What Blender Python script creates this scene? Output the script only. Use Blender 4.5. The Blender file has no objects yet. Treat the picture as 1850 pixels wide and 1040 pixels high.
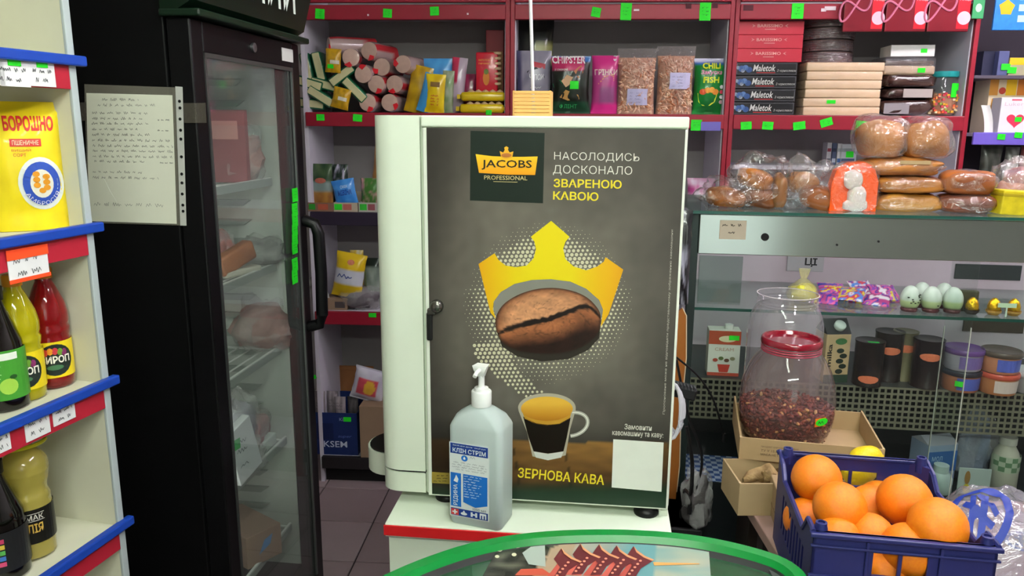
import bpy, bmesh, math, random
from mathutils import Vector, Matrix, Euler, noise

# ------------------------------------------------------------------ camera, world, exposure
SC = bpy.context.scene
COL = SC.collection
F = 1400.0                      # focal length in pixels of the 1850 px wide frame
H = 1.65                        # camera height
PT = math.radians(12.0)         # looking down
RL = math.radians(0.4)          # roll
cd = bpy.data.cameras.new('camera'); cam = bpy.data.objects.new('camera', cd); COL.objects.link(cam)
cd.sensor_width = 36.0; cd.lens = 36.0 * F / 1850.0; cd.clip_start = 0.02
cam.location = (0, 0, H)
cam.rotation_euler = (Matrix.Rotation(math.radians(90) - PT, 3, 'X') @ Matrix.Rotation(RL, 3, 'Z')).to_euler()
SC.camera = cam
wd = bpy.data.worlds.new('world'); SC.world = wd; wd.use_nodes = True
wd.node_tree.nodes['Background'].inputs[0].default_value = (0.8, 0.85, 1, 1)
wd.node_tree.nodes['Background'].inputs[1].default_value = 0.3
SC.view_settings.view_transform = 'Standard'; SC.view_settings.look = 'None'
SC.view_settings.gamma = 1.0; SC.view_settings.use_curve_mapping = False
SC.view_settings.exposure = -0.18
random.seed(7)

# ------------------------------------------------------------------ where things stand (real frames in the room)
def ray(px, py):
    dx = (px - 925) / F; dy = -(py - 520) / F
    a = dx * math.cos(RL) - dy * math.sin(RL); b = dx * math.sin(RL) + dy * math.cos(RL)
    c, s = math.cos(PT), math.sin(PT)
    return (a, c + b * s, -s + b * c)
class Fr:                        # a turned floor frame: local x along, y into depth, z up
    def __init__(f, o, deg):
        f.o = o; f.deg = deg; f.a = math.radians(deg); f.c, f.s = math.cos(f.a), math.sin(f.a)
    def w(f, x, y, z=0): return (f.o[0] + x * f.c - y * f.s, f.o[1] + x * f.s + y * f.c, z)
    def loc(f, d, org=True):
        x, y = (d[0] - f.o[0], d[1] - f.o[1]) if org else d[:2]
        return (x * f.c + y * f.s, -x * f.s + y * f.c)
    def aty(f, px, py, ly):
        d = ray(px, py); lx, lyd = f.loc(d, False); ox, oy = f.loc((0, 0))
        t = (ly - oy) / lyd; return (ox + t * lx, H + t * d[2])
    def atx(f, px, py, lx0):
        d = ray(px, py); lx, lyd = f.loc(d, False); ox, oy = f.loc((0, 0))
        t = (lx0 - ox) / lx; return (oy + t * lyd, H + t * d[2])
    def rect(f, x0, y0, x1, y1, ly):      # -> centre x, base z, width, height
        a = f.aty(x0, (y0 + y1) / 2, ly); b = f.aty(x1, (y0 + y1) / 2, ly)
        t = f.aty((x0 + x1) / 2, y0, ly)[1]; u = f.aty((x0 + x1) / 2, y1, ly)[1]
        return (a[0] + b[0]) / 2, u, b[0] - a[0], t - u
def atY(px, py, Y):
    d = ray(px, py); t = Y / d[1]; return (d[0] * t, Y, H + d[2] * t)
def atZ(px, py, z):
    d = ray(px, py); t = (z - H) / d[2]; return (d[0] * t, d[1] * t, z)

# ------------------------------------------------------------------ materials
def lin(c):
    if isinstance(c, str): c = [int(c[i:i + 2], 16) for i in (0, 2, 4)]
    return tuple(((v / 255) / 12.92 if v / 255 < .04045 else ((v / 255 + .055) / 1.055) ** 2.4) for v in c)
MC_ = {}
def base(name):
    m = bpy.data.materials.new(name); m.use_nodes = True
    return m, m.node_tree.nodes, m.node_tree.links, m.node_tree.nodes['Principled BSDF']
def mat(c, rough=.5, metal=0., var=.06, vs=30., bump=0., bs=60., coat=0., spec=.3, sss=0.):
    k = (c if isinstance(c, str) else tuple(c), rough, metal, var, vs, bump, bs, coat, spec, sss)
    if k in MC_: return MC_[k]
    m, N, L, P = base('paint_' + (c if isinstance(c, str) else '_'.join(map(str, c))))
    col = lin(c)
    P.inputs['Roughness'].default_value = rough; P.inputs['Metallic'].default_value = metal
    P.inputs['Coat Weight'].default_value = coat; P.inputs['Coat Roughness'].default_value = .12
    P.inputs['Specular IOR Level'].default_value = spec
    if sss: P.inputs['Subsurface Weight'].default_value = sss; P.inputs['Subsurface Scale'].default_value = .01
    tc = N.new('ShaderNodeTexCoord'); nz = N.new('ShaderNodeTexNoise'); nz.inputs['Scale'].default_value = vs
    nz.inputs['Detail'].default_value = 3
    L.new(tc.outputs['Object'], nz.inputs['Vector'])
    mx = N.new('ShaderNodeMix'); mx.data_type = 'RGBA'
    mx.inputs['A'].default_value = (*[v * (1 - var) for v in col], 1); mx.inputs['B'].default_value = (*[min(1, v * (1 + var)) for v in col], 1)
    L.new(nz.outputs['Fac'], mx.inputs['Factor']); L.new(mx.outputs['Result'], P.inputs['Base Color'])
    if bump:
        n2 = N.new('ShaderNodeTexNoise'); n2.inputs['Scale'].default_value = bs; n2.inputs['Detail'].default_value = 4
        L.new(tc.outputs['Object'], n2.inputs['Vector'])
        b = N.new('ShaderNodeBump'); b.inputs['Strength'].default_value = bump; b.inputs['Distance'].default_value = .01
        L.new(n2.outputs['Fac'], b.inputs['Height']); L.new(b.outputs['Normal'], P.inputs['Normal'])
    MC_[k] = m; return m
def printed(rough=.45, coat=0., bump=0., bs=40.):      # colours carried by the mesh (flat print, food surfaces)
    k = ('print', rough, coat, bump, bs)
    if k in MC_: return MC_[k]
    m, N, L, P = base('printed_surface')
    a = N.new('ShaderNodeAttribute'); a.attribute_name = 'Col'
    L.new(a.outputs['Color'], P.inputs['Base Color']); P.inputs['Roughness'].default_value = rough
    P.inputs['Coat Weight'].default_value = coat; P.inputs['Coat Roughness'].default_value = .1; P.inputs['Specular IOR Level'].default_value = .3
    if bump:
        tc = N.new('ShaderNodeTexCoord'); n2 = N.new('ShaderNodeTexNoise'); n2.inputs['Scale'].default_value = bs; n2.inputs['Detail'].default_value = 4
        L.new(tc.outputs['Object'], n2.inputs['Vector'])
        b = N.new('ShaderNodeBump'); b.inputs['Strength'].default_value = bump; b.inputs['Distance'].default_value = .01
        L.new(n2.outputs['Fac'], b.inputs['Height']); L.new(b.outputs['Normal'], P.inputs['Normal'])
    MC_[k] = m; return m
def film(c='ffffff', opac=.06, rough=.08, bump=0., bs=40., gloss=1.0, ior=1.45):
    """clear sheet: transparent, with a Fresnel gloss and a little milkiness"""
    k = ('film', c, opac, rough, bump, bs, gloss, ior)
    if k in MC_: return MC_[k]
    m, N, L, P = base('clear_film'); N.remove(P)
    out = N['Material Output']; tr = N.new('ShaderNodeBsdfTransparent'); gl = N.new('ShaderNodeBsdfGlossy'); df = N.new('ShaderNodeBsdfDiffuse')
    tint = [min(1, .5 + .5 * v) for v in lin(c)]
    tr.inputs['Color'].default_value = (*tint, 1); df.inputs['Color'].default_value = (*lin(c), 1)
    gl.inputs['Roughness'].default_value = rough; gl.inputs['Color'].default_value = (gloss, gloss, gloss, 1)
    m1 = N.new('ShaderNodeMixShader'); m1.inputs[0].default_value = opac
    m2 = N.new('ShaderNodeMixShader'); fr = N.new('ShaderNodeFresnel')
    ge = N.new('ShaderNodeNewGeometry'); mr = N.new('ShaderNodeMapRange')        # same gloss on both faces of the sheet
    mr.inputs['To Min'].default_value = ior; mr.inputs['To Max'].default_value = 1 / ior
    L.new(ge.outputs['Backfacing'], mr.inputs['Value']); L.new(mr.outputs['Result'], fr.inputs['IOR'])
    L.new(tr.outputs[0], m1.inputs[1]); L.new(df.outputs[0], m1.inputs[2])
    L.new(fr.outputs[0], m2.inputs[0]); L.new(m1.outputs[0], m2.inputs[1]); L.new(gl.outputs[0], m2.inputs[2])
    L.new(m2.outputs[0], out.inputs['Surface'])
    if bump:
        tc = N.new('ShaderNodeTexCoord'); n2 = N.new('ShaderNodeTexNoise'); n2.inputs['Scale'].default_value = bs; n2.inputs['Detail'].default_value = 3; n2.inputs['Distortion'].default_value = .8
        L.new(tc.outputs['Object'], n2.inputs['Vector'])
        b = N.new('ShaderNodeBump'); b.inputs['Strength'].default_value = bump; b.inputs['Distance'].default_value = .02
        L.new(n2.outputs['Fac'], b.inputs['Height'])
        L.new(b.outputs['Normal'], gl.inputs['Normal']); L.new(b.outputs['Normal'], fr.inputs['Normal'])
    MC_[k] = m; return m
def glow(c, s):
    k = ('glow', c, s)
    if k in MC_: return MC_[k]
    m, N, L, P = base('lamp_light'); P.inputs['Base Color'].default_value = (*lin(c), 1)
    P.inputs['Emission Color'].default_value = (*lin(c), 1); P.inputs['Emission Strength'].default_value = s
    MC_[k] = m; return m

# ------------------------------------------------------------------ mesh builder
class MB:
    def __init__(s): s.v = []; s.f = []; s.c = []; s.mi = []
    def add(s, vs, fs, c=None, mi=0):
        o = len(s.v); s.v += [tuple(p) for p in vs]; s.f += [tuple(i + o for i in f) for f in fs]
        s.c += (c if isinstance(c, list) else [c] * len(vs)); s.mi += [mi] * len(fs); return s
    def box(s, x0, y0, z0, x1, y1, z1, bev=0., c=None, M=None, mi=0):
        sx, sy, sz = x1 - x0, y1 - y0, z1 - z0; cx, cy, cz = (x0 + x1) / 2, (y0 + y1) / 2, (z0 + z1) / 2
        if bev <= 0:
            vs = [Vector((cx + a * sx / 2, cy + b * sy / 2, cz + d * sz / 2)) for a in (-1, 1) for b in (-1, 1) for d in (-1, 1)]
            fs = [(0, 1, 3, 2), (4, 6, 7, 5), (0, 4, 5, 1), (2, 3, 7, 6), (0, 2, 6, 4), (1, 5, 7, 3)]
        else:
            bm = bmesh.new(); bmesh.ops.create_cube(bm, size=1)
            for v in bm.verts: v.co = Vector((v.co.x * sx + cx, v.co.y * sy + cy, v.co.z * sz + cz))
            bmesh.ops.bevel(bm, geom=bm.edges[:], offset=min(bev, .49 * min(sx, sy, sz)), segments=2, profile=.5, affect='EDGES')
            bm.verts.index_update(); vs = [v.co.copy() for v in bm.verts]; fs = [[v.index for v in f.verts] for f in bm.faces]; bm.free()
        if M is not None: vs = [M @ v for v in vs]
        return s.add(vs, fs, c, mi)
    def grid(s, fn, nu, nv, closeu=False, colf=None, flip=False, mi=0):
        vs = []; cs = []
        for j in range(nv + 1):
            for i in range(nu if closeu else nu + 1):
                vs.append(fn(i / nu, j / nv)); cs.append(colf(i / nu, j / nv) if colf else None)
        w = nu if closeu else nu + 1; fs = []
        for j in range(nv):
            for i in range(nu):
                a = j * w + i; b = j * w + (i + 1) % w; c = b + w; d = a + w
                fs.append((a, d, c, b) if flip else (a, b, c, d))
        return s.add(vs, fs, cs, mi)
    def lathe(s, prof, n=24, c=(0, 0, 0), colf=None, cap=True, mi=0, sx=1., sy=1.):
        vs = []; fs = []; cs = []
        for (r, z) in prof:
            for i in range(n):
                a = 2 * math.pi * i / n; vs.append((c[0] + r * sx * math.cos(a), c[1] + r * sy * math.sin(a), c[2] + z)); cs.append(colf(z) if colf else None)
        for j in range(len(prof) - 1):
            for i in range(n):
                a = j * n + i; b = j * n + (i + 1) % n; fs.append((a, b, b + n, a + n))
        if cap:
            if prof[0][0] > 1e-5: fs.append(tuple(range(n))[::-1])
            if prof[-1][0] > 1e-5: fs.append(tuple(range((len(prof) - 1) * n, len(prof) * n)))
        return s.add(vs, fs, cs, mi)
    def tube(s, pts, r, n=8, c=None, mi=0, closed=False):
        pts = [Vector(p) for p in pts]; m = len(pts); vs = []; fs = []; up = Vector((.13, .21, .97)).normalized()
        for k, p in enumerate(pts):
            t = (pts[(k + 1) % m if closed else min(k + 1, m - 1)] - pts[k - 1 if (closed or k > 0) else 0]).normalized()
            a = t.cross(up); a = a.normalized() if a.length > 1e-4 else t.orthogonal().normalized(); b = t.cross(a)
            rr = r(k / (m - 1)) if callable(r) else r
            for i in range(n):
                q = 2 * math.pi * i / n; vs.append(p + a * rr * math.cos(q) + b * rr * math.sin(q))
        for k in range(m if closed else m - 1):
            for i in range(n):
                a = k * n + i; b = k * n + (i + 1) % n; a2 = ((k + 1) % m) * n + i; b2 = ((k + 1) % m) * n + (i + 1) % n
                fs.append((a, b, b2, a2))
        if not closed: fs += [tuple(range(n))[::-1], tuple(range((m - 1) * n, m * n))]
        return s.add(vs, fs, c, mi)
    def extr(s, pts, z0, z1, M=None, c=None, mi=0):      # prism over an outline in x,y (triangulated caps)
        n = len(pts); vs = [Vector((x, y, z0)) for x, y in pts] + [Vector((x, y, z1)) for x, y in pts]
        if M is not None: vs = [M @ v for v in vs]
        return s.add(vs, [tuple(range(n))[::-1], tuple(range(n, 2 * n))] + [(i, (i + 1) % n, n + (i + 1) % n, n + i) for i in range(n)], c, mi)
    def xf(s, M): s.v = [tuple(M @ Vector(p)) for p in s.v]; return s
    def mesh(s, name, m, smooth=False):
        me = bpy.data.meshes.new(name); me.from_pydata(s.v, [], s.f)
        for q in (m if isinstance(m, (list, tuple)) else [m]): me.materials.append(q)
        if any(s.mi): me.polygons.foreach_set('material_index', s.mi)
        if any(c is not None for c in s.c):
            at = me.color_attributes.new('Col', 'FLOAT_COLOR', 'POINT')
            at.data.foreach_set('color', [x for c in s.c for x in ((*c[:3], 1.) if c is not None else (.5, .5, .5, 1.))])
        bm = bmesh.new(); bm.from_mesh(me)
        big = [f for f in bm.faces if len(f.verts) > 4]
        if big: bmesh.ops.triangulate(bm, faces=big)
        if not getattr(s, 'open', False): bmesh.ops.recalc_face_normals(bm, faces=bm.faces[:])
        bm.to_mesh(me); bm.free()
        if smooth: me.polygons.foreach_set('use_smooth', [True] * len(me.polygons)); me.set_sharp_from_angle(angle=math.radians(50))
        me.update(); return me
    def build(s, name, m, parent=None, smooth=False, label=None):
        o = bpy.data.objects.new(name, s.mesh(name, m, smooth)); COL.objects.link(o)
        if parent is not None: o.parent = parent
        if label: o['label'] = label
        return o
def thing(name, label, cat, loc=(0, 0, 0), rz=0., group=None, kind=None):
    o = bpy.data.objects.new(name, None); COL.objects.link(o); o.empty_display_size = .05
    o.location = loc; o.rotation_euler = (0, 0, math.radians(rz)); o['label'] = label; o['category'] = cat
    if group: o['group'] = group
    if kind: o['kind'] = kind
    return o
def tag(o, label, cat, group=None, kind=None):
    o['label'] = label; o['category'] = cat
    if group: o['group'] = group
    if kind: o['kind'] = kind
    return o
def struct(o, label=None):
    o['kind'] = 'structure'
    if label: o['label'] = label
    return o
def put(o, loc, rz=0., rx=0., ry=0.):
    o.location = loc; o.rotation_euler = (math.radians(rx), math.radians(ry), math.radians(rz)); return o
def dup(root, loc=None, rot=None, label=None):
    r = root.copy(); COL.objects.link(r)
    if loc is not None: r.location = loc
    if rot is not None: r.rotation_euler = [math.radians(a) for a in rot]
    if label: r['label'] = label
    for ch in list(root.children):
        c = ch.copy(); COL.objects.link(c); c.parent = r
        for g in list(ch.children):
            d = g.copy(); COL.objects.link(d); d.parent = c
    return r

# ------------------------------------------------------------------ lettering and flat print
TX = {}
def glyphs(s, bold=0., italic=0.):
    k = (s, bold, italic)
    if k in TX: return TX[k]
    cu = bpy.data.curves.new('t', 'FONT'); cu.body = s; cu.resolution_u = 2; cu.offset = bold; cu.shear = italic
    o = bpy.data.objects.new('t', cu); COL.objects.link(o)
    me = bpy.data.meshes.new_from_object(o)
    vs = [v.co.copy() for v in me.vertices]; fs = [tuple(p.vertices) for p in me.polygons]
    bpy.data.objects.remove(o); bpy.data.curves.remove(cu); bpy.data.meshes.remove(me)
    if not vs: vs = [Vector((0, 0, 0)), Vector((1, 0, 0)), Vector((0, .7, 0))]; fs = [(0, 1, 2)]
    x0 = min(v.x for v in vs); x1 = max(v.x for v in vs); y0 = min(v.y for v in vs); y1 = max(v.y for v in vs)
    TX[k] = ([((v.x - x0) / (x1 - x0 or 1), (v.y - y0) / (y1 - y0 or 1)) for v in vs], fs); return TX[k]
def lettering(parent, s, fn, x0, z0, x1, z1, m, bold=.0, italic=0., name='lettering'):
    """text stretched over the rectangle x0..x1, z0..z1 of the surface fn(x,z)"""
    vs, fs = glyphs(s, bold, italic); b = MB(); b.open = True
    b.add([fn(x0 + u * (x1 - x0), z0 + w * (z1 - z0)) for u, w in vs], fs)
    return b.build(name, m, parent)
def patch(parent, name, fn, x0, z0, x1, z1, m, nx=1, nz=1, colf=None):
    b = MB(); b.open = True
    b.grid(lambda u, v: fn(x0 + u * (x1 - x0), z0 + v * (z1 - z0)), nx, nz, colf=(lambda u, v: colf(u, v)) if colf else None)
    return b.build(name, m, parent)
def polyg(parent, name, fn, pts, m, colf=None):
    b = MB(); b.open = True
    if isinstance(pts, Oval):          # rounds follow curved surfaces: rings from the centre out
        n = len(pts); cx = sum(p[0] for p in pts) / n; cz = sum(p[1] for p in pts) / n
        q = [(cx + (p[0] - cx) * k, cz + (p[1] - cz) * k) for k in (.02, .35, .7, 1.) for p in pts]
        b.add([fn(*p) for p in q], [(r * n + i, r * n + (i + 1) % n, (r + 1) * n + (i + 1) % n, (r + 1) * n + i) for r in range(3) for i in range(n)] + [tuple(range(n))], [colf(*p) for p in q] if colf else None)
        return b.build(name, m, parent)
    b.add([fn(*p) for p in pts], [tuple(range(len(pts)))], [colf(*p) for p in pts] if colf else None)
    return b.build(name, m, parent)
class Oval(list): pass
def oval(cx, cz, rx, rz, n=20, a0=0, a1=360):
    return (Oval if a1 - a0 == 360 else list)([(cx + rx * math.cos(math.radians(a0 + (a1 - a0) * i / (n if a1 - a0 == 360 else n - 1))), cz + rz * math.sin(math.radians(a0 + (a1 - a0) * i / (n if a1 - a0 == 360 else n - 1)))) for i in range(n)])
def scribble(parent, name, fn, lines, m, th=.0008, seed=1, dens=1.):
    """rows of small handwriting: lines = [(x0,x1,z,h), ...]"""
    rnd = random.Random(seed); b = MB(); b.open = True
    for (x0, x1, z, h) in lines:
        x = x0; step = h * .55 / dens; word = rnd.randint(4, 9); k = 0; prev = None
        while x < x1:
            zz = z + (h * rnd.uniform(.45, 1.) if k % 2 else h * rnd.uniform(-.1, .25)); p = (x, zz)
            if prev:
                dx, dz = p[0] - prev[0], p[1] - prev[1]; l = math.hypot(dx, dz) or 1; nx, nz = -dz / l * th / 2, dx / l * th / 2
                b.add([fn(prev[0] + nx, prev[1] + nz), fn(p[0] + nx, p[1] + nz), fn(p[0] - nx, p[1] - nz), fn(prev[0] - nx, prev[1] - nz)], [(0, 1, 2, 3)])
            prev = p; x += step * rnd.uniform(.6, 1.3); k += 1; word -= 1
            if word <= 0: word = rnd.randint(4, 9); x += h * .8; prev = None
    o = b.build(name, m, parent); o['kind'] = 'stuff'; return o
def n3(*a): return noise.noise(Vector(a))
def mixc(a, b, t): t = max(0, min(1, t)); return tuple(p + (q - p) * t for p, q in zip(a, b))

# ------------------------------------------------------------------ soft packs
class Bag:
    """pillow pack: local x width (centred), z up from 0, printed front towards -y"""
    def __init__(s, w, h, d, crimp=.05, wr=.1, seed=0, base=0.):
        s.w, s.h, s.d, s.cr, s.wr, s.sd, s.base = w, h, d, crimp, wr, seed, base
    def pt(s, u, v, side=1):
        c = s.cr; vv = max(0, min(1, (v - c * (1 - s.base)) / (1 - 2 * c))); pv = math.sin(math.pi * max(.0, vv)) ** .45 if 0 < vv < 1 else 0
        if s.base: pv = max(pv, s.base * (1 - v) ** .5 if v < .5 else 0)
        pu = max(0, 1 - abs(2 * u - 1) ** 2.4) ** .6
        x = (u - .5) * s.w * (1 - .07 * pv); n = n3(u * 4 + s.sd, v * 5, side * 3.) * s.wr + n3(u * 11, v * 9 + s.sd, side) * s.wr * .5
        return Vector((x + n * .1 * s.w * (v > .02), -side * s.d / 2 * pu * pv * (1 + n) - side * .0008, v * s.h))
    def fn(s, off=.0008):            # surface map for labels: x,z in metres
        return lambda x, z: s.pt(max(0, min(1, x / s.w + .5)), max(0, min(1, z / s.h))) + Vector((0, -off, 0))
    def mesh(s, colf, nx=12, nz=14):
        b = MB(); b.grid(lambda u, v: s.pt(u, v), nx, nz, colf=colf)
        b.grid(lambda u, v: s.pt(u, v, -1), nx, nz, colf=colf, flip=True)
        vs, fs = b.v, b.f
        n = (nx + 1) * (nz + 1)      # stitch the rim
        for j in range(nz):
            for e in (0, nx):
                a = j * (nx + 1) + e; q = a + nx + 1; b.f.append((a, q, q + n, a + n)); b.mi.append(0)
        for i in range(nx):
            for e in (0, nz):
                a = e * (nx + 1) + i; b.f.append((a, a + 1, a + 1 + n, a + n)); b.mi.append(0)
        return b
def bag_thing(name, label, cat, loc, rz, w, h, d, colf, rough=.3, tilt=0., lean=0., seed=0, wr=.12, crimp=.05, nx=12, nz=14, group=None, base=0.):
    B = Bag(w, h, d, crimp, wr, seed, base); t = thing(name, label, cat, loc, rz, group)
    t.rotation_euler = (math.radians(-lean), math.radians(tilt), math.radians(rz))
    B.mesh(colf, nx, nz).build('wrapper', printed(rough, .25), t, True)
    return t, B
def cfun(*stops):                   # vertical colour bands: (v, hex) ascending
    st = [(v, lin(c)) for v, c in stops]
    def f(u, v):
        c = st[0][1]
        for (a, k) in st:
            if v >= a: c = k
        return c
    return f
def blob(rx, ry, rz, nu=20, nv=14, e=.8, nz=.06, seed=0, flat=None, colf=None):
    """rounded loaf: superellipsoid with bumps, base at z=0"""
    def sg(x, p): return math.copysign(abs(x) ** p, x)
    def fn(u, v):
        a = 2 * math.pi * u; b = math.pi * (v - .5)
        x = rx * sg(math.cos(b), e) * sg(math.cos(a), e); y = ry * sg(math.cos(b), e) * sg(math.sin(a), e); z = rz * sg(math.sin(b), e)
        k = 1 + nz * n3(x / rx * 1.6 + seed, y / ry * 1.6, z / rz * 1.6) * 1.5
        if nz > .2: k += nz * .55 * (.35 - abs(n3(x / rx * 3.7, y / ry * 3.7 + seed, z / rz * 3.7)) * 1.6)      # crumpled film
        z *= k
        if flat is not None: z = max(z, -rz * flat)
        return Vector((x * k, y * k, z + rz * (flat if flat is not None else 1)))
    b = MB(); b.grid(fn, nu, nv, True, colf=colf); return b
def carton(parent, w, d, h, m, bev=.002, name='carton'):
    return MB().box(-w / 2, -d / 2, 0, w / 2, d / 2, h, bev).build(name, m, parent)
def flat(d, off=.0006): return lambda x, z: Vector((x, -d - off, z))
def wrapfn(r, off=.0006): return lambda x, z: Vector((math.sin(x / r) * (r + off), -math.cos(x / r) * (r + off), z))
GREEN = '22d822'
_st = {}
def sticker(parent, fnp, w=.03, h=.03, rot=0., k=0):
    """a fluorescent price sticker lying on the face whose outward normal is -y of fnp(x,y,z)"""
    if k not in _st:
        rnd = random.Random(k); b = MB()
        def f(u, v): return Vector(((u - .5) + .03 * n3(v * 3, k, 0), -.03 * n3(u * 2, v * 2, k + .5) - .045 * (v - .5) ** 2 - .02, v - .5))
        b.grid(f, 4, 4)
        b.grid(lambda u, v: f(u, v) + Vector((0, .02, 0)), 4, 4, flip=True)
        for q in range(3):
            z = .22 - q * .2; x = -.3
            for i in range(5):
                b.add([(x, -.075, z - .03), (x + .1, -.075, z + rnd.uniform(-.06, .1)), (x + .1, -.075, z + .05)], [(0, 1, 2)], mi=1); x += .12
        b.open = True
        _st[k] = b.mesh('price_sticker', [mat(GREEN, .6, var=.03), mat('1d6a20', .6)])
    o = bpy.data.objects.new('price_sticker', _st[k]); COL.objects.link(o); o.parent = parent
    o.location = fnp; o.scale = (w, .02, h); o.rotation_euler = (0, math.radians(rot), 0); return o

# ================================================================== frames
BS = Fr(atY(557, 400, 3.35)[:2], -3.5)      # back shelving front line
MA = Fr(atY(770, 880, 1.58)[:2], -6.5)      # coffee machine front
DC = Fr(atY(1257, 385, 2.2)[:2], -8)        # display case front
FG = Fr(atY(362, 300, 1.75)[:2], -7)        # fridge side / front corner
LS = Fr(atY(132, 107, 1.42)[:2], -13.5)     # left shelf front line (x=0), runs along y

# ================================================================== room shell
WHITE = mat('d8dccf', .55, var=.03)
X0, X1, Y0, Y1, ZC = -1.75, 3.2, -1.9, 3.95, 2.75
fl = MB().box(X0, Y0, -.1, X1, Y1, -.008).build('floor', mat('2e2628', .8)); struct(fl, 'square mauve-grey ceramic floor tiles with dark joints')
tm = [mat(c, .35, var=.08, vs=9, bump=.05, bs=90) for c in ('958285', '8f7d80', '9a888b')]
ta = math.radians(-3.5); T = .3
tmesh = [MB().box(-T / 2 + .003, -T / 2 + .003, -.008, T / 2 - .003, T / 2 - .003, 0, .0015).mesh('tile', m) for m in tm]
o0 = atZ(702, 884, 0); rnd = random.Random(3)
for i in range(-14, 10):
    for j in range(-18, 5):
        a, b_ = (i + .5) * T, (j + .5) * T
        x = o0[0] + a * math.cos(ta) - b_ * math.sin(ta); y = o0[1] + a * math.sin(ta) + b_ * math.cos(ta)
        if not (X0 + .16 < x < 1.7 and .6 < y < Y1 - .17): continue
        o = bpy.data.objects.new('tile', rnd.choice(tmesh)); COL.objects.link(o); o.parent = fl; o.location = (x, y, 0); o.rotation_euler[2] = ta
wm = mat('c9c6c4', .8, var=.03)
struct(MB().box(X0, Y1, -.1, X1, Y1 + .1, ZC).build('wall_back', wm))
struct(MB().box(X0 - .1, Y0, -.1, X0, Y1, ZC).build('wall_left', wm))
struct(MB().box(X1, Y0, -.1, X1 + .1, Y1, ZC).build('wall_right', wm))
struct(MB().box(X0, Y0 - .1, -.1, X1, Y0, ZC).build('wall_front', mat('a8a39c', .8)))
struct(MB().box(X0 - .1, Y0 - .1, ZC, X1 + .1, Y1 + .1, ZC + .1).build('ceiling', mat('d5d5d0', .85, var=.02)))
# added door, unseen behind the visitor: its glowing pane is mirrored in the fascia
dm = mat('d9dcd8', .4)
d1 = MB().box(-.02, Y0, 0, .05, Y0 + .05, 2.1, .003).box(.93, Y0, 0, 1.0, Y0 + .05, 2.1, .003).box(.05, Y0, 2.03, .93, Y0 + .05, 2.1, .003).box(.05, Y0, 0, .93, Y0 + .05, .25, .003).build('added_door', dm); struct(d1, 'added white framed door, unseen, with a glowing pane for the fascia reflection')
MB().box(.05, Y0 + .01, .25, .93, Y0 + .02, 2.03).build('pane', glow('eef4f2', 1.1), d1)  # glowing sheet added as a bright reflection source and frontal fill
MB().box(.06, Y0 + .05, .95, .085, Y0 + .09, 1.15, .006).build('handle', mat('8a8c8c', .3, .8), d1)
def lamp(x, y, ln, c, s, lab, rz=0):
    t = thing('ceiling_lamp', lab, 'lamp', (x, y, ZC), rz)
    MB().box(-ln / 2, -.09, -.05, ln / 2, .09, 0, .006).build('housing', mat('e6e6e2', .5), t)
    for sx in (-1, 1): MB().box(sx * ln / 2 - .012, -.085, -.085, sx * ln / 2 + .012, .085, -.05, .004).build('end_cap', mat('dcdcd8', .5), t)
    for yy in (-.045, .045):
        MB().tube([(-ln / 2 + .02, yy, -.072), (ln / 2 - .02, yy, -.072)], .014, 10).build('fluorescent_tube', glow(c, s), t, True)
LP = 88
lamp(.05, .75, 1.5, 'f4fff0', LP * .68, 'twin tube ceiling lamp above the freezer', 90)
lamp(1.15, 1.25, 1.2, 'fbf3ff', LP * 1.1, 'twin tube ceiling lamp above the orange crate', 90)
lamp(2.15, 2.25, 1.2, 'fdf1fb', LP * 1.4, 'twin tube ceiling lamp above the bread counter', 0)
lamp(.35, -1.0, 1.5, 'f6fff4', LP * 1.9, 'twin tube ceiling lamp at the shop entrance', 0)

# ================================================================== back shelving (red lips, grey backs)
RED = mat('88182a', .4, var=.06); DRED = mat('7c1826', .5); LIL = mat('cfc9d6', .6, var=.03); GRY = mat('8e8789', .8, var=.04)
BSD = .38
BAYS = [(-.004, .868), (.878, 1.765), (1.775, 2.715)]
def on_bs(px, py, ly): return BS.aty(px, py, ly)
bay_lab = ['red-lipped shelving bay of snack packs behind the fridge', 'red-lipped shelving bay of chips behind the coffee machine', 'red-lipped shelving bay of boxed cakes above the bread']
LEV = [[.134, .826, 1.27, 1.69, 2.118], [.134, .826, 1.27, 1.69, 2.118], [.134, .826, 1.27, 1.69, 2.118]]
bays = []
for n, (a, b_) in enumerate(BAYS):
    t = thing('shelving_bay', bay_lab[n], 'shelf', BS.w(0, 0, 0), BS.deg); bays.append(t)
    for x in (a, b_ - .018):
        MB().box(x, .02, 0, x + .018, BSD, 2.5).build('side_panel', LIL, t)
    for x in ((a - .004, a + .014) if n else (a - .045, a - .02), (b_ - .014, b_ + .004)):
        MB().box(x[0], 0, 0, x[1], .02, 2.5, .002).build('upright_trim', RED, t)
    MB().box(a, BSD, 0, b_, BSD + .012, 2.5).build('back_panel', GRY, t)
    for k, z in enumerate(LEV[n]):
        MB().box(a + .018, .02, z - .02, b_ - .018, BSD, z).build('shelf_board', LIL, t)
        m = RED
        if n == 0 and k == 2: m = mat('241a2c', .5)
        if k == 0: m = mat('1c181b', .6)
        MB().box(a + .014, -.004, z - .058, b_ - .014, .02, z, .003).build('shelf_lip', m, t)
    MB().box(a + .014, -.012, 2.126, b_ - .014, .012, 2.2, .003).build('upper_rail', RED, t)
    MB().box(a + .018, .04, 0, b_ - .018, .06, .1).build('plinth', mat('151214', .8), t)
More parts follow.
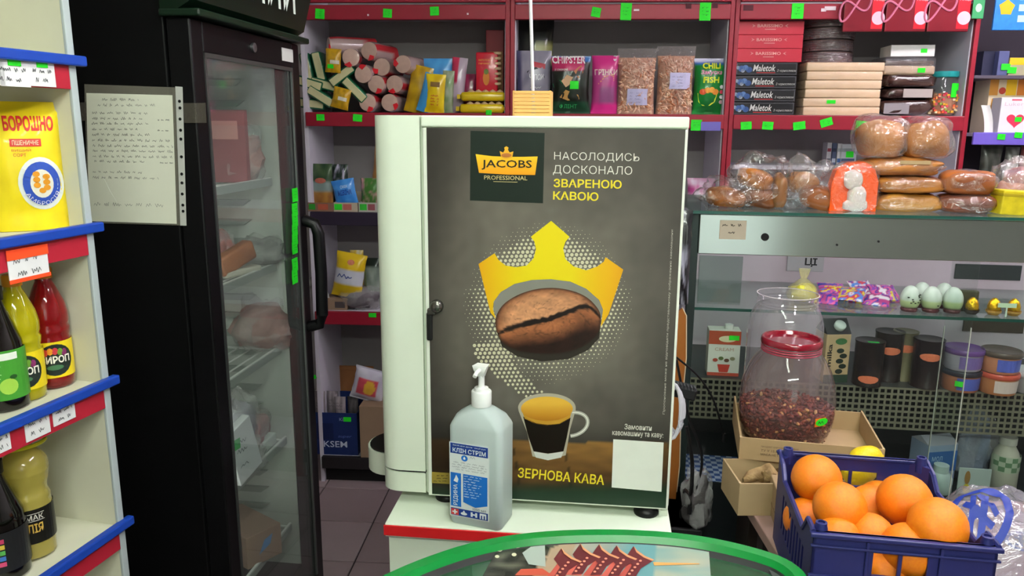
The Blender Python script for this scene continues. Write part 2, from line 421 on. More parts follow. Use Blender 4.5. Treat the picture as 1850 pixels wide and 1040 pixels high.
# stickers along the lips: (bay, px, py, size px)
def bsst(n, px, py, wpx, hpx, rot=0, k=0, ly=-.0056):
    x, z = on_bs(px, py, ly); s = 3.4 / F
    sticker(bays[n], (x, ly, z), wpx * s, hpx * s, rot, k)
for q, (n, px, py, w_, h_, r_) in enumerate([(0, 578, 25, 16, 16, 5), (0, 700, 24, 15, 14, 4), (0, 785, 20, 15, 14, -2), (1, 1077, 22, 15, 15, 10), (1, 1131, 21, 18, 27, 2), (1, 1274, 21, 18, 28, 0),
     (2, 1441, 20, 19, 24, 0), (0, 579, 212, 14, 11, 0), (0, 646, 213, 16, 12, 5), (0, 883, 203, 10, 8, 0),
     (2, 1348, 227, 18, 13, -4), (2, 1387, 227, 18, 13, 3), (2, 1444, 227, 20, 13, -8), (2, 1493, 221, 20, 13, -18), (2, 1556, 225, 18, 12, 5),
     (1, 1258, 226, 18, 18, 0), (0, 673, 569, 14, 8, 0), (0, 567, 681, 9, 7, -20), (1, 1241, 395, 12, 12, 0)]):
    bsst(n, px, py, w_, h_, r_, q % 4)
for px in (1275, 1292):
    x, z = on_bs(px, 228, -.005)
    MB().box(x - .02, -.008, z - .018, x + .022, -.0045, z + .018).build('price_tag', mat('6a62b0', .5), bays[1])
# staples, torn paper on the top rails
for (n, px, py, w_, h_) in [(1, 1150, 18, 9, 3), (1, 1292, 10, 9, 8), (1, 1244, 11, 9, 8), (2, 1352, 14, 16, 9), (2, 1500, 15, 18, 6), (2, 1488, 18, 8, 5), (0, 665, 27, 3, 3), (0, 845, 25, 3, 3)]:
    x, z = on_bs(px, py, -.005); s = 3.4 / F
    MB().box(x - w_ * s / 2, -.0055, z - h_ * s / 2, x + w_ * s / 2, -.004, z + h_ * s / 2).build('paper_scrap', mat('d9c9cf' if h_ < 8 else '4a1a24', .7), bays[n])
# intermediate white board in the right bay
MB().box(1.80, .16, 1.462, 2.30, BSD, 1.48).build('shelf_board', LIL, bays[2])
# narrow rack at the far right, behind the bread
rk = thing('wall_rack', 'narrow dark rack with a violet shelf edge at the right edge', 'shelf', BS.w(0, 0, 0), BS.deg)
MB().box(2.725, .3, 0, 3.35, .32, 2.5).build('back_panel', mat('241f28', .8), rk)
zr = on_bs(1815, 241, -.02)[1]; ZR = zr
MB().box(2.73, -.02, zr - .012, 3.35, .3, zr).build('shelf_board', mat('b8b2d0', .5), rk)
MB().box(2.73, -.032, zr - .045, 3.35, -.02, zr + .004, .003).build('shelf_edge', mat('6a58b8', .4), rk)
z2 = on_bs(1815, 136, .02)[1]
MB().box(2.73, .02, z2 - .012, 3.35, .3, z2).build('shelf_board', mat('4a4450', .5), rk)
z3 = on_bs(1815, 345, 0)[1]
MB().box(2.73, .0, z3 - .012, 3.35, .3, z3).build('shelf_board', mat('6f6a70', .5), rk)
for q, (px, py) in enumerate([(1809, 247), (1840, 244)]):
    x, z = on_bs(px, py, -.034); sticker(rk, (x, -.034, z), .03, .022, 4, q)
for q, (px, py) in enumerate([(1818, 119), (1840, 121)]):
    x, z = on_bs(px, py, -.03)
RACKST = [(1818, 119), (1840, 121)]

# ================================================================== left shelf unit (white, blue edge strips, red ticket rails)
ls = thing('shelf_unit', 'white shelf unit with blue edge strips and red ticket rails', 'shelf', LS.w(0, 0, 0), LS.deg)
CRM = mat('cfcdb8', .6, var=.03)
LZ = [.57, .866, 1.163, 1.46, 1.755, 2.06]
MB().box(-.40, -.014, 0, 0, .0, 2.3, .002).build('side_panel', CRM, ls)
MB().box(-.003, -.015, 0, .004, .001, 2.3, .002).build('edge_trim', mat('a9b2b4', .4), ls)
MB().box(-.42, -1.1, 0, -.40, 0, 2.3).build('back_panel', CRM, ls)
MB().box(-.40, -1.1, 0, 0, -1.07, 2.3).build('side_panel', CRM, ls)
BLU = mat('163c9c', .35, var=.05)
for k, z in enumerate(LZ):
    MB().box(-.40, -1.07, z - .02, 0, -.014, z - .002).build('shelf_board', CRM, ls)
    MB().box(0, -1.1, z - .012, .016, .004 + .012, z + .006, .003).build('edge_strip', BLU, ls)
    MB().box(-.004, -1.08, z - .052, .004, -.016, z - .012, .001).build('ticket_rail', mat('a51d30', .4), ls)
def lstag(px, py, wpx, hpx, kind):
    y, z = LS.atx(px, py, .006); s = 1.42 / F * 1.05
    w_, h_ = wpx * s * 1.5, hpx * s
    t = MB().box(.0045, y - w_ / 2, z - h_ / 2, .006, y + w_ / 2, z + h_ / 2).build('price_tag', mat('e0dfe0', .6), ls)
    fn = lambda a, b: Vector((.0066, y + a, z + b))
    scribble(t, 'handwriting', fn, [(-w_ * .38, w_ * .38, h_ * .08, h_ * .18), (-w_ * .3, w_ * .3, -h_ * .32, h_ * .2)], mat('26262e', .7), .0009, int(px), 2.2)
    if kind == 'g':
        MB().box(.006, y - w_ * .2, z + h_ * .3, .0075, y + w_ * .22, z + h_ * .55).build('green_mark', mat(GREEN, .6), t)
    if kind == 'o':
        MB().box(.0062, y - w_ * .52, z + h_ * .2, .0072, y + w_ * .52, z + h_ * .52).build('orange_band', mat('ef4a1e', .6), t)
        MB().box(.0062, y - w_ * .52, z - h_ * .52, .0072, y + w_ * .52, z - h_ * .4).build('orange_band', mat('ef4a1e', .6), t)
for a in [(27, 133, 36, 38, 'g'), (77, 135, 33, 36, 'g'), (52, 476, 50, 50, 'o'), (68, 768, 32, 40, ''), (116, 745, 31, 33, ''), (5, 797, 18, 34, 'g'), (0, 130, 10, 38, '')]: lstag(*a)

# ================================================================== fridge
BLK = mat('060607', .5, var=.2, vs=12, spec=.12); BLK2 = mat('09090b', .35, spec=.2)
fr = thing('display_fridge', 'tall black glass-door display fridge left of the coffee machine', 'fridge', FG.w(0, 0, 0), FG.deg)
FW = .60; FH = 1.99; FD = .62
INN = mat('b9bdb8', .5, var=.04)
MB().box(-FD, 0, .08, -.06, .03, FH, .004).build('side_panel', BLK, fr)
MB().box(-FD, FW - .03, .08, -.06, FW, FH, .004).build('side_panel', BLK, fr)
MB().box(-FD, .03, .08, -FD + .03, FW - .03, FH).build('back_panel', INN, fr)
MB().box(-FD, .03, FH - .12, -.06, FW - .03, FH).build('top_panel', BLK, fr)
MB().box(-FD, .03, .08, -.06, FW - .03, .22).build('machine_base', BLK, fr)
MB().box(-FD + .02, .02, 0, -.09, FW - .02, .08).build('plinth', BLK, fr)
MB().box(-FD + .03, .03, .22, -.062, .036, FH - .12).build('liner', INN, fr)
lin_far = MB().box(-FD + .03, FW - .036, .22, -.062, FW - .03, FH - .12)
z = .3
lin_far.build('liner', INN, fr)
rib = []
k = 0
while z < FH - .2:                                     # moulded shelf ribs on the far inner wall
    o = MB().extr([(-.0, 0), (.26, 0), (.285, .018), (-.0, .018)], 0, .012, Matrix.Translation((-.44, FW - .036, z)) @ Matrix.Rotation(math.radians(90), 4, 'X')).build('liner_rib', mat('8d938f', .5), fr) if k == 0 else rib[0].copy()
    if k: COL.objects.link(o); o.parent = fr; o.location = (0, 0, z - .3)
    rib.append(o); z += .058; k += 1
for z in (.36, .66, .96, 1.22, 1.475):                  # wire shelves
    b = MB(); b.tube([(-.56, .05, z), (-.09, .05, z)], .004, 6).tube([(-.56, FW - .05, z), (-.09, FW - .05, z)], .004, 6)
    for q in range(12): b.tube([(-.56 + q * .0425, .045, z), (-.56 + q * .0425, FW - .045, z)], .0025, 5)
    b.tube([(-.088, .045, z + .008), (-.088, FW - .045, z + .008)], .006, 6)
    s = b.build('wire_shelf', mat('d0d2d0', .35), fr)
    MB().box(-.086, .05, z - .010, -.08, FW - .05, z + .012, .001).build('ticket_strip', mat('9aa09d', .4), s)
# door
dr = bpy.data.objects.new('door', None); 
g = .052
d = MB(); d.box(-.055, 0, .1, 0, g, 1.868, .004).box(-.055, FW - g, .1, 0, FW, 1.868, .004).box(-.055, g, 1.80, 0, FW - g, 1.868, .003).box(-.055, g, .1, 0, FW - g, .2, .003)
door = d.build('door', BLK2, fr)
MB().box(-.012, g - .004, .196, -.006, FW - g + .004, 1.804).build('door_glass', film('dfe6e2', .035, .03, ior=1.35), door)
MB().box(-.004, g, .2, .0015, g + .008, 1.8).box(-.004, FW - g - .008, .2, .0015, FW - g, 1.8).box(-.004, g, 1.79, .0015, FW - g, 1.8).build('glass_trim', mat('6d7170', .3, .8), door)
MB().tube([(.0, FW - .025, 1.36), (.035, FW - .025, 1.35), (.045, FW - .025, 1.32), (.048, FW - .025, 1.2), (.045, FW - .025, 1.07), (.035, FW - .025, 1.04), (.0, FW - .025, 1.03)], .018, 12).build('handle', BLK2, door, True)
MB().lathe([(.0, 0), (.012, 0), (.012, .006), (.006, .008), (0, .008)], 14).xf(Matrix.Translation((.0, .3, 1.833)) @ Matrix.Rotation(math.radians(90), 4, 'Y')).build('lock', mat('8a8a8c', .3, .9), door, True)
MB().box(0, FW - .12, 1.815, .0012, FW - .045, 1.85).build('name_plate', mat('d8d8d4', .5), door)
for q, (py, h_) in enumerate([(352, 24), (378, 22), (397, 24), (415, 20), (432, 20), (447, 22), (478, 24), (499, 26)]):
    y, z = FG.atx(532, py, .002)
    o = sticker(door, (.003, y, z), .04, h_ * .00165, 0, q % 4); o.rotation_euler = (0, 0, math.radians(90))
# header canopy with lettering
cn = MB().extr([(0, 0), (.02, 0), (.075, .03), (.10, .12), (.10, .34), (0, .34)], 0, FW + .02, Matrix.Translation((-.06, FW + .01, 1.874)) @ Matrix.Rotation(math.radians(90), 4, 'X')).build('header_canopy', mat('081a0f', .3), fr)
MB().box(-.064, -.012, 1.87, .03, FW + .012, 1.886, .004).build('header_rim', mat('0c2014', .35), cn)
lettering(cn, 'НИЙ', lambda a, z: Vector((.0412, a, z)), .22, 1.937, .49, 2.06, mat('dfe8df', .5), .01)

# ================================================================== handwritten sheet on the fridge side
ps = thing('paper_sheet', 'handwritten sheet in a punched plastic sleeve on the black fridge side', 'paper', FG.w(0, 0, 1.42), FG.deg)
def fp(px, py, off):
    x, z = FG.aty(px, py, 0); return Vector((x, -off, z - 1.42))
def quad(parent, name, c, off, m, th=.0006):
    b = MB(); a = [fp(*p, off) for p in c]; b.add(a + [v + Vector((0, th, 0)) for v in a], [(0, 1, 2, 3), (7, 6, 5, 4), (0, 4, 5, 1), (1, 5, 6, 2), (2, 6, 7, 3), (3, 7, 4, 0)])
    return b.build(name, m, parent)
quad(ps, 'sleeve', [(153, 152), (324, 158), (331, 407), (160, 402)], .0012, film('cfcabc', .16, .15, .3, 12))
pp = quad(ps, 'paper', [(157, 168), (312, 172), (320, 404), (162, 399)], .002, mat('dcdccb', .7, var=.03))
hs = quad(ps, 'hole_strip', [(318, 156), (331, 157), (338, 407), (327, 407)], .003, mat('b9b9b4', .5))
for (px, py) in [(326, 183), (327, 195), (327, 215), (328, 235), (328.5, 251), (329.5, 283), (330, 314), (330.5, 330), (331, 350), (332, 370), (332.5, 381)]:
    c = fp(px, py, .0036); MB().lathe([(.0034, 0), (.0034, .0008)], 12, (0, 0, 0)).xf(Matrix.Translation(c) @ Matrix.Rotation(math.radians(90), 4, 'X')).build('punch_hole', mat('060606', .9), hs)
quad(ps, 'tape', [(332, 186), (372, 186), (374, 222), (334, 222)], .0022, film('b5ada0', .1, .1, .4, 60))
quad(ps, 'tape', [(132, 185), (156, 185), (157, 218), (133, 218)], .0022, film('b5ada0', .08, .1, .4, 60))
hl = []
for (x0, x1, y, h_) in [(186, 252, 182, 5), (178, 282, 192, 5), (168, 272, 206, 5), (168, 260, 216, 5), (286, 310, 218, 3), (167, 270, 225, 5), (168, 252, 235, 5), (286, 310, 237, 3), (168, 272, 245, 5), (168, 314, 255, 5), (169, 314, 265, 5), (169, 314, 274, 5), (169, 314, 284, 5), (172, 262, 293, 5), (290, 316, 295, 3), (169, 258, 312, 5), (169, 288, 322, 5), (171, 300, 371, 7)]:
    a = fp(x0, y, 0); b_ = fp(x1, y, 0); hl.append((a.x, b_.x, a.z, h_ * .00125))
scribble(pp, 'handwriting', lambda x, z: Vector((x, -.0026, z)), hl, mat('5f5f5c', .8), .0007, 5, 1.7)
MB().tube([fp(187, 318, .0016), fp(200, 345, .0018), fp(213, 366, .0016)], .0006, 5).build('crease', mat('eeeee4', .2), ps)

# ================================================================== stand under the machine
ZT = .825
MW = mat('dfe8d6', .35, var=.02)
tb = thing('counter_stand', 'white laminate stand with a red edge under the coffee machine', 'table', MA.w(0, 0, 0), MA.deg)
tl = MA.loc(atZ(695, 945, ZT)[:2]); TX0, TY0 = tl[0], tl[1]
MB().box(TX0, TY0, ZT - .03, .53, .42, ZT, .002).build('tabletop', MW, tb)
MB().box(TX0 - .002, TY0 - .003, ZT - .026, .532, TY0 + .001, ZT - .003, .001).build('edge_band', mat('c81e22', .4), tb)
MB().box(TX0 + .005, TY0 + .012, 0, .522, TY0 + .03, ZT - .03).build('front_panel', MW, tb)
for x in (TX0 + .005, .502): MB().box(x, TY0 + .03, 0, x + .02, .40, ZT - .03).build('side_panel', MW, tb)
MB().box(TX0 + .025, .38, .1, .502, .40, ZT - .03).build('back_panel', MW, tb)

# ================================================================== coffee machine with the poster door
ma = thing('coffee_machine', 'white coffee machine with a large coffee poster on its door', 'coffee machine', MA.w(0, 0, ZT), MA.deg)
zb, zt = .848 - ZT, 1.664 - ZT
MB().box(.0, .004, zb, .527, .41, zt, .004).build('cabinet', MW, ma)
def dsh(x0, r, y0, y1, n=10):       # rounded left column seen from above
    return [(.0, y0)] + [(x0 + r - r * math.sin(math.pi / 2 * i / n), y0 + r * .75 * (1 - math.cos(math.pi / 2 * i / n))) for i in range(n + 1)] + [(x0, y1), (0, y1)]
o = MB().extr(dsh(-.1, .045, -.004, .40), zb + .055, zt).build('side_column', MW, ma, True)
o = MB().extr(dsh(-.1, .045, -.004, .40), zb + .005, zb + .05).build('column_foot', MW, ma, True)
MB().extr(dsh(-.097, .045, 0, .395), zb + .05, zb + .055).build('column_seam', mat('151515', .6), ma)
MB().box(-.0025, -.003, zb + .02, .0, .0, zt - .002).build('door_gap', mat('3a3d38', .6), ma)
MB().box(.003, -.006, zt - .022, .527, .005, zt, .003).build('top_cap', MW, ma)
MB().box(.508, .01, -.0, .526, .03, zb + .01).build('corner_post', MW, ma)
for px, py in ((805, 905), (1168, 936)):
    p = MA.loc(atZ(px, py, ZT)[:2])
    MB().lathe([(.026, 0), (.027, .006), (.022, .014), (.012, .018), (.012, zb)], 20, (p[0], max(p[1], .0) + .02, 0)).build('foot', mat('0c0c0c', .4), ma, True)
for x in (.06, .44): MB().lathe([(.026, 0), (.027, .006), (.012, .016), (.012, zb)], 16, (x, .37, 0)).build('foot', mat('0c0c0c', .4), ma, True)
# drip tray on its far left face
tr = MB().extr([(0, -.055)] + [(-.03 - .058 * math.sin(q * math.pi / 14), .0125 - .0675 * math.cos(q * math.pi / 14)) for q in range(15)] + [(0, .08)], 0, .055, Matrix.Translation((-.098, .18, .0))).build('drip_tray', MW, ma, True)
MB().extr([(0, -.05)] + [(-.03 - .053 * math.sin(q * math.pi / 14), .0125 - .0625 * math.cos(q * math.pi / 14)) for q in range(15)] + [(0, .075)], .055, .058, Matrix.Translation((-.098, .18, .0))).build('drip_grille', mat('0b0b0b', .5), tr)
MB().lathe([(.012, 0), (.012, .003)], 14, (-.13, .20, .0585), sx=1.2).build('level_float', mat('e0482a', .4), tr)
# door panel, white frame
MB().box(.006, -.0055, zb, .525, .0, zt - .024, .002).build('door_frame', mat('e2e8da', .35), ma)
PO = MB()
def pw(px, py, off=.0062):            # poster plane
    x, z = MA.aty(px, py, -off); return Vector((x, -off, z - ZT))
def lay(k): return .0062 + .0003 * k
L_, R_, T_, B_ = .0145, .5205, 1.640 - ZT, .852 - ZT
def pxof(x, z):                       # approx photo coordinates of a poster point, for its print
    u = (x - L_) / (R_ - L_); v = (T_ - z) / (T_ - B_)
    return 774 + u * (1239 - 774 - 32 * v), 232 + 6 * u + v * (652 + 28 * u)
def postercol(u, v):
    px, py = pxof(L_ + u * (R_ - L_), B_ + v * (T_ - B_))
    d = math.hypot((px - 985) / 250, (py - 520) / 300)
    c = mixc((112, 107, 97), (58, 54, 49), (d - .25) / .95)
    n = n3(px * .012, py * .012, 1.) * .16 + n3(px * .05, py * .05, 4.) * .07
    c = tuple(max(8, q * (1 + n)) for q in c)
    edge = min(1, max(0, (u - .0) / .13)); c = mixc(tuple(q * .8 for q in c), c, edge)
    yw = 775 + 14 * math.sin((px - 770) * .004)
    if py > yw:
        t = (py - yw) / 105; g = n3(px * .03 + py * .01, py * .09, 7.)
        w = mixc((132, 96, 48), (52, 34, 18), t + .25 * g)
        side = max(0, 1 - abs(px - 1040) / 260); w = mixc((24, 16, 12), w, .25 + side)
        if abs((px - 925 - (py - 780) * .15) % 95) < 2.5: w = tuple(q * .55 for q in w)
        c = w
        if py > 862: c = mixc(c, (20, 44, 27), (py - 862) / 22)
    elif py > yw - 40: c = mixc(c, tuple(q * .75 for q in c), (py - yw + 40) / 40)
    return lin(c)
PR = printed(.35)
b = MB(); b.open = True
b.grid(lambda u, v: Vector((L_ + u * (R_ - L_), -lay(0), B_ + v * (T_ - B_))), 90, 130, colf=postercol)
po = b.build('poster', PR, ma)
def pp2(k): return lambda px, py: pw(px, py, lay(k))
def ptext(s, p0, p1, h, m, k=5, bold=0., italic=0.):
    """text with its baseline from p0 to p1 (photo coordinates on the poster) and height h"""
    dx, dy = p1[0] - p0[0], p1[1] - p0[1]; l = math.hypot(dx, dy); ux, uy = dx / l, dy / l
    return lettering(po, s, lambda a, q: pw(p0[0] + ux * a + uy * q, p0[1] + uy * a - ux * q, lay(k)), 0, 0, l, h, m, bold, italic)
polyg(po, 'logo_square', pp2(1), [(850, 236), (984, 240), (981, 367), (849, 362)], mat('0b1a11', .45))
def z1(x, y): return (660 + x / 2.81, 190 + y / 2.81)
polyg(po, 'logo_plate', pp2(2), [z1(*p) for p in ((560, 248), (640, 258), (720, 262), (800, 262), (875, 260), (862, 354), (720, 352), (577, 343))], PR, lambda x, y: lin(mixc((246, 196, 40), (232, 150, 20), (y - 278) / 40)))
polyg(po, 'logo_crown', pp2(3), [z1(*p) for p in ((682, 232), (700, 240), (708, 226), (705, 215), (716, 208), (727, 215), (724, 226), (733, 240), (752, 234), (745, 268), (716, 274), (690, 266))], mat('e6a92a', .4))
polyg(po, 'logo_bean', pp2(4), [z1(716 + 26 * math.cos(a * .4), 254 + 11 * math.sin(a * .4)) for a in range(16)], mat('a8642c', .5))
DK = mat('16180f', .5)
ptext('JACOBS', z1(590, 327), z1(845, 330), 18, DK, 4, .012)
GLD = mat('c9b77c', .5); YEL = mat('e2cf2c', .5); PWH = mat('d6d4c8', .5)
ptext('PROFESSIONAL', z1(603, 377), z1(822, 381), 7.5, GLD, 3, .004)
polyg(po, 'logo_rule', pp2(3), [z1(650, 386), z1(772, 389), z1(772, 391.5), z1(650, 388.5)], GLD)
ptext('НАСОЛОДИСЬ', (1001, 291), (1155, 294), 17, PWH, 2, -.008)
ptext('ДОСКОНАЛО', (999, 316), (1142, 318.5), 18, PWH, 2, -.008)
ptext('ЗВАРЕНОЮ', (1000, 338), (1123, 341), 15.5, YEL, 2, .02)
ptext('КАВОЮ', (999, 360.5), (1081, 363), 15.5, YEL, 2, .02)
ptext('ЗЕРНОВА КАВА', (935, 862), (1091, 876), 18, YEL, 2, .015)
ptext('Замовити', (1128, 775), (1177, 778), 10, PWH, 2, .01)
ptext('кавомашину та каву:', (1106, 788), (1198, 793), 10, PWH, 2, .008)
ptext('Пропоноване може не відповідати представленому зображенню кавомашини', (1202, 748), (1217, 415), 5, mat('b5b2a6', .5), 2)
polyg(po, 'blank_square', pp2(2), [(1108, 793), (1199, 799), (1195, 888), (1105, 880)], mat('dfe3d8', .5))
polyg(po, 'notice_label', pp2(2), [(780, 852), (812, 854), (812, 874), (780, 872)], mat('8f7c2e', .5))
scribble(po, 'notice_print', lambda x, y: pw(x, y, lay(3)), [(789, 810, 858, 2.2), (789, 810, 863, 2.2), (783, 810, 868, 2.2)], mat('3a3314', .6), .8, 4, 1)
# halftone ring
rd = MB(); rd.open = True
for j in range(-46, 46):
    for i in range(-46, 46):
        x = 988 + 8.6 * (i + .5 * (j % 2)) * .97 + 1.1 * j; y = 548 + 7.2 * j - .9 * i * .25
        e = math.hypot((x - 990) / 150, (y - 545) / 148); r = 0
        if e < 1.06: r = 3.5 * min(1, (1.08 - e) / .42)
        if y < 520 and e > .82: r *= .55
        if y > 640: r *= .75
        if x > 1010 and y > 600: r *= .8
        t = (y - 620) / 100
        if 0 < t < 1:
            cx = 885 + 20 * t + 72 * t * t; 
            if abs(x - cx) < 34 - 12 * t: r = max(r, 3.4 - 1.1 * t)
        if r < .5: continue
        rd.add([pw(x + r * math.cos(a * 1.0472), y + r * math.sin(a * 1.0472), lay(1)) for a in range(6)], [(0, 1, 2, 3, 4, 5)])
h = rd.build('halftone_dots', mat('c9c5a6', .5), po); h['kind'] = 'stuff'
def z6(x, y): return (840 + x / 3.467, 380 + y / 3.467)
arch = [(225, 510), (310, 460), (420, 435), (540, 430), (660, 445), (760, 490), (840, 560), (868, 625), (850, 690), (700, 700), (400, 700), (205, 690), (178, 620), (182, 570)]
polyg(po, 'bean_backdrop', pp2(2), [z6(*p) for p in arch], mat('7d7d74', .5))
crown = [(85, 335), (185, 268), (210, 310), (255, 345), (320, 355), (385, 345), (430, 300), (445, 240), (435, 195), (412, 165), (540, 65), (655, 165), (630, 195), (615, 240), (630, 305), (680, 350), (760, 375), (830, 350), (870, 320), (880, 292), (992, 370), (900, 650), (850, 730), (865, 620), (840, 560), (760, 490), (660, 445), (540, 430), (420, 435), (310, 460), (225, 510), (180, 570), (175, 620), (195, 680), (160, 640)]
polyg(po, 'crown', pp2(3), [z6(*p) for p in crown], PR, lambda x, y: lin(mixc((228, 208, 22), (222, 158, 18), (abs(x - 985) - 45) / 85)))
bn = [(190, 700), (205, 640), (250, 580), (340, 525), (450, 492), (560, 485), (660, 500), (740, 530), (800, 575), (845, 640), (848, 720), (815, 790), (740, 850), (620, 888), (480, 895), (340, 878), (250, 838), (205, 775)]
def beanout(a):
    n = len(bn); q = a * n; i = int(q) % n; f = q - int(q)
    p0, p1, p2, p3 = bn[i - 1], bn[i], bn[(i + 1) % n], bn[(i + 2) % n]
    return tuple(.5 * (2 * p1[k] + (p2[k] - p0[k]) * f + (2 * p0[k] - 5 * p1[k] + 4 * p2[k] - p3[k]) * f * f + (3 * p1[k] - p0[k] - 3 * p2[k] + p3[k]) * f ** 3) for k in (0, 1))
crs = [(190, 790), (250, 748), (330, 722), (420, 700), (520, 682), (620, 645), (700, 612), (760, 598), (810, 625), (860, 690)]
def beanpt(u, v): x, y = beanout(u); return 520 + (x - 520) * v, 690 + (y - 690) * v
def beancol(u, v):
    x, y = beanpt(u, v)
    yc = 700
    for (a, b_) in zip(crs, crs[1:]):
        if a[0] <= x <= b_[0]: yc = a[1] + (b_[1] - a[1]) * (x - a[0]) / (b_[0] - a[0])
    d = y - yc + 10 * n3(x * .03, y * .03, 2.); hw = 21 if 260 < x < 780 else 15
    g = n3(x * .012, y * .02, 5.) * .22 + n3(x * .07, y * .07, 8.) * .14
    if abs(n3(x * .013, y * .013, 3.)) < .02: g -= .22
    if y < yc: c = mixc((192, 136, 98), (120, 74, 48), (v - .72) / .3)
    else: c = mixc((150, 92, 58), (34, 16, 12), (d - 25) / 130 + (v - .8) * .8)
    c = tuple(max(6, q * (1 + g)) for q in c)
    k = max(0, 1 - abs(d) / hw) ; c = mixc(c, (22, 13, 12), k * 2.2)
    return lin(mixc(c, (38, 22, 16), (v - .93) / .1))
b = MB(); b.open = True
b.grid(lambda u, v: pw(*z6(*beanpt(u, max(v, .001))), lay(5)), 110, 34, True, colf=beancol)
b.build('coffee_bean', PR, po)
polyg(po, 'bean_shadow', pp2(2), [z6(*p) for p in ((200, 740), (330, 760), (700, 760), (850, 720), (840, 800), (770, 875), (650, 930), (480, 945), (330, 915), (230, 850))], mat('262019', .6))
# printed glass cup
polyg(po, 'cup_glass', pp2(2), oval(988, 736, 52, 26, 28, 180, 360)[::1] + [(1040, 740), (1030, 775), (1022, 822), (990, 830), (962, 824), (952, 780), (937, 742)], mat('a9a290', .3))
polyg(po, 'cup_coffee', pp2(3), [(945, 752), (968, 764), (990, 767), (1010, 765), (1031, 754), (1024, 790), (1018, 815), (990, 819), (964, 815), (955, 790)], mat('120a07', .3))
polyg(po, 'cup_crema', pp2(4), oval(988, 738, 47, 22, 28), PR, lambda x, y: lin(mixc((222, 174, 62), (170, 112, 22), (y - 728) / 30)))
polyg(po, 'cup_crema', pp2(3), [(943, 742), (1033, 742), (1029, 757), (1010, 766), (988, 769), (966, 765), (948, 756)], mat('b98a2c', .4))
polyg(po, 'cup_base', pp2(4), [(964, 815), (990, 820), (1018, 815), (1014, 826), (990, 831), (968, 826)], mat('c9cbc4', .3))
hp = [(1033 + 29 * math.cos(a), 766 + 21 * math.sin(a) - 4 * math.cos(a)) for a in [-1.55 + q * .2 for q in range(17)]]
def strip(pts, w):
    out = []; inn = []
    for i, p in enumerate(pts):
        a = pts[max(0, i - 1)]; c = pts[min(len(pts) - 1, i + 1)]; dx, dy = c[0] - a[0], c[1] - a[1]; l = math.hypot(dx, dy) or 1
        out.append((p[0] - dy / l * w / 2, p[1] + dx / l * w / 2)); inn.append((p[0] + dy / l * w / 2, p[1] - dx / l * w / 2))
    return out + inn[::-1]
polyg(po, 'cup_handle', pp2(3), strip(hp, 6.5), mat('a8a79c', .3))
polyg(po, 'cup_handle_shine', pp2(4), strip(hp, 2), mat('dcdcd2', .3))
# lock and latch of the door
lk = pw(790, 552, .004)
MB().lathe([(.0, .0), (.014, 0), (.0145, .006), (.012, .014), (.006, .017), (0, .017)], 20).xf(Matrix.Translation(lk) @ Matrix.Rotation(math.radians(90), 4, 'X')).build('lock_knob', mat('6b6964', .25, .9), ma, True)
lt = pw(777, 588, .004)
MB().box(lt.x - .006, -.014, lt.z - .03, lt.x + .006, -.004, lt.z + .03, .003).build('latch', mat('141414', .4), ma)
lt = pw(781, 562, .004)
MB().box(lt.x - .009, -.016, lt.z - .006, lt.x + .009, -.004, lt.z + .008, .003).build('latch_hook', mat('565450', .3, .8), ma)

# ================================================================== slatted wooden box with a white rod, on the machine
zm = 1.664
xw, _, ww, wh = MA.rect(929, 166, 997, 206, .12)
wb = thing('wooden_box', 'small slatted wooden box on top of the coffee machine', 'box', MA.w(xw, .12, zm), MA.deg)
WD = mat('cf9f5c', .55, var=.15, vs=14); n = 7; hh = .052
for i in range(n):
    MB().box(-ww / 2 + .003, -.032, i * hh / n + .0006, ww / 2 - .003, -.028, (i + 1) * hh / n - .0006, .0008).build('slat', WD, wb)
for sx in (-1, 1): MB().box(sx * ww / 2 - .004 * (sx > 0), -.03, 0, sx * ww / 2 + .004 * (sx < 0), .035, hh, .001).build('side_panel', WD, wb)
MB().box(-ww / 2 + .004, .031, 0, ww / 2 - .004, .035, hh).build('back_panel', WD, wb)
MB().box(-ww / 2 + .004, -.028, 0, ww / 2 - .004, .031, .004).build('bottom', WD, wb)
rod = thing('white_rod', 'thin white rod standing upright in the slatted wooden box', 'rod')
xa, za = MA.aty(963, 166, .12); xb, zb_ = MA.aty(958.5, 2, .12); kx = (xb - xa) / (zb_ - za)
rod.location = MA.w(xa, .12, zm); rod.rotation_euler[2] = MA.a
MB().tube([(-kx * .045, 0, .0045), (kx * .7, 0, .75)], .0036, 10).build('stick', mat('cfcbd2', .4), rod, True)
MB().lathe([(.0052, 0), (.0052, .012), (.0042, .014)], 12, (-kx * .045, 0, .0042)).build('tip', mat('b9b5bc', .4), rod, True)

# ================================================================== hand sanitiser bottle
p = atZ(870, 938, ZT)
sb = thing('sanitizer_bottle', 'one litre pump bottle of hand sanitiser in front of the poster', 'bottle', (p[0], p[1] + .004, ZT), -20)
sw, sd, sh = .118, .078, .220
def rsec(w, d, r, z, n=5):
    out = []
    for (sx, sy, a0) in ((1, -1, -90), (1, 1, 0), (-1, 1, 90), (-1, -1, 180)):
        for i in range(n + 1):
            a = math.radians(a0 + 90 * i / n); out.append((sx * (w / 2 - r) + r * math.cos(a), sy * (d / 2 - r) + r * math.sin(a), z))
    return out
secs = [(sw - .006, sd - .006, .012, 0), (sw, sd, .014, .006), (sw, sd, .014, sh - .006), (sw - .003, sd - .003, .016, sh), (.10, .066, .022, sh + .016), (.06, .052, .025, sh + .030), (.034, .034, .0169, sh + .036), (.032, .032, .0159, sh + .04)]
bot = MB(); N_ = 24
for k, s_ in enumerate(secs): bot.v += rsec(*s_); bot.c += [None] * N_
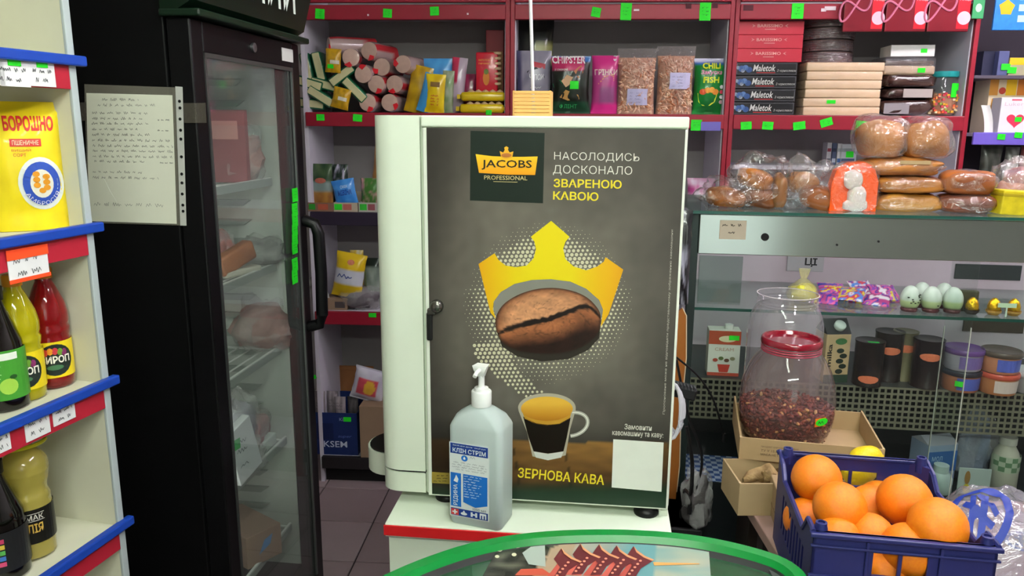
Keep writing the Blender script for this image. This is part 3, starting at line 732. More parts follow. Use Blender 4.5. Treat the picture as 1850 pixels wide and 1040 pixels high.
for k in range(len(secs) - 1):
    for i in range(N_): bot.f.append((k * N_ + i, k * N_ + (i + 1) % N_, (k + 1) * N_ + (i + 1) % N_, (k + 1) * N_ + i)); bot.mi.append(0)
bot.f += [tuple(range(N_))[::-1], tuple(range((len(secs) - 1) * N_, len(secs) * N_))]; bot.mi += [0, 0]
PLB, Nn, Ll, Pp = base('translucent_plastic')
Pp.inputs['Base Color'].default_value = (*lin('e0eeec'), 1); Pp.inputs['Transmission Weight'].default_value = .42; Pp.inputs['Roughness'].default_value = .35; Pp.inputs['IOR'].default_value = 1.2
bd = bot.build('bottle_body', PLB, sb, True)
pm = MB().lathe([(.0205, sh + .036), (.021, sh + .04), (.021, sh + .066), (.0195, sh + .068), (.015, sh + .068), (.0145, sh + .074), (.008, sh + .075), (.0065, sh + .079), (.0065, sh + .10)], 22)
pc = pm.build('pump_collar', mat('e8eae8', .3), sb, True)
hd = MB(); hd.add([(-.016, -.011, sh + .122), (.016, -.011, sh + .122), (.013, .012, sh + .122), (-.013, .012, sh + .122), (-.006, -.005, sh + .098), (.006, -.005, sh + .098), (.006, .006, sh + .098), (-.006, .006, sh + .098), (-.012, -.012, sh + .112), (.012, -.012, sh + .112), (.010, .010, sh + .112), (-.010, .010, sh + .112)],
       [(0, 1, 2, 3), (7, 6, 5, 4), (4, 5, 9, 8), (5, 6, 10, 9), (6, 7, 11, 10), (7, 4, 8, 11), (8, 9, 1, 0), (9, 10, 2, 1), (10, 11, 3, 2), (11, 8, 0, 3)])
hd.build('pump_head', mat('eceeec', .3), sb, True)
MB().tube([(0, -.005, sh + .114), (0, -.026, sh + .113), (0, -.036, sh + .108)], .0045, 8).build('nozzle', mat('eceeec', .3), sb, True)
MB().tube([(0, 0, .012), (0, 0, sh + .05)], .0035, 8).build('dip_tube', mat('d5dddb', .4), sb)
kx, kz, ox = 1.13, 1.02, -.008
def lf(off): return lambda x, z: Vector((x * kx + ox, -sd / 2 - off, z * kz))
fa, fb_, fc_ = lf(.0006), lf(.0011), lf(.0016)
lb = patch(sb, 'label', fa, -.042, .018, .036, .180, mat('dfe6e4', .4))
NV = mat('173a86', .45); BL = mat('1b6cc4', .45); LW = mat('e8eef0', .45)
patch(lb, 'title_band', fb_, -.040, .156, .034, .178, NV)
lettering(lb, 'КЛІН СТРІМ', fc_, -.035, .159, .030, .1685, LW, .015)
lettering(lb, 'Засіб для дезінфекції рук', fc_, -.035, .172, .030, .1755, LW)
polyg(lb, 'drop_mark', fb_, oval(-.012, .148, .0065, .0065, 18), BL)
polyg(lb, 'drop', fc_, [(-.012, .1525), (-.0095, .148), (-.0105, .1455), (-.0135, .1455), (-.0145, .148)], LW)
scribble(lb, 'fine_print', fb_, [(-.001, .010, .149, .005), (-.034, .030, .136, .003), (-.037, .032, .131, .003), (-.037, .032, .126, .003), (-.030, .028, .121, .003)], mat('8a9298', .6), .0006, 3)
patch(lb, 'blue_panel', fb_, -.040, .040, -.019, .114, BL)
lettering(lb, 'РІДИНА', lambda x, z: fc_(-.0245 - z, .043 + x), 0, 0, .046, .010, LW, .012)
polyg(lb, 'hand_mark', fc_, [(-.034, .096), (-.026, .093), (-.024, .101), (-.0285, .110), (-.031, .103)], LW)
polyg(lb, 'blue_panel', fb_, [(-.015, .114), (.033, .114), (.033, .052), (.009, .044), (-.015, .052)], BL)
scribble(lb, 'fine_print', fc_, [(-.013, .022 - .004 * (i % 3), .109 - i * .0056, .0026) for i in range(9)], LW, .0007, 9)
lettering(lb, '1000 мл', fb_, .004, .037, .030, .043, mat('39434c', .5))
patch(lb, 'icon_band', fb_, -.040, .020, .034, .036, NV)
polyg(lb, 'red_square', fc_, [(-.039, .0215), (-.024, .0215), (-.024, .0345), (-.039, .0345)], mat('d0443c', .5))
f4 = lf(.002)
patch(lb, 'cross', f4, -.0330, .0230, -.0300, .0330, LW); patch(lb, 'cross', f4, -.0365, .0265, -.0265, .0295, LW)
polyg(lb, 'icon', fc_, oval(-.0135, .0265, .0065, .0032, 14), LW); polyg(lb, 'icon', fc_, [(-.0135, .034), (-.011, .030), (-.016, .030)], LW)
patch(lb, 'icon', fc_, .000, .023, .004, .033, LW); patch(lb, 'icon', fc_, .009, .023, .013, .033, LW); patch(lb, 'icon', fc_, .003, .0265, .010, .0295, LW)
patch(lb, 'icon', fc_, .018, .022, .031, .034, LW); patch(lb, 'icon', f4, .0205, .022, .023, .030, NV); patch(lb, 'icon', f4, .026, .022, .0285, .030, NV)

# ================================================================== chest freezer with bowed green rim
ZF = .92
out = [(.49, .42), (-.43, .36), (-.435, .80), (-.40, .93), (-.32, 1.05), (-.22, 1.149), (-.155, 1.208), (-.062, 1.268), (.05, 1.302), (.173, 1.312), (.28, 1.305), (.363, 1.285), (.44, 1.248), (.487, 1.21), (.503, 1.15)]
def inset(pts, d):
    n = len(pts); res = []
    for i in range(n):
        a, b_, c = Vector(pts[i - 1]), Vector(pts[i]), Vector(pts[(i + 1) % n])
        n1 = Vector((-(b_ - a).y, (b_ - a).x)).normalized(); n2 = Vector((-(c - b_).y, (c - b_).x)).normalized()
        m = (n1 + n2); m = m / max(.4, m.dot(n1)) ; res.append((b_.x - m.x * d * -1, b_.y - m.y * d * -1))
    return res
ccw = sum(out[i - 1][0] * out[i][1] - out[i][0] * out[i - 1][1] for i in range(len(out))) > 0
if not ccw: out = out[::-1]
def smooth(pts, it=2):
    for _ in range(it):
        q = []
        for i in range(len(pts)):
            a, b_ = pts[i], pts[(i + 1) % len(pts)]
            q += [(a[0] * .75 + b_[0] * .25, a[1] * .75 + b_[1] * .25), (a[0] * .25 + b_[0] * .75, a[1] * .25 + b_[1] * .75)]
        pts = q
    return pts
out = smooth(out, 2)
fz = thing('chest_freezer', 'ice cream chest freezer with a bowed green rim and glass lid', 'freezer', (0, 0, 0))
GR = mat('08742f', .3, var=.05); 
def ring(b, p0, z0, p1, z1):
    n = len(p0); b.add([(x, y, z0) for x, y in p0] + [(x, y, z1) for x, y in p1], [(i, (i + 1) % n, n + (i + 1) % n, n + i) for i in range(n)])
i1, i2, i3, i4, i5 = inset(out, .006), inset(out, .026), inset(out, .034), inset(out, .046), inset(out, .05)
b = MB(); ring(b, out, ZF - .05, out, ZF - .012); ring(b, out, ZF - .012, i1, ZF); ring(b, i1, ZF, i2, ZF); ring(b, i2, ZF, i3, ZF - .012); ring(b, i3, ZF - .012, i3, ZF - .05); ring(b, i3, ZF - .05, out, ZF - .05)
b.build('rim', GR, fz, True)
b = MB(); ring(b, i3, ZF - .010, i4, ZF - .016); ring(b, i4, ZF - .016, i4, ZF - .05); ring(b, i3, ZF - .05, i4, ZF - .05); ring(b, i3, ZF - .01, i3, ZF - .05)
b.build('gasket', mat('0d0f0e', .5), fz)
MB().extr(i4, ZF - .022, ZF - .016).build('glass_lid', film('7fc79a', .10, .04, ior=1.4), fz)
b = MB(); ring(b, inset(out, .012), ZF - .05, inset(out, .03), .05); b.add([(x, y, .05) for x, y in inset(out, .03)], [tuple(range(len(out)))])
b.build('body', mat('cfd4cf', .4), fz, True)
b = MB(); ring(b, i5, ZF - .05, inset(out, .07), .35); b.add([(x, y, .35) for x, y in inset(out, .07)], [tuple(range(len(out)))]); ring(b, i5, ZF - .05, inset(out, .012), ZF - .05); b.open = True
b.build('inner_tub', mat('8fae9a', .5), fz)
for (x, y) in ((.44, .47), (-.38, .42), (.3, 1.2), (-.05, 1.17)): MB().lathe([(.02, 0), (.02, .05)], 10, (x, y, 0)).build('caster', mat('222222', .5), fz)
MB().box(.442, 1.09, ZF - .0155, .472, 1.235, ZF - .0125, .001).build('corner_plate', mat('3d4240', .4), fz)
for q, (x, y, c) in enumerate(((-.12, 1.02, '2c9a4e'), (-.02, 1.06, '3cae62'), (.41, 1.05, '7fb894'), (-.2, .95, '55b06a'), (.36, .9, '2f8f55'))):
    MB().box(-.05, -.03, 0, .05, .03, .3, .008).build('ice_cream_box', mat(c, .5), fz).location = (x, y, .351)

# picture sheet on the lid
ZP = ZF - .0155
mg = thing('picture_print', 'glossy print of red pagoda roofs lying on the green freezer', 'print', (0, 0, ZP))
cn_ = [atZ(*p, ZP + .004) for p in ((908, 975), (1279, 971), (1284, 1040), (872, 1040))]
v_l = Vector(cn_[3]) - Vector(cn_[0]); v_r = Vector(cn_[2]) - Vector(cn_[1])
D_ = .26 / .069
def mp(px, py, off=0.): q = atZ(px, py, ZP + .004); return Vector((q[0], q[1], .004 + off))
A, Bq = Vector(cn_[0]), Vector(cn_[1]); Cq = Bq + v_r.normalized() * .27; Dq = A + v_l.normalized() * .27
b = MB(); top = [Vector((q.x, q.y, .004)) for q in (A, Bq, Cq, Dq)]; b.add(top + [v - Vector((0, 0, .004)) for v in top], [(0, 1, 2, 3), (7, 6, 5, 4), (0, 1, 5, 4), (1, 2, 6, 5), (2, 3, 7, 6), (3, 0, 4, 7)])
b.build('sheet', mat('d8d6cc', .4), mg)
def mcol(u, v):
    c = mixc((196, 186, 168), (120, 176, 180), (u - .35) * 3 - max(0, u - .8) * 6 + .5 * n3(u * 5, v * 8, 1.))
    if u > .75: c = mixc(c, (214, 206, 176), .5 + .5 * n3(u * 6, v * 12, 3.))
    d = n3(u * 14, v * 14, 9.)
    if u < .27 - .1 * v + .03 * d: c = mixc((44, 46, 42), (120, 122, 104), d + .2)
    elif u < .36: c = mixc(c, (190, 150, 110), .5)
    return lin(tuple(max(6, q * .82) for q in c))
b = MB(); b.open = True
b.grid(lambda u, v: (A.lerp(Bq, u).lerp(Dq.lerp(Cq, u), v)) - Vector((0, 0, ZP)) + Vector((0, 0, .0004)), 70, 40, colf=mcol)
sk = b.build('picture', printed(.25), mg)
def z7(x, y): return (880 + x / 4.405, 940 + y / 4.405)
fm = lambda k: (lambda x, y: mp(*z7(x, y), .0006 + k * .0003))
for k, (x, y) in enumerate(((590, 225), (740, 190), (890, 195), (1030, 205), (1165, 212))):
    polyg(sk, 'pagoda_tower', fm(1), [(x - 130, y + 245), (x - 10, y + 95), (x + 90, y + 100), (x + 10, y + 250)], mat('b8564a' if k % 2 else 'a84a40', .4))
    polyg(sk, 'pagoda_roof', fm(2 + k), [(x, y), (x + 30, y + 40), (x + 90, y + 85), (x + 160, y + 112), (x + 60, y + 175), (x + 20, y + 240), (x - 70, y + 245), (x - 10, y + 150), (x - 60, y + 85)], mat('5a2428', .4))
    polyg(sk, 'roof_edge', fm(7), [(x, y), (x + 30, y + 36), (x + 92, y + 80), (x + 165, y + 110), (x + 150, y + 120), (x + 80, y + 92), (x + 22, y + 50)], mat('c98a62', .4))
    for q in range(5): polyg(sk, 'roof_lantern', fm(7), oval(x + 55 - q * 22, y + 118 + q * 26, 12, 8, 8), mat('d98a70', .4))
polyg(sk, 'pagoda_spire', fm(2), [(1320, 335), (1690, 345), (1690, 351), (1330, 362)], mat('d29a58', .4))
for (x, y, r) in ((100, 235, 24), (240, 205, 26), (310, 165, 22), (80, 290, 18), (400, 180, 18), (215, 275, 20), (130, 160, 16)):
    polyg(sk, 'blossom', fm(2), oval(x, y, r, r * .7, 9), mat('c9c8a8', .5))
polyg(sk, 'pale_roof', fm(1), [(280, 260), (350, 210), (460, 200), (465, 370), (330, 350)], mat('9aa69c', .5))
polyg(sk, 'red_shrine', fm(2), [(220, 440), (270, 390), (440, 385), (520, 440)], mat('b04a38', .5))

# ================================================================== goods on the left shelf
def ls_at(px, py, lx, z):
    y, _ = LS.atx(px, py, lx); return LS.w(lx, y, z)
YB = lin('e6cf10'); 
t, B = bag_thing('flour_bag', 'yellow paper bag of flour on the upper left shelf', 'flour', ls_at(50, 390, -.08, 1.459), 34, .138, .222, .085, lambda u, v: mixc(YB, lin('d9c00c'), n3(u * 6, v * 6, 0) + .3), .55, seed=3, wr=.05, crimp=.03, nx=16, nz=18, base=.8)
f1, f2, f3 = B.fn(.0008), B.fn(.0014), B.fn(.002)
RD = mat('c02a24', .5)
lettering(t, 'БОРОШНО', f1, -.022, .172, .057, .198, RD, .04)
patch(t, 'red_band', f1, -.016, .146, .034, .159, RD, 6, 2); lettering(t, 'ПШЕНИЧНЕ', f2, -.012, .1485, .030, .1565, mat('e8cfae', .5), .01)
lettering(t, 'ВИЩИЙ', f1, -.014, .137, .016, .1425, RD); lettering(t, 'СОРТ', f1, -.012, .129, .008, .1345, RD)
polyg(t, 'seal_rim', f1, oval(.028, .082, .038, .046, 28), mat('d8dcd8', .5)); polyg(t, 'seal_ring', f2, oval(.028, .082, .031, .038, 28), mat('2a4aa6', .5))
polyg(t, 'seal_centre', f3, oval(.028, .082, .019, .025, 22), mat('dcd8c8', .5))
f4_ = B.fn(.0026)
for i in range(7): polyg(t, 'wheat_ear', f4_, oval(.028 + (.008 * ((i % 2) * 2 - 1) if i else 0), .070 + i * .0048, .006, .005, 10), mat('d08a24', .5))
lettering(t, 'АМБРОСІЯ', lambda x, z: f4_(.036 + (.029 + z) * math.sin(x), .085 - (.029 + z) * math.cos(x)) if False else f4_(.028 + (.028 - z) * math.sin(x), .082 - (.034 - z) * math.cos(x)), -1.1, -.004, 1.1, .003, mat('dcd8e8', .5))
scribble(t, 'fine_print', f1, [(-.072, -.056, .11 - .006 * i, .003) for i in range(5)], mat('8a7a20', .6), .0007, 3)

def bottle(name, label, loc, rz, prof, liquid, cap, capz, group=None, sx=1.):
    t = thing(name, label, 'bottle', loc, rz, group)
    MB().lathe(prof, 26).build('bottle_body', liquid, t, True)
    MB().lathe(capz, 18).build('cap', cap, t, True)
    return t
syr = [(.028, 0), (.033, .004), (.034, .02), (.034, .09), (.032, .097), (.034, .104), (.0345, .112), (.0315, .118), (.034, .124), (.034, .14), (.030, .160), (.020, .186), (.0135, .2), (.0135, .21)]
cpz = [(.0155, .205), (.0158, .222), (.014, .225), (0, .225)]
def liquid(c, t=.5, r=.06): 
    m, N, L, P = base('liquid_in_plastic'); P.inputs['Base Color'].default_value = (*lin(c), 1); P.inputs['Transmission Weight'].default_value = t; P.inputs['Roughness'].default_value = r; P.inputs['IOR'].default_value = 1.3; P.inputs['Coat Weight'].default_value = .6
    return m
def syrup(label, loc, rz, c, c2, band=None):
    t = bottle('syrup_bottle', label, loc, rz, syr, liquid(c), mat(c2, .4), cpz, 'syrup bottles on the left shelf')
    f1, f2, f3 = wrapfn(.0345, .0004), wrapfn(.0345, .0009), wrapfn(.0345, .0014)
    lb = patch(t, 'label', f1, -.1, .022, .1, .090, mat('e2c81c', .4), 30, 1)
    polyg(lb, 'dark_roundel', f2, oval(.006, .056, .030, .030, 22), mat('1c2620', .5))
    for k, (a, c3) in enumerate(((-.012, 'c2402a'), (-.004, 'd88a20'), (.004, 'b8323a'), (.012, '5f8a2a'), (.019, '7a2a5a'))): polyg(lb, 'fruit', f3, oval(.002 + a, .074 - abs(a) * .25, .005, .007, 8), mat(c3, .5))
    lettering(lb, 'СИРОП', f3, -.020, .050, .030, .064, mat('ece8da', .4), .03)
    polyg(lb, 'leaf', f3, oval(.004, .042, .014, .005, 10), mat('3f6a48', .5))
    return t
syrup('bottle of yellow syrup with an orange cap on the left shelf', ls_at(46, 700, -.07, 1.162), 25, 'dcd010', 'd08a1a')
syrup('bottle of dark red syrup with an orange cap on the left shelf', ls_at(100, 690, -.075, 1.162), 30, '9c1018', 'c8761a')
jc = [(.03, 0), (.037, .004), (.038, .02), (.038, .10), (.036, .118), (.026, .15), (.018, .175), (.0145, .19), (.0145, .2)]
t = bottle('juice_bottle', 'dark bottle with a green apple label at the left edge', ls_at(8, 710, -.065, 1.162), 20, jc, liquid('0e0808', .1), mat('141414', .4), [(.017, .19), (.017, .212), (0, .213)])
f1, f2, f3 = wrapfn(.0385, .0004), wrapfn(.0385, .0009), wrapfn(.0385, .0014)
lb = patch(t, 'label', f1, -.1, .022, .1, .108, mat('3f8a2c', .4), 30, 1)
polyg(lb, 'apple', f2, oval(.018, .046, .014, .014, 18), mat('9ac44a', .4)); polyg(lb, 'leaf', f3, oval(.026, .062, .006, .004, 8), mat('1d4a1a', .5))
patch(lb, 'white_tab', f2, .008, .092, .036, .104, mat('dfe4d8', .4), 4, 1); scribble(lb, 'fine_print', f2, [(-.02, .01, .088 - i * .007, .003) for i in range(5)], mat('cfe0b8', .5), .0007, 2)
# lower shelf: oil bottle with a handle ring, dark jug
OL = mat('b8a24a', .12, var=.08)
OL, N_o, L_o, P_o = base('sunflower_oil'); P_o.inputs['Base Color'].default_value = (*lin('dccb66'), 1); P_o.inputs['Transmission Weight'].default_value = .6; P_o.inputs['Roughness'].default_value = .1; P_o.inputs['IOR'].default_value = 1.25; P_o.inputs['Coat Weight'].default_value = .8
op = [(.030, 0), (.036, .004), (.037, .03), (.038, .035), (.038, .1), (.035, .108), (.037, .114), (.034, .121), (.032, .128), (.034, .14), (.037, .150), (.038, .162), (.0395, .166), (.038, .170), (.0395, .175), (.036, .186), (.028, .198), (.020, .206), (.016, .212), (.015, .222)]
t = bottle('oil_bottle', 'clear bottle of sunflower oil with a black label on the lower left shelf', ls_at(62, 985, -.075, .866), 25, op, OL, mat('d6c23a', .4), [(.018, .214), (.018, .235), (0, .236)])
MB().tube([(.02 * math.cos(a) * 1.7 + .005, .026 * math.sin(a) - .006, .2155 + .004 * math.cos(a)) for a in [q * .3 for q in range(21)]], .0035, 6, closed=True).build('handle_ring', mat('d6cf2a', .35), t, True)
f1, f2 = wrapfn(.0385, .0004), wrapfn(.0385, .0009)
lb = patch(t, 'label', f1, -.1, .034, .1, .1, mat('14120e', .35), 30, 1)
lettering(lb, 'ОЛІЯ', f2, -.012, .055, .024, .073, mat('c9a24a', .4), .02); lettering(lb, 'ЧУМАК', f2, -.018, .080, .026, .090, mat('d8d4c8', .4), .01)
patch(lb, 'white_rule', f2, -.02, .0775, .028, .0785, mat('d8d4c8', .4), 4, 1); patch(lb, 'white_rule', f2, -.02, .0915, .028, .0925, mat('d8d4c8', .4), 4, 1)
for i in range(8): polyg(lb, 'sunflower', f2, oval(-.022 + .007 * math.cos(i * .785), .042 + .007 * math.sin(i * .785), .004, .004, 7), mat('d8a81c', .4))
t = bottle('cola_bottle', 'large dark bottle with small coloured label squares at the lower left edge', ls_at(2, 985, -.07, .866), 10, [(a * 1.12, z * 1.0) for a, z in jc], liquid('0a0606', .1), mat('141414', .4), [(.019, .19), (.019, .212), (0, .213)])
f1, f2 = wrapfn(.0432, .0004), wrapfn(.0432, .0009)
lb = patch(t, 'label', f1, -.1, .022, .1, .095, mat('1a1a1c', .4), 30, 1)
for k, c in enumerate(('c2446a', '3a6ab0', '4f9a4a', 'c8b040', 'b03a5a')): patch(lb, 'colour_square', f2, .012, .034 + k * .0105, .024, .042 + k * .0105, mat(c, .4), 2, 1)
patch(lb, 'bar_code', f2, -.004, .03, .003, .085, mat('cfd6d0', .4), 2, 1)

# ================================================================== fridge contents
# interior light tube belongs to the fridge
MB().tube([(-.085, .0565, .45), (-.085, .0565, 1.72)], .006, 8).build('light_strip', glow('f2f4ea', 24), fr, True)
def fg_at(px, py, lx, z): y, _ = FG.atx(px, py, lx); return FG.w(lx, y, z)
WS = lambda z: z + .006
# upper shelf: red boxes and a lumpy clear bag
for k, (y, z, c, l) in enumerate(((.44, WS(1.475), '8f4a50', 'dull red frozen food box on the upper fridge shelf'), (.50, WS(1.475), '5d3a40', 'maroon box leaning at the far end of the upper fridge shelf'))):
    t = thing('frozen_food_box', l, 'box', FG.w(-.17 - .12 * k, y, z), FG.deg + 4)
    MB().box(-.07, -.012, 0, .07, .012, .2, .002).build('carton', mat(c, .5), t); patch(t, 'carton_print', flat(.012), -.05, .12, .05, .17, mat('c98a86', .5))
def lump(name, label, cat, loc, rz, rx, ry, rz_, c, fc='ffffff', seed=0, op=.12):
    t = thing(name, label, cat, loc, rz)
    blob(rx, ry, rz_, 18, 12, .85, .3, seed, .85, colf=lambda u, v: mixc(lin(c), tuple(q * .55 for q in lin(c)), .5 + n3(u * 9, v * 9, seed))).build('contents', printed(.5, bump=.4, bs=50), t, True)
    blob(rx * 1.06, ry * 1.08, rz_ * 1.06, 22, 16, .85, .38, seed + 1, .87).build('film_bag', film(fc, op, .15, .5, 45), t, True)
    return t
lump('frozen_bag', 'clear bag of pale pink frozen food at the top of the fridge', 'bag', fg_at(432, 240, -.15, WS(1.475)), 0, .06, .06, .075, 'b98d86', seed=2)
lump('frozen_bag', 'clear bag of silver packets on the middle fridge shelf', 'bag', fg_at(470, 375, -.13, WS(1.22)), 10, .07, .06, .045, '9a9a98', seed=5)
lump('frozen_bag', 'pink film bag at the far end of the middle fridge shelf', 'bag', FG.w(-.22, .46, WS(1.22)), 10, .05, .04, .06, 'a8655e', seed=8)
lump('frozen_bag', 'pale pink bag with a red base on the lower middle fridge shelf', 'bag', fg_at(475, 540, -.14, WS(.96)), 10, .085, .09, .075, 'a8837e', seed=11)
lump('frozen_bag', 'white knotted bag on the lowest wire shelf of the fridge', 'bag', fg_at(433, 870, -.13, WS(.66)), 10, .06, .05, .05, 'cfc8be', seed=14)
lump('frozen_bag', 'reddish bag beside the white box low in the fridge', 'bag', fg_at(445, 770, -.17, WS(.66)), 10, .06, .12, .05, 'a0706c', seed=17)
t = thing('pastry_pack', 'brown pastry pack tilted on the middle fridge shelf', 'pastry', fg_at(425, 372, -.12, WS(1.22)), FG.deg + 70)
MB().box(-.065, -.02, 0, .065, .02, .055, .008, M=Matrix.Rotation(math.radians(-18), 4, 'Y') @ Matrix.Translation((0, 0, .025))).build('pastry', mat('9a5f40', .5, bump=.3), t, True)
MB().box(-.066, -.021, .0, .066, .021, .02, .006).build('tray', mat('b8b4a8', .5), t)
t = thing('white_carton', 'white printed carton slumped against the fridge glass', 'box', fg_at(422, 640, -.075, .80), FG.deg + 80)
t.location.z = .80
lump('frozen_bag', 'lilac film bag on the fridge shelf above the white carton', 'bag', fg_at(418, 640, -.15, WS(.66)), 0, .05, .05, .10, '9a9aa6', seed=21)
MB().box(-.06, -.012, -.13, .045, .012, .035, .002, M=Matrix.Rotation(math.radians(-16), 4, 'Y')).build('carton', mat('c9ccd0', .5), t)
scribble(t, 'carton_print', flat(.0125), [(-.03, .03, -.02, .012), (-.03, .02, -.045, .012), (-.02, .02, -.09, .014)], mat('5a6068', .5), .002, 6)
patch(t, 'green_mark', flat(.0125), -.045, -.03, -.015, .0, mat('3fa85a', .5))
t.location.z = .66 + .006 + .145
MB().box(-.30, .24, .664, -.10, .52, .70, .004).build('white_tray', mat('c2cdc6', .5), fr)
t = thing('blue_label_box', 'brown cardboard box with a blue mark at the fridge bottom', 'box', fg_at(445, 1010, -.16, .366), FG.deg + 60)
carton(t, .12, .2, .10, mat('8a7060', .6)); polyg(t, 'blue_mark', flat(.1), [(-.02, .03), (.02, .05), (.03, .08), (0, .07)], mat('4a7ab0', .5))

# ================================================================== goods on the back shelving
S1 = 1.69
def bs_at(px, ly, z, py=None): x, _ = BS.aty(px, py if py else 200, ly); return BS.w(x, ly, z)
def bs_px(px, py, ly): x, z = BS.aty(px, py, ly); return BS.w(x, ly, z)
SC_ = lambda ly: (3.35 + ly) / F * 1.0        # metres per photo pixel there

# --- round biscuit rolls, lying with their ends to the front
rl = thing('biscuit_roll', 'round biscuit roll', 'biscuits', group='round biscuit rolls heaped on the top shelf')
RR = .040
def hexish(u, r): a = 2 * math.pi * u; return r * (1 + .04 * math.cos(6 * a))
b = MB(); b.grid(lambda u, v: Vector((hexish(u, RR * (.9 if v < .05 else 1)) * math.cos(2 * math.pi * u), v * .2, hexish(u, RR * (.9 if v < .05 else 1)) * math.sin(2 * math.pi * u))), 24, 6, True, colf=lambda u, v: lin('c23038') if (.22 < u < .36 or v > .8) else lin('b59a98'))
b.build('wrapper', printed(.25, .5), rl, True)
MB().lathe([(RR * .9, 0), (RR * .88, .003), (RR * .6, .005), (0, .0045)], 24).xf(Matrix.Rotation(math.radians(90), 4, 'X')).build('biscuit_face', mat('bd9d90', .4, var=.14, vs=60, coat=.5), rl, True)
MB().extr([(.42 * RR, .1 * RR), (.97 * RR, -.25 * RR), (.99 * RR, .15 * RR), (.9 * RR, .42 * RR), (.62 * RR, .5 * RR)], .002, .008, Matrix.Rotation(math.radians(90), 4, 'X')).build('red_twist', mat('c8202c', .3, coat=.4), rl, True)
first = True
rolls = [(634, 104, 'biscuit roll left of centre near the top of the heap', 3, -6), (667, 92, 'biscuit roll at the very top of the heap', 2, 14), (690, 121, 'biscuit roll under the topmost roll, right side', 4, 5), (656, 134, 'biscuit roll with yellow print in the middle of the heap', 7, 4), (680, 152, 'biscuit roll with a red twist in the middle of the heap', 2, 3),
         (713, 152, 'biscuit roll with red and yellow print at the right of the heap', 3, 8), (728, 116, 'tall tilted biscuit roll at the upper right of the heap', 5, 12), (664, 180, 'biscuit roll with a red twist on the shelf board', 2, 0), (704, 183, 'biscuit roll on the shelf board at the right', 1, 3)]
for i, (px, py, lab, ra, yaw) in enumerate(rolls):
    ly = .03 + .012 * (i % 3); x, z = BS.aty(px, py, ly)
    if i >= 7: z = S1 + RR * 1.045
    o = rl if first else dup(rl); first = False
    o['label'] = lab; o.location = BS.w(x, ly, z); o.rotation_euler = (0, math.radians(ra * 40), math.radians(BS.deg - yaw))
o = dup(rl, label='biscuit roll lying sideways at the top left of the heap'); x, z = BS.aty(597, 84, .12); o.location = BS.w(x, .10, z + .0); o.rotation_euler = (0, math.radians(30), math.radians(-65))

# --- green wafer packs with cream strip
gp = thing('green_wafer_pack', 'green pack', 'wafers', group='green wafer packs heaped on the top shelf')
MB().box(-.06, 0, -.021, .06, .13, .021, .006).build('wrapper', mat('12593a', .3, coat=.5, var=.2), gp, True)
MB().box(-.056, -.002, -.015, .056, .003, .015, .002).build('cream_strip', mat('c3bd92', .35, var=.2, coat=.3), gp)
first = True
for (px, py, rot, ly, lab) in [(553, 122, 80, .05, 'green wafer pack standing upright by the fridge handle side'), (575, 120, 78, .06, 'second upright green wafer pack from the left'), (617, 136, -36, .035, 'green wafer pack tilted below the yellow pack'), (556, 150, 16, .03, 'green wafer pack lying at the far left of the heap'), (586, 153, 14, .05, 'green wafer pack lying left of centre in the heap'), (640, 162, 45, .03, 'green wafer pack slanting down beside the biscuit rolls'), (578, 174, 32, .03, 'green wafer pack slanting at the lower left of the heap'), (560, 187, 6, .05, 'green wafer pack lowest on the shelf board at the left')]:
    x, z = BS.aty(px, py, ly); o = gp if first else dup(gp); first = False
    o['label'] = lab; o.location = BS.w(x, ly, max(z, S1 + .02 + .048 * abs(math.sin(math.radians(rot))))); o.rotation_euler = (0, math.radians(rot), math.radians(BS.deg + 4))
# yellow cracker packs
for k, (px, py, w_, h_, rot, lab) in enumerate([(601, 131, 28, 40, 4, 'yellow cracker pack with a white tag among the biscuit rolls'), (612, 196, 32, 36, 14, 'yellow cracker pack with a white tag low in the heap')]):
    x, z = BS.aty(px, py, .02); s = SC_(.02)
    t, B = bag_thing('cracker_pack', lab, 'crackers', BS.w(x, .025, max(z, S1 + .006)), BS.deg, w_ * s, h_ * s, .03, lambda u, v: mixc(lin('c89a1c'), lin('8a6a1a'), n3(u * 5, v * 5, k) + .2), .3, tilt=rot, seed=k, wr=.2)
    patch(t, 'white_tag', B.fn(.002), -.01, .035, .03, .05, mat('cfc8b8', .5), 3, 1)
    if k == 0: patch(t, 'green_mark', B.fn(.002), -.022, .016, .006, .032, mat(GREEN, .5), 2, 1)
# --- yellow, blue, pink packs
def bsbag(name, label, cat, x0, y0, x1, y1, ly, d, colf, tilt=0, lean=0, seed=0, rough=.3, wr=.14, shelf=S1, rz=0, nx=12, nz=14, base=0.):
    cx, z, w_, h_ = BS.rect(x0, y0, x1, y1, ly)
    return bag_thing(name, label, cat, BS.w(cx, ly, shelf + .001 if shelf else z), BS.deg + rz, w_, (h_ + z - shelf) if shelf else h_, d, colf, rough, tilt, lean, seed, wr, nx=nx, nz=nz, base=base)
yn = lambda c1, c2, s=0: (lambda u, v: mixc(lin(c1), lin(c2), .5 + 1.2 * n3(u * 4 + s, v * 5, s)))
bsbag('snack_bag', 'mustard yellow snack bag leaning beside the biscuit rolls', 'snack bag', 728, 118, 768, 199, .07, .03, yn('c8a01a', 'a07a12', 1), tilt=12, seed=4)
t, B = bsbag('snack_bag', 'blue and white snack bag leaning on the yellow noodle pack', 'snack bag', 750, 132, 786, 204, .035, .025, lambda u, v: lin('d8dce0') if u > .62 else lin('3f8fc8'), tilt=16, seed=6)
t, B = bsbag('noodle_pack', 'bright yellow noodle pack with red print on the top shelf', 'noodles', 766, 134, 802, 200, .03, .025, lambda u, v: mixc(lin('e2c414'), lin('c8a010'), n3(u * 4, v * 4, 2) + .3), tilt=4, seed=9)
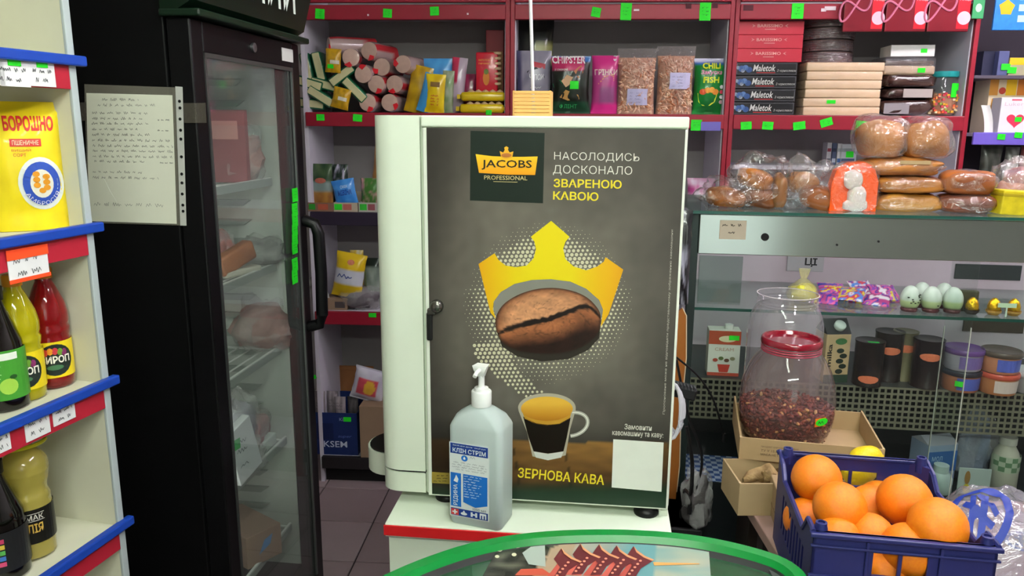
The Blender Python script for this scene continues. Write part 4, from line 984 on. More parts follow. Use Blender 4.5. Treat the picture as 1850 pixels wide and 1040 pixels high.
scribble(t, 'lettering', B.fn(.0015), [(-.018, .02, .03 + .012 * i, .008) for i in range(4)], mat('b8382a', .5), .002, 4)
patch(t, 'brown_window', B.fn(.0015), -.022, .105, .02, .125, mat('7a5a28', .5), 3, 2)
t, B = bsbag('snack_bag', 'sky blue snack bag behind the yellow noodle pack', 'snack bag', 766, 106, 818, 190, .10, .03, yn('4f9fd8', '3a80c0', 3), seed=12)
bsbag('snack_bag', 'grey green snack bag right of the noodle pack', 'snack bag', 797, 128, 818, 198, .05, .025, yn('9aa08a', '6f8a5a', 5), seed=14, tilt=3)
bsbag('snack_bag', 'lilac and red snack bag leaning on the grey green bag', 'snack bag', 808, 104, 836, 198, .09, .03, lambda u, v: lin('b83050') if (u < .5 and v > .55) else lin('b8a4b4'), seed=16, tilt=6)
bsbag('snack_bag', 'small magenta packet in front of the red biscuit pack', 'snack bag', 832, 134, 862, 180, .12, .03, yn('a82a5a', '7f2448', 2), seed=18)
# red biscuit pack with window, dark red carton, two yellow wafer packs
cx, z, w_, h_ = BS.rect(860, 84, 908, 157, .06)
t = thing('red_biscuit_pack', 'tall red biscuit pack with a biscuit window by the red upright', 'biscuits', BS.w(cx, .07, S1 + .085), BS.deg)
MB().box(-w_ / 2, -.02, 0, w_ / 2 - .02, .02, h_, .006).build('wrapper', mat('c01c30', .3, coat=.5, var=.1), t, True)
for i in range(7): MB().lathe([(.0, 0), (.017, .001), (.019, .006), (.017, .011), (0, .012)], 14).xf(Matrix.Translation((w_ / 2 - .024, -.004, .03 + i * .0205))).build('biscuit', mat('c8a888', .5, var=.1), t, True)
lettering(t, 'НАПОЛЕОН', flat(.02), -w_ / 2 + .012, h_ * .78, w_ / 2 - .05, h_ * .83, mat('d8a840', .5)); lettering(t, 'печиво', flat(.02), -w_ / 2 + .012, h_ * .7, w_ / 2 - .05, h_ * .74, mat('d8a840', .5))
polyg(t, 'printed_figure', flat(.02), oval(-.012, h_ * .36, .014, .03, 14), mat('c8782a', .5)); polyg(t, 'printed_leaf', flat(.021), oval(-.012, h_ * .52, .01, .012, 10), mat('5a6a2a', .5))
cx, z, w_, h_ = BS.rect(878, 54, 910, 200, .16)
t = thing('cookie_carton', 'dark red carton at the back beside the red upright', 'box', BS.w(cx, .2, S1), BS.deg)
carton(t, w_, .08, h_ + z - S1, mat('7a1a24', .5)); patch(t, 'brown_panel', flat(.04), -w_ / 2 + .01, .03, w_ / 2 - .005, .26, mat('8a5a28', .5))
wp = thing('yellow_wafer_pack', 'yellow wafer pack', 'wafers', group='two yellow wafer packs')
cx, z, w_, h_ = BS.rect(832, 158, 911, 178, .05)
MB().box(-w_ / 2, -.035, .0, w_ / 2, .035, .036, .010).build('wrapper', mat('d2b414', .3, coat=.5, var=.15), wp, True)
for i in range(5): MB().lathe([(.0, 0), (.014, .0), (.0155, .005), (.0, .014)], 12).xf(Matrix.Translation((-.05 + i * .03, -.012, .034))).build('cream_swirl', mat('cfb28a', .5), wp, True)
for sx in (-1, 1): MB().box(sx * w_ / 2 - .002, -.03, .008, sx * w_ / 2 + .016 * sx, .03, .026, .002).build('crimped_end', mat('c8a810', .35), wp)
wp.location = BS.w(cx, .05, S1 + .001); wp.rotation_euler[2] = BS.a; wp['label'] = 'yellow wafer pack lying on the shelf board under its twin'
dup(wp, BS.w(cx + .004, .052, S1 + .05), (0, 0, BS.deg + 2), 'yellow wafer pack stacked on top of its twin')

# --- middle bay: chips and croutons
t, B = bsbag('chips_bag', 'black crisp bag with a yellow mark behind the white rod', 'snack bag', 936, 36, 1000, 200, .2, .05, lambda u, v: mixc(lin('141414'), lin('3a3a30'), n3(u * 5, v * 6, 2) + .1) if not (.55 < v < .72 and u > .45) else lin('9a9a60'), seed=21)
t, B = bsbag('chips_bag', 'grey violet crisp bag with a black emblem behind the wooden box', 'snack bag', 933, 92, 996, 203, .07, .05, lambda u, v: lin('3c3a58') if u < .15 else mixc(lin('8e8a98'), lin('6a6678'), n3(u * 5, v * 5, 3) + .3), seed=23)
f1, f2 = B.fn(.0012), B.fn(.002)
polyg(t, 'emblem', f1, [(-.024, .01), (.045, .01), (.05, .15), (.01, .19), (-.03, .17)], mat('15151a', .4))
lettering(t, 'ЧІПСИ', f2, -.02, .135, .045, .16, mat('cfd0d4', .4), .03, .2); polyg(t, 'red_ribbon', f2, [(-.01, .19), (.05, .18), (.05, .2), (-.01, .212)], mat('a8283a', .4))
scribble(t, 'pale_print', f2, [(-.015, .04, .06 + i * .02, .012) for i in range(3)], mat('b8bcc0', .4), .003, 5)
t, B = bsbag('chips_bag', 'black and pink crisp bag with a green sticker', 'snack bag', 995, 102, 1066, 204, .04, .06, lambda u, v: lin('b02a5a') if (.76 < v < .97 and u < .84) else (lin('3a6aa8') if v > .9 else (lin('123a24') if v < .2 else mixc(lin('14160f'), lin('1d3a26'), n3(u * 3, v * 3, 1)))), seed=25, nx=24, nz=26)
f1, f2 = B.fn(.0012), B.fn(.002)
lettering(t, 'CHIPSTER', f1, -.078, .200, .062, .232, mat('e6dede', .4), .03)
polyg(t, 'printed_chip', f1, [(.015, .17), (.045, .195), (.055, .165), (.035, .14)], mat('a8683c', .4)); polyg(t, 'printed_chip', f1, [(-.045, .065), (-.02, .095), (.035, .075), (.04, .058), (-.01, .052)], mat('b88a4a', .4))
polyg(t, 'printed_hand', f1, [(-.04, .13), (-.015, .155), (.01, .145), (-.005, .115), (-.02, .105)], mat('c8a07a', .4)); polyg(t, 'green_sleeve', f1, [(-.08, .12), (-.045, .135), (-.035, .12), (-.075, .105)], mat('1f7a4a', .4))
lettering(t, 'зі смаком', f1, -.07, .172, -.015, .182, mat('cfd8cf', .4)); lettering(t, 'ФЛІНТ', f1, -.045, .02, .03, .038, mat('2f9a5a', .4), .01)
patch(t, 'price_sticker', B.fn(.004), -.002, .098, .036, .13, mat(GREEN, .5), 2, 2)
t, B = bsbag('crouton_bag', 'magenta crouton bag with a clear window', 'snack bag', 1068, 101, 1117, 205, .05, .05, lambda u, v: lin('d8308a') if v < .2 else (lin('c02a78') if v > .72 else (lin('8a4a78') if v < .5 and .25 < u < .9 else lin('a83a7a'))), seed=27)
f1 = B.fn(.0012)
lettering(t, 'ГРІНКИ', f1, -.045, .155, .052, .178, mat('e0cfc0', .4), .01)
for k in range(4): polyg(t, 'printed_crouton', f1, [(-.03 + k * .008, .118 + k * .009), (.04, .132 + k * .008), (.04, .137 + k * .008), (-.03 + k * .008, .123 + k * .009)], mat('c8885a', .4))
polyg(t, 'white_mark', f1, oval(.04, .225, .008, .014, 12), mat('dcd4d8', .4))
def snack(label, x0, y0, x1, y1, ly, seed):
    cx, z, w_, h_ = BS.rect(x0, y0, x1, y1, ly); h_ += z - S1
    t = thing('snack_bag', label, 'snack bag', BS.w(cx, ly, S1 + .001), BS.deg, 'clear bags of pink puffed snack')
    B = Bag(w_, h_ * .86, .075, .03, .1, seed, .5); B.mesh(lambda u, v: mixc(lin('b87a58'), lin('d8a888'), .5 + n3(u * 9, v * 12, seed)), 14, 16).build('snack_fill', printed(.6, bump=.6, bs=70), t, True)
    rnd = random.Random(seed); b = MB()
    for i in range(230):                    # puffed curls against the film
        u, v = rnd.uniform(.06, .94), rnd.uniform(.03, .97); p = B.pt(u, v) + Vector((0, -.002, 0)); a = rnd.uniform(0, 3.1); L = rnd.uniform(.010, .018)
        dv = Vector((math.cos(a), rnd.uniform(-.3, .1), math.sin(a))) * L; sd_ = Vector((-dv.z, 0, dv.x)).normalized() * .005
        c = mixc(lin('b8704a'), lin('f0cdb0'), rnd.random())
        b.add([p - dv, p - sd_ + Vector((0, -.003, 0)), p + dv, p + sd_, p + Vector((0, -.006, 0))], [(0, 1, 4), (1, 2, 4), (2, 3, 4), (3, 0, 4)], c)
    o = b.build('puffed_pieces', printed(.6), t); o['kind'] = 'stuff'
    B2 = Bag(w_ * 1.04, h_, .088, .03, .2, seed + 1, .5); B2.mesh(None, 16, 20).build('film_bag', film('e8e0e0', .08, .12, .9, 45, 1., 1.6), t, True)
    return t, B2
t, B = snack('clear bag of pink snack curls beside the magenta bag', 1115, 88, 1184, 204, .05, 31)
lb = patch(t, 'label', B.fn(.004), -.042, .035, .048, .10, mat('bdb8d8', .5), 4, 3); scribble(lb, 'label_print', B.fn(.0055), [(-.03, .02, .08 - i * .012, .007) for i in range(4)], mat('9a96b8', .5), .0015, 3)
t, B = snack('clear bag of pink snack curls beside the green chilli bag', 1186, 84, 1253, 204, .06, 33)
lb = patch(t, 'label', B.fn(.004), -.03, .10, .062, .165, mat('bdb8d8', .5), 4, 3); scribble(lb, 'label_print', B.fn(.0055), [(-.02, .03, .145 - i * .012, .007) for i in range(4)], mat('9a96b8', .5), .0015, 3)
t, B = bsbag('chips_bag', 'green snack bag with a bowl picture and yellow lettering', 'snack bag', 1252, 106, 1313, 204, .06, .06, lambda u, v: lin('b8b8d0') if v > .92 else (lin('3a5aa0') if v > .87 else mixc(lin('0f7a2c'), lin('0a5a24'), n3(u * 3, v * 3, 2) + .3)), seed=35, nx=20, nz=22)
f1, f2, f3 = B.fn(.0012), B.fn(.002), B.fn(.0028)
lettering(t, 'CHILI', f1, -.038, .182, .038, .206, mat('d2d82a', .4), .03); lettering(t, 'Закуска', f2, -.045, .155, .046, .177, mat('e08ab0', .4), .02, .2); lettering(t, 'FISH', f1, -.034, .125, .034, .15, mat('d2d82a', .4), .03)
polyg(t, 'printed_bowl', f1, [(-.055, .085), (.03, .085), (.022, .05), (.0, .035), (-.03, .035), (-.048, .05)], mat('c8d02a', .4))
for k, (x, z, c) in enumerate(((-.035, .09, 'c8502a'), (-.015, .096, 'd8902a'), (.004, .098, 'e0a040'), (.02, .09, 'd8802a'))): polyg(t, 'printed_snack', f2, oval(x, z, .014, .012, 10), mat(c, .4))
for k in range(4): polyg(t, 'printed_mark', f2, oval(.046, .11 - k * .02, .009, .008, 8), mat(('d8d8d8', 'c8405a', 'd8d8d8', 'c8a0a8')[k], .4))
# pink packet lower down, right of the machine
bsbag('snack_bag', 'pink and white packet on the shelf right of the coffee machine', 'snack bag', 1240, 322, 1296, 380, .08, .05, lambda u, v: mixc(lin('b8488a'), lin('d8c8d8'), .5 + 1.5 * n3(u * 5, v * 5, 3)), shelf=1.27, seed=37)

# --- right bay
def bx(name, label, x0, y0, x1, y1, ly, d, c, cat='box', group=None, zb=None, bev=.002, rz=0):
    cx, z, w_, h_ = BS.rect(x0, y0, x1, y1, ly)
    if zb is not None: h_ += z - zb if False else 0; z = zb
    t = thing(name, label, cat, BS.w(cx, ly + d / 2, z), BS.deg + rz, group)
    MB().box(-w_ / 2, -d / 2, 0, w_ / 2, d / 2, h_, bev).build('carton', c, t); return t, w_, h_, d
z = S1; BKB = mat('17171b', .3, coat=.3)
order = ['lowest', 'second', 'third', 'topmost']
for i in range(4):
    t, w_, h_, d = bx('black_cake_box', f'black cake box with blue figures, {order[i]} of the four black boxes' if i in (0, 3) else f'black cake box with blue figures, {order[i]} from the bottom of its stack', 1334 + i, 0, 1450, 21.6, .03, .2, BKB, group='black cake boxes', zb=z)
    h_ = .0515; ch = t.children[0]; ch.data = MB().box(-w_ / 2, -d / 2, 0, w_ / 2, d / 2, h_, .002).mesh('carton', BKB)
    f1 = flat(d / 2, .0008); f2 = flat(d / 2, .0014)
    b = MB(); e = .003
    for q in ((-w_ / 2 + .004, .004, w_ / 2 - .004, .0055), (-w_ / 2 + .004, h_ - .0055, w_ / 2 - .004, h_ - .004), (-w_ / 2 + .004, .004, -w_ / 2 + .0055, h_ - .004), (w_ / 2 - .0055, .004, w_ / 2 - .004, h_ - .004)): b.box(q[0], -d / 2 - .0008, q[1], q[2], -d / 2, q[3])
    b.build('border_line', mat('5a5a60', .5), t)
    for k, (x, zz, r, c) in enumerate(((-.10, .026, .014, '3a5a90'), (-.085, .03, .012, '5a7ab0'), (-.07, .022, .013, '2a4a80'), (-.115, .03, .008, '8a9aa8'), (-.095, .018, .008, 'a8b0b8'))): polyg(t, 'printed_figure', f1, oval(x, zz, r, r * .9, 10), mat(c, .4))
    lettering(t, 'Maletok', f1, -.055, .016, .035, .042, mat('cfd0cc', .4), .01, .25); lettering(t, 'З чорносливом', f1, .042, .012, .118, .024, mat('b8b8b4', .4), 0, .2)
    patch(t, 'red_rule', f1, -.04, .009, .035, .012, mat('a83030', .4))
    z += h_ + .0008
for i in range(3):
    t, w_, h_, d = bx('red_cake_box', ['red cake box resting on the black boxes', 'middle one of the three red cake boxes', 'topmost of the three red cake boxes'][i], 1337, 0, 1456, 21.6, .035, .2, mat('b32c3c', .35), group='red cake boxes', zb=z)
    h_ = .0525; t.children[0].data = MB().box(-w_ / 2, -d / 2, 0, w_ / 2, d / 2, h_, .002).mesh('carton', mat('b32c3c', .35))
    lettering(t, 'BARISSIMO', flat(d / 2, .0008), -.055, .028, .045, .04, mat('d8a49c', .4), .012)
    for sx in (-1, 1): polyg(t, 'flourish', flat(d / 2, .0008), [(-.005 + sx * .058, .034), (-.005 + sx * .072, .041), (-.005 + sx * .066, .034), (-.005 + sx * .072, .027)], mat('c88a86', .4))
    patch(t, 'fine_rule', flat(d / 2, .0008), -.025, .019, .018, .022, mat('c88a86', .4))
    z += h_ + .0008
# cream slabs (wafer sheets)
z = S1
for i in range(6):
    x0, x1 = [(1455, 1594), (1454, 1594), (1455, 1592), (1455, 1593), (1456, 1593), (1455, 1595)][i]
    cx, _, w_, _ = BS.rect(x0, 150, x1, 160, .03); hh = .0338
    t = thing('wafer_sheet_pack', ['lowest cream wafer sheet pack on the shelf board', 'cream wafer sheet pack with a green sticker', 'third cream wafer sheet pack from the bottom', 'fourth cream wafer sheet pack from the bottom', 'cream wafer sheet pack just under the topmost one', 'topmost cream wafer sheet pack, under the brown discs'][i], 'wafers', BS.w(cx, .12, z), BS.deg + random.uniform(-1, 1), 'stack of cream wafer sheet packs')
    MB().box(-w_ / 2, -.09, 0, w_ / 2, .09, hh, .004).build('wafer_block', mat('d2b492', .6, var=.12, vs=18), t, True)
    MB().box(-w_ / 2 - .001, -.0915, -.0003, w_ / 2 + .001, .0915, hh + .0005, .005).build('film_wrap', film('ffffff', .03, .12, .4, 50), t, True)
    if i == 1: patch(t, 'price_sticker', flat(.0915, .001), -.06, .012, -.025, .026, mat(GREEN, .5))
    z += hh + .0012
ztop = z
for i in range(4):
    cx, _, w_, _ = BS.rect(1457 + (i % 2) * 2, 100, 1556 - (i % 2) * 2 - (4 if i == 3 else 0), 110, .05); r = w_ / 2; hh = .044
    t = thing('waffle_cake', ['brown film-wrapped round wafer cake, lowest of four', 'brown film-wrapped round wafer cake, second of four from below', 'brown film-wrapped round wafer cake, third of four from below', 'brown film-wrapped round wafer cake at the top of the four'][i], 'wafer cake', BS.w(cx, .05 + r, z), BS.deg, 'round brown wafer cakes')
    b = MB()
    pr = [(r * .97, 0)]
    for k in range(5): pr += [(r * (.985 - .004 * (k % 2)), .001 + k * .0085), (r * .985, .008 + k * .0085), (r * .96, .0085 + k * .0085)]
    pr += [(r * .8, hh), (0, hh + .001)]
    b.lathe(pr, 36).build('wafer_layers', mat('4a2f2a', .5, var=.15), t, True)
    MB().lathe([(r * .99, -.0), (r, .006), (r, hh - .006), (r * .93, hh + .002), (0, hh + .003)], 36).build('film_wrap', film('d8c8d0', .10, .15, 1., 30, 1., 1.8), t, True)
    z += hh + .003
# brown bagged cakes, clear cake box, candy jar
def choc(label, x0, x1, zb, h, ly, seed, c='33201e'):
    cx, _, w_, _ = BS.rect(x0, 170, x1, 180, ly)
    t = thing('bagged_cake', label, 'cake', BS.w(cx, ly + .07, zb), BS.deg, 'dark bagged cakes on the top shelf')
    blob(w_ / 2, .07, h / 2, 24, 12, .45, .12, seed, .95, colf=lambda u, v: mixc(lin(c), lin('5a4038'), n3(u * 8, v * 6, seed) + .1)).build('wrapper', printed(.2, .8, .5, 40), t, True)
    return t, w_
t, w_ = choc('dark brown bagged cake, lowest of its pile', 1597, 1692, S1, .07, .04, 41)
patch(t, 'pale_label', flat(.071, .001), -.10, .008, .0, .05, mat('8a8488', .5))
t, w_ = choc('dark brown bagged cake with a pale label in the middle of its pile', 1597, 1692, S1 + .067, .05, .045, 43)
patch(t, 'pale_label', flat(.072, .001), -.03, .006, .085, .04, mat('a89c98', .5))
t, w_ = choc('shiny chocolate cake pack bulging over the pale label', 1596, 1696, S1 + .115, .05, .03, 47, '2a1614')
cx, _, w_, _ = BS.rect(1596, 120, 1690, 130, .05)
t = thing('cake_tray', 'clear tray of cream cake on the chocolate packs', 'cake', BS.w(cx, .12, S1 + .163), BS.deg + 2)
MB().box(-w_ / 2, -.07, 0, w_ / 2, .07, .035, .008).build('cake', mat('c8b092', .6, var=.15), t, True)
MB().box(-w_ / 2 + .005, -.065, .035, w_ / 2 - .005, .065, .055, .006).build('icing', mat('4a3a30', .5, var=.2), t, True)
MB().box(-w_ / 2 - .002, -.072, .0, w_ / 2 + .002, .072, .07, .012).build('clear_cover', film('e8e4e8', .06, .1, .5, 40), t, True)
patch(t, 'price_sticker', flat(.0722, .001), .03, .008, .06, .026, mat(GREEN, .5))
cx, _, w_, _ = BS.rect(1612, 95, 1690, 105, .05)
t = thing('white_carton', 'flat white carton on top of the clear cake tray', 'box', BS.w(cx, .12, S1 + .234), BS.deg - 3)
carton(t, w_, .13, .045, mat('dcdad8', .5)); patch(t, 'price_sticker', flat(.065, .001), .03, .014, .055, .03, mat(GREEN, .5))
cx, z0, w_, h_ = BS.rect(1689, 128, 1742, 205, .03); r = w_ / 2; h_ += z0 - S1
t = thing('candy_jar', 'glass candy jar with a teal lid by the red upright', 'jar', BS.w(cx, .03 + r, S1), BS.deg)
MB().lathe([(r * .7, 0), (r * .9, .01), (r, .04), (r, .10), (r * .9, .13), (r * .82, .15), (r * .82, h_ - .01)], 28, cap=False).build('jar_glass', film('e6f0ee', .05, .05), t, True)
MB().lathe([(r * .9, h_ - .022), (r * .92, h_ - .018), (r * .92, h_), (0, h_ + .002)], 28).build('lid', mat('1f8a8a', .4), t, True)
rnd = random.Random(5); b = MB()
b.lathe([(0, .004), (r * .68, .004), (r * .88, .014), (r * .95, .04), (r * .94, .085), (0, .095)], 24, colf=lambda z: lin('a86a4a'))
for i in range(140):
    a = rnd.uniform(0, 6.28); zz = rnd.uniform(.012, .092); p = Vector((math.cos(a) * r * .94, math.sin(a) * r * .94, zz)); s_ = .005
    c = lin(rnd.choice(['c8502a', 'd8a030', 'b83a4a', 'd8c8a0', '8a9a3a', 'e08a50']))
    b.box(p.x - s_, p.y - s_, p.z - s_ * .8, p.x + s_, p.y + s_, p.z + s_ * .8, 0, c)
o = b.build('candies', printed(.4), t); o['kind'] = 'stuff'
for zz, ww in ((.115, .017), (.088, .012)):
    patch(t, 'price_sticker', wrapfn(r, .003), .005, zz - .014, .005 + ww * 2, zz + .014, mat(GREEN, .5), 3, 1)
# little carton of packets on the white board
cx, z0, w_, h_ = BS.rect(1496, 250, 1552, 291, .18)
pk = ['c8c8cc', '3a4a6a', 'd8d4d0', '8a3a3a']
for i in range(4):
    t = thing('small_packet', ['white slim packet at the left of the small row', 'dark blue slim packet second in the small row', 'white slim packet third in the small row', 'wide white packet with a green sticker in the small row'][i], 'packet', BS.w(cx - w_ / 2 + (.012 + i * .022 if i < 3 else w_ * .72), .23, 1.481), BS.deg, 'slim packets on the white board')
    ww = .019 if i < 3 else .07
    MB().box(-ww / 2, -.03, 0, ww / 2, .03, h_ * (1 - .02 * i), .001).build('carton', mat(('b8b4bc', '4a5270', 'c8c8cc', 'bcc0c8')[i], .5), t)
    patch(t, 'stripe', flat(.03), -ww * .4, h_ * .12, ww * .4, h_ * .3, mat(('6a6a78', 'a8b0c0', '3a5a90', '4a5a78')[i], .5)); patch(t, 'stripe', flat(.03), -ww * .4, h_ * .6, ww * .4, h_ * .75, mat(('8a3a4a', '2a3048', '9aa0a8', '8a9098')[i], .5))
    if i == 3: patch(t, 'price_sticker', flat(.03, .002), -.01, h_ * .35, .022, h_ * .62, mat(GREEN, .5))
# hanging red packs with the loop sign
for i, (x0, x1) in enumerate(((1526, 1598), (1602, 1676), (1679, 1754))):
    cx, z0, w_, h_ = BS.rect(x0, -30, x1, 57, -.03)
    t = thing('hanging_pack', ['leftmost hanging red pack with a pink loop sign', 'middle hanging red pack with a pink loop sign', 'rightmost hanging red pack with a pink loop sign'][i], 'packet', BS.w(cx, -.022, z0), BS.deg, 'red packs hung on the top rail')
    MB().box(-w_ / 2, -.008, 0, w_ / 2, .008, h_, .003).build('pack', mat('6e0f1e', .3, coat=.3), t)
    f1, f2 = flat(.008, .0008), flat(.008, .0014)
    patch(t, 'bright_panel', f1, .03, .01, w_ / 2 - .002, h_, mat('c81c2c', .35))
    lp = [(-.035 + .058 * math.sin(a), .095 + .052 * math.sin(a) * math.cos(a) * 1.4 + .5 * .058 * math.sin(a)) for a in [q * 2 * math.pi / 40 for q in range(40)]]
    b = MB(); b.tube([f1(*q) for q in lp], .0042, 6, closed=True); b.build('loop_sign', mat('c8708c', .4), t, True)
    polyg(t, 'round_seal', f2, oval(.056, .05, .025, .025, 22), mat('d8b8c8', .4))
    lettering(t, 'АКЦІЯ', f2, .034, .112, .084, .124, mat('e0b8b8', .4), .01); lettering(t, '50%', f2, .044, .16, .08, .178, mat('e0b8b8', .4)); lettering(t, 'Turbo', f2, -.085, .158, -.005, .182, mat('8f8a62', .4), .03, .2)
t = thing('hanging_tag', 'small green hanging tag beside the red loop packs', 'tag', bs_px(1765, 34, -.03), BS.deg)
MB().box(-.022, -.003, 0, .022, .003, .075, .002).build('card', mat('2f8a54', .5), t); polyg(t, 'card_mark', flat(.003), oval(0, .04, .012, .016, 12), mat('a8d0b0', .5))
cx, z0, w_, h_ = BS.rect(1796, -20, 1862, 55, -.03)
t = thing('hanging_pack', 'blue hanging pack with a yellow flower at the top right', 'packet', BS.w(cx, -.03, z0), BS.deg)
MB().box(-w_ / 2, -.006, 0, w_ / 2, .006, h_, .003).build('pack', mat('2a78c8', .4, var=.25, vs=60), t)
polyg(t, 'flower', flat(.006, .0008), [(-.025 + (.024 if k % 2 else .031) * math.cos(k * math.pi / 5 + .3), .083 + (.024 if k % 2 else .031) * math.sin(k * math.pi / 5 + .3)) for k in range(10)], mat('e0a81c', .4))
for k in range(3): patch(t, 'white_tab', flat(.006, .0008), .02, .03 + k * .04, .06, .055 + k * .04, mat('a8c8e4', .4))
# rack at far right
def rkbox(label, x0, y0, x1, y1, ly, d, c, zb=None):
    cx, z0, w_, h_ = BS.rect(x0, y0, x1, y1, ly); zz = z0 if zb is None else zb
    t = thing('goods_box', label, 'box', BS.w(cx, ly + d / 2, zz), BS.deg); carton(t, w_, d, h_ + z0 - zz, mat(c, .5)); return t, w_, h_, d
t, w_, h_, d = rkbox('dark navy box on the upper shelf of the rack', 1775, 92, 1803, 136, .06, .1, '1d2038', z2)
t, w_, h_, d = rkbox('blue grey box beside the navy box on the rack', 1803, 92, 1822, 136, .03, .1, '4a5078', z2)
sticker(t, (0.01, -d / 2 - .003, h_ * .35), .034, .024, 0, 1)
t, w_, h_, d = rkbox('yellow topped box at the right end of the rack', 1823, 104, 1862, 136, .03, .12, '9a9478', z2)
patch(t, 'yellow_top', flat(d / 2), -w_ / 2, h_ * .6, w_ / 2, h_, mat('d8b01c', .5)); sticker(t, (-.03, -d / 2 - .003, h_ * .3), .034, .024, 3, 2)
t, w_, h_, d = rkbox('orange and white cake carton behind the heart box', 1784, 137, 1862, 241, .10, .12, 'd8c8a8', ZR)
for k, (a, b_, c) in enumerate(((-.5, -.3, 'c88a3a'), (-.12, .12, 'e0b41c'), (.14, .4, 'c8782a'))): patch(t, 'carton_print', flat(d / 2), a * w_, h_ * .66, b_ * w_, h_ * .97, mat(c, .5))
patch(t, 'amber_window', flat(d / 2), -.42 * w_, h_ * .05, -.12 * w_, h_ * .6, mat('c8901c', .4))
polyg(t, 'red_seal', flat(d / 2, .001), oval(-.2 * w_, h_ * .74, .014, .014, 12), mat('a83a2a', .5))
t, w_, h_, d = rkbox('white box with a red heart on the violet shelf edge', 1806, 176, 1862, 241, .0, .07, 'd8d4da', ZR)
hp_ = [(.012 + .034 * (math.sin(a) ** 3), .052 + .030 * (.8125 * math.cos(a) - .3125 * math.cos(2 * a) - .125 * math.cos(3 * a) - .0625 * math.cos(4 * a))) for a in [q * .209 for q in range(30)]]
hp_ = [(x - .01, z) for x, z in hp_]
polyg(t, 'red_heart', flat(d / 2, .0008), hp_, mat('c83050', .4)); patch(t, 'red_bar', flat(d / 2, .0008), -.02, .128, .018, .134, mat('c85a6a', .4)); lettering(t, 'Lukerik', flat(d / 2, .0008), -.045, .108, .05, .122, mat('c8b0bc', .4))
patch(t, 'price_sticker', flat(d / 2, .002), -.0, .046, .026, .064, mat(GREEN, .5))
t = thing('paper_roll', 'curled white paper strip left of the heart box', 'paper', bs_px(1781, 241, .0), BS.deg); t.location.z = ZR
b = MB(); b.grid(lambda u, v: Vector((-.02 + u * .035 + .025 * v * v * -1 + .012, .01 * math.sin(u * 3), .11 * v)), 5, 8); b.grid(lambda u, v: Vector((-.02 + u * .035 + .025 * v * v * -1 + .012, .01 * math.sin(u * 3) + .001, .11 * v)), 5, 8, flip=True); b.open = True; b.build('strip', mat('dcdad8', .5), t, True)
for (lab, x0, y0, x1, y1, c) in (('dark green pouch under the violet shelf edge', 1768, 262, 1808, 343, '2a2f28'), ('clear plastic cup bag under the violet shelf edge', 1812, 266, 1838, 343, '8a8a88'), ('red pouch under the violet shelf edge', 1840, 264, 1862, 343, 'a02838')):
    bsbag('pouch', lab, 'packet', x0, y0, x1, y1, .06, .04, yn(c, '5a5a54', x0), shelf=z3, seed=x0)

# --- left bay, lower shelves
def tray(label, x0, x1, y0, y1, ly, d, c, shelf, marks=()):
    cx, z0, w_, h_ = BS.rect(x0, y0, x1, y1, ly); hh = h_ + z0 - shelf
    t = thing('display_tray', label, 'box', BS.w(cx, ly, shelf), BS.deg); m = mat(c, .7); t_ = .003
    MB().box(-w_ / 2, 0, 0, w_ / 2, t_, hh).build('front_wall', m, t); MB().box(-w_ / 2, d - t_, 0, w_ / 2, d, hh * 1.8).build('back_wall', m, t)
    MB().box(-w_ / 2, t_, 0, w_ / 2, d - t_, t_).build('bottom', m, t)
    for sx in (-1, 1): MB().box(sx * w_ / 2 - (t_ if sx > 0 else 0), t_, t_, sx * w_ / 2 + (t_ if sx < 0 else 0), d - t_, hh).build('side_wall', m, t)
    for (a, b_, c2) in marks: patch(t, 'front_mark', flat(0, .001), a * w_, hh * .2, b_ * w_, hh * .85, mat(c2, .5))
    return t
S2 = 1.27; S3 = .826; S4 = .134
tray('brown display tray with a dull red mark by the fridge handle', 556, 602, 366, 383, .01, .2, '7a5a4a', S2, ((-.45, -.2, '2a8a2a'), (-.1, .3, 'a8503a')))
tray('pale display tray with a green sticker under the blue packet', 603, 646, 366, 383, .01, .2, 'a89a88', S2, ((-.47, -.15, '25c825'), (-.1, .25, 'a85a50')))
tray('pale display tray with a green sticker beside the machine', 648, 690, 366, 383, .01, .2, 'a8a49c', S2, ((-.45, -.15, '2fa82f'), (-.1, .2, '8a4a50')))
def below(name, label, cat, x0, y0, x1, y1, ly, d, colf, shelf, **k): return bsbag(name, label, cat, x0, y0, x1, y1, ly, d, colf, shelf=shelf + .004, **k)
t, B = below('seasoning_packet', 'green seasoning packet with a picture of broth', 'packet', 560, 296, 602, 372, .06, .03, lambda u, v: mixc(lin('25402a'), lin('4a5a3a'), n3(u * 4, v * 4, 1) + .3) if v > .62 else (lin('7a8a88') if v > .36 else mixc(lin('a8783a'), lin('7a4a2a'), n3(u * 5, v * 4, 3) + .4)), S2, seed=51)
polyg(t, 'red_oval', B.fn(.0015), oval(.0, .125, .026, .012, 16), mat('a85a4a', .5))
t, B = below('seasoning_packet', 'dark green seasoning packet behind the blue packet', 'packet', 600, 297, 630, 372, .1, .03, lambda u, v: mixc(lin('1a2a20'), lin('b8b0c8'), 2.4 * n3(u * 6, v * 6, 2) - .1), S2, seed=53)
t, B = below('seasoning_packet', 'bright blue packet tilted in the display tray', 'packet', 606, 324, 648, 368, .05, .03, yn('2f78c8', '4a90d8', 2), S2 + .02, seed=55, tilt=-10)
lettering(t, 'МІВІНА', B.fn(.0018), -.03, .045, .035, .068, mat('1d3a8a', .4), .03, .2); lettering(t, 'смак', B.fn(.0018), -.012, .075, .022, .088, mat('c8dcec', .4))
t, B = below('seasoning_packet', 'green and pink packet at the machine edge', 'packet', 652, 322, 688, 372, .06, .03, lambda u, v: mixc(lin('3a6a2a'), lin('c88a98'), 2 * n3(u * 5, v * 5, 4)), S2, seed=57)
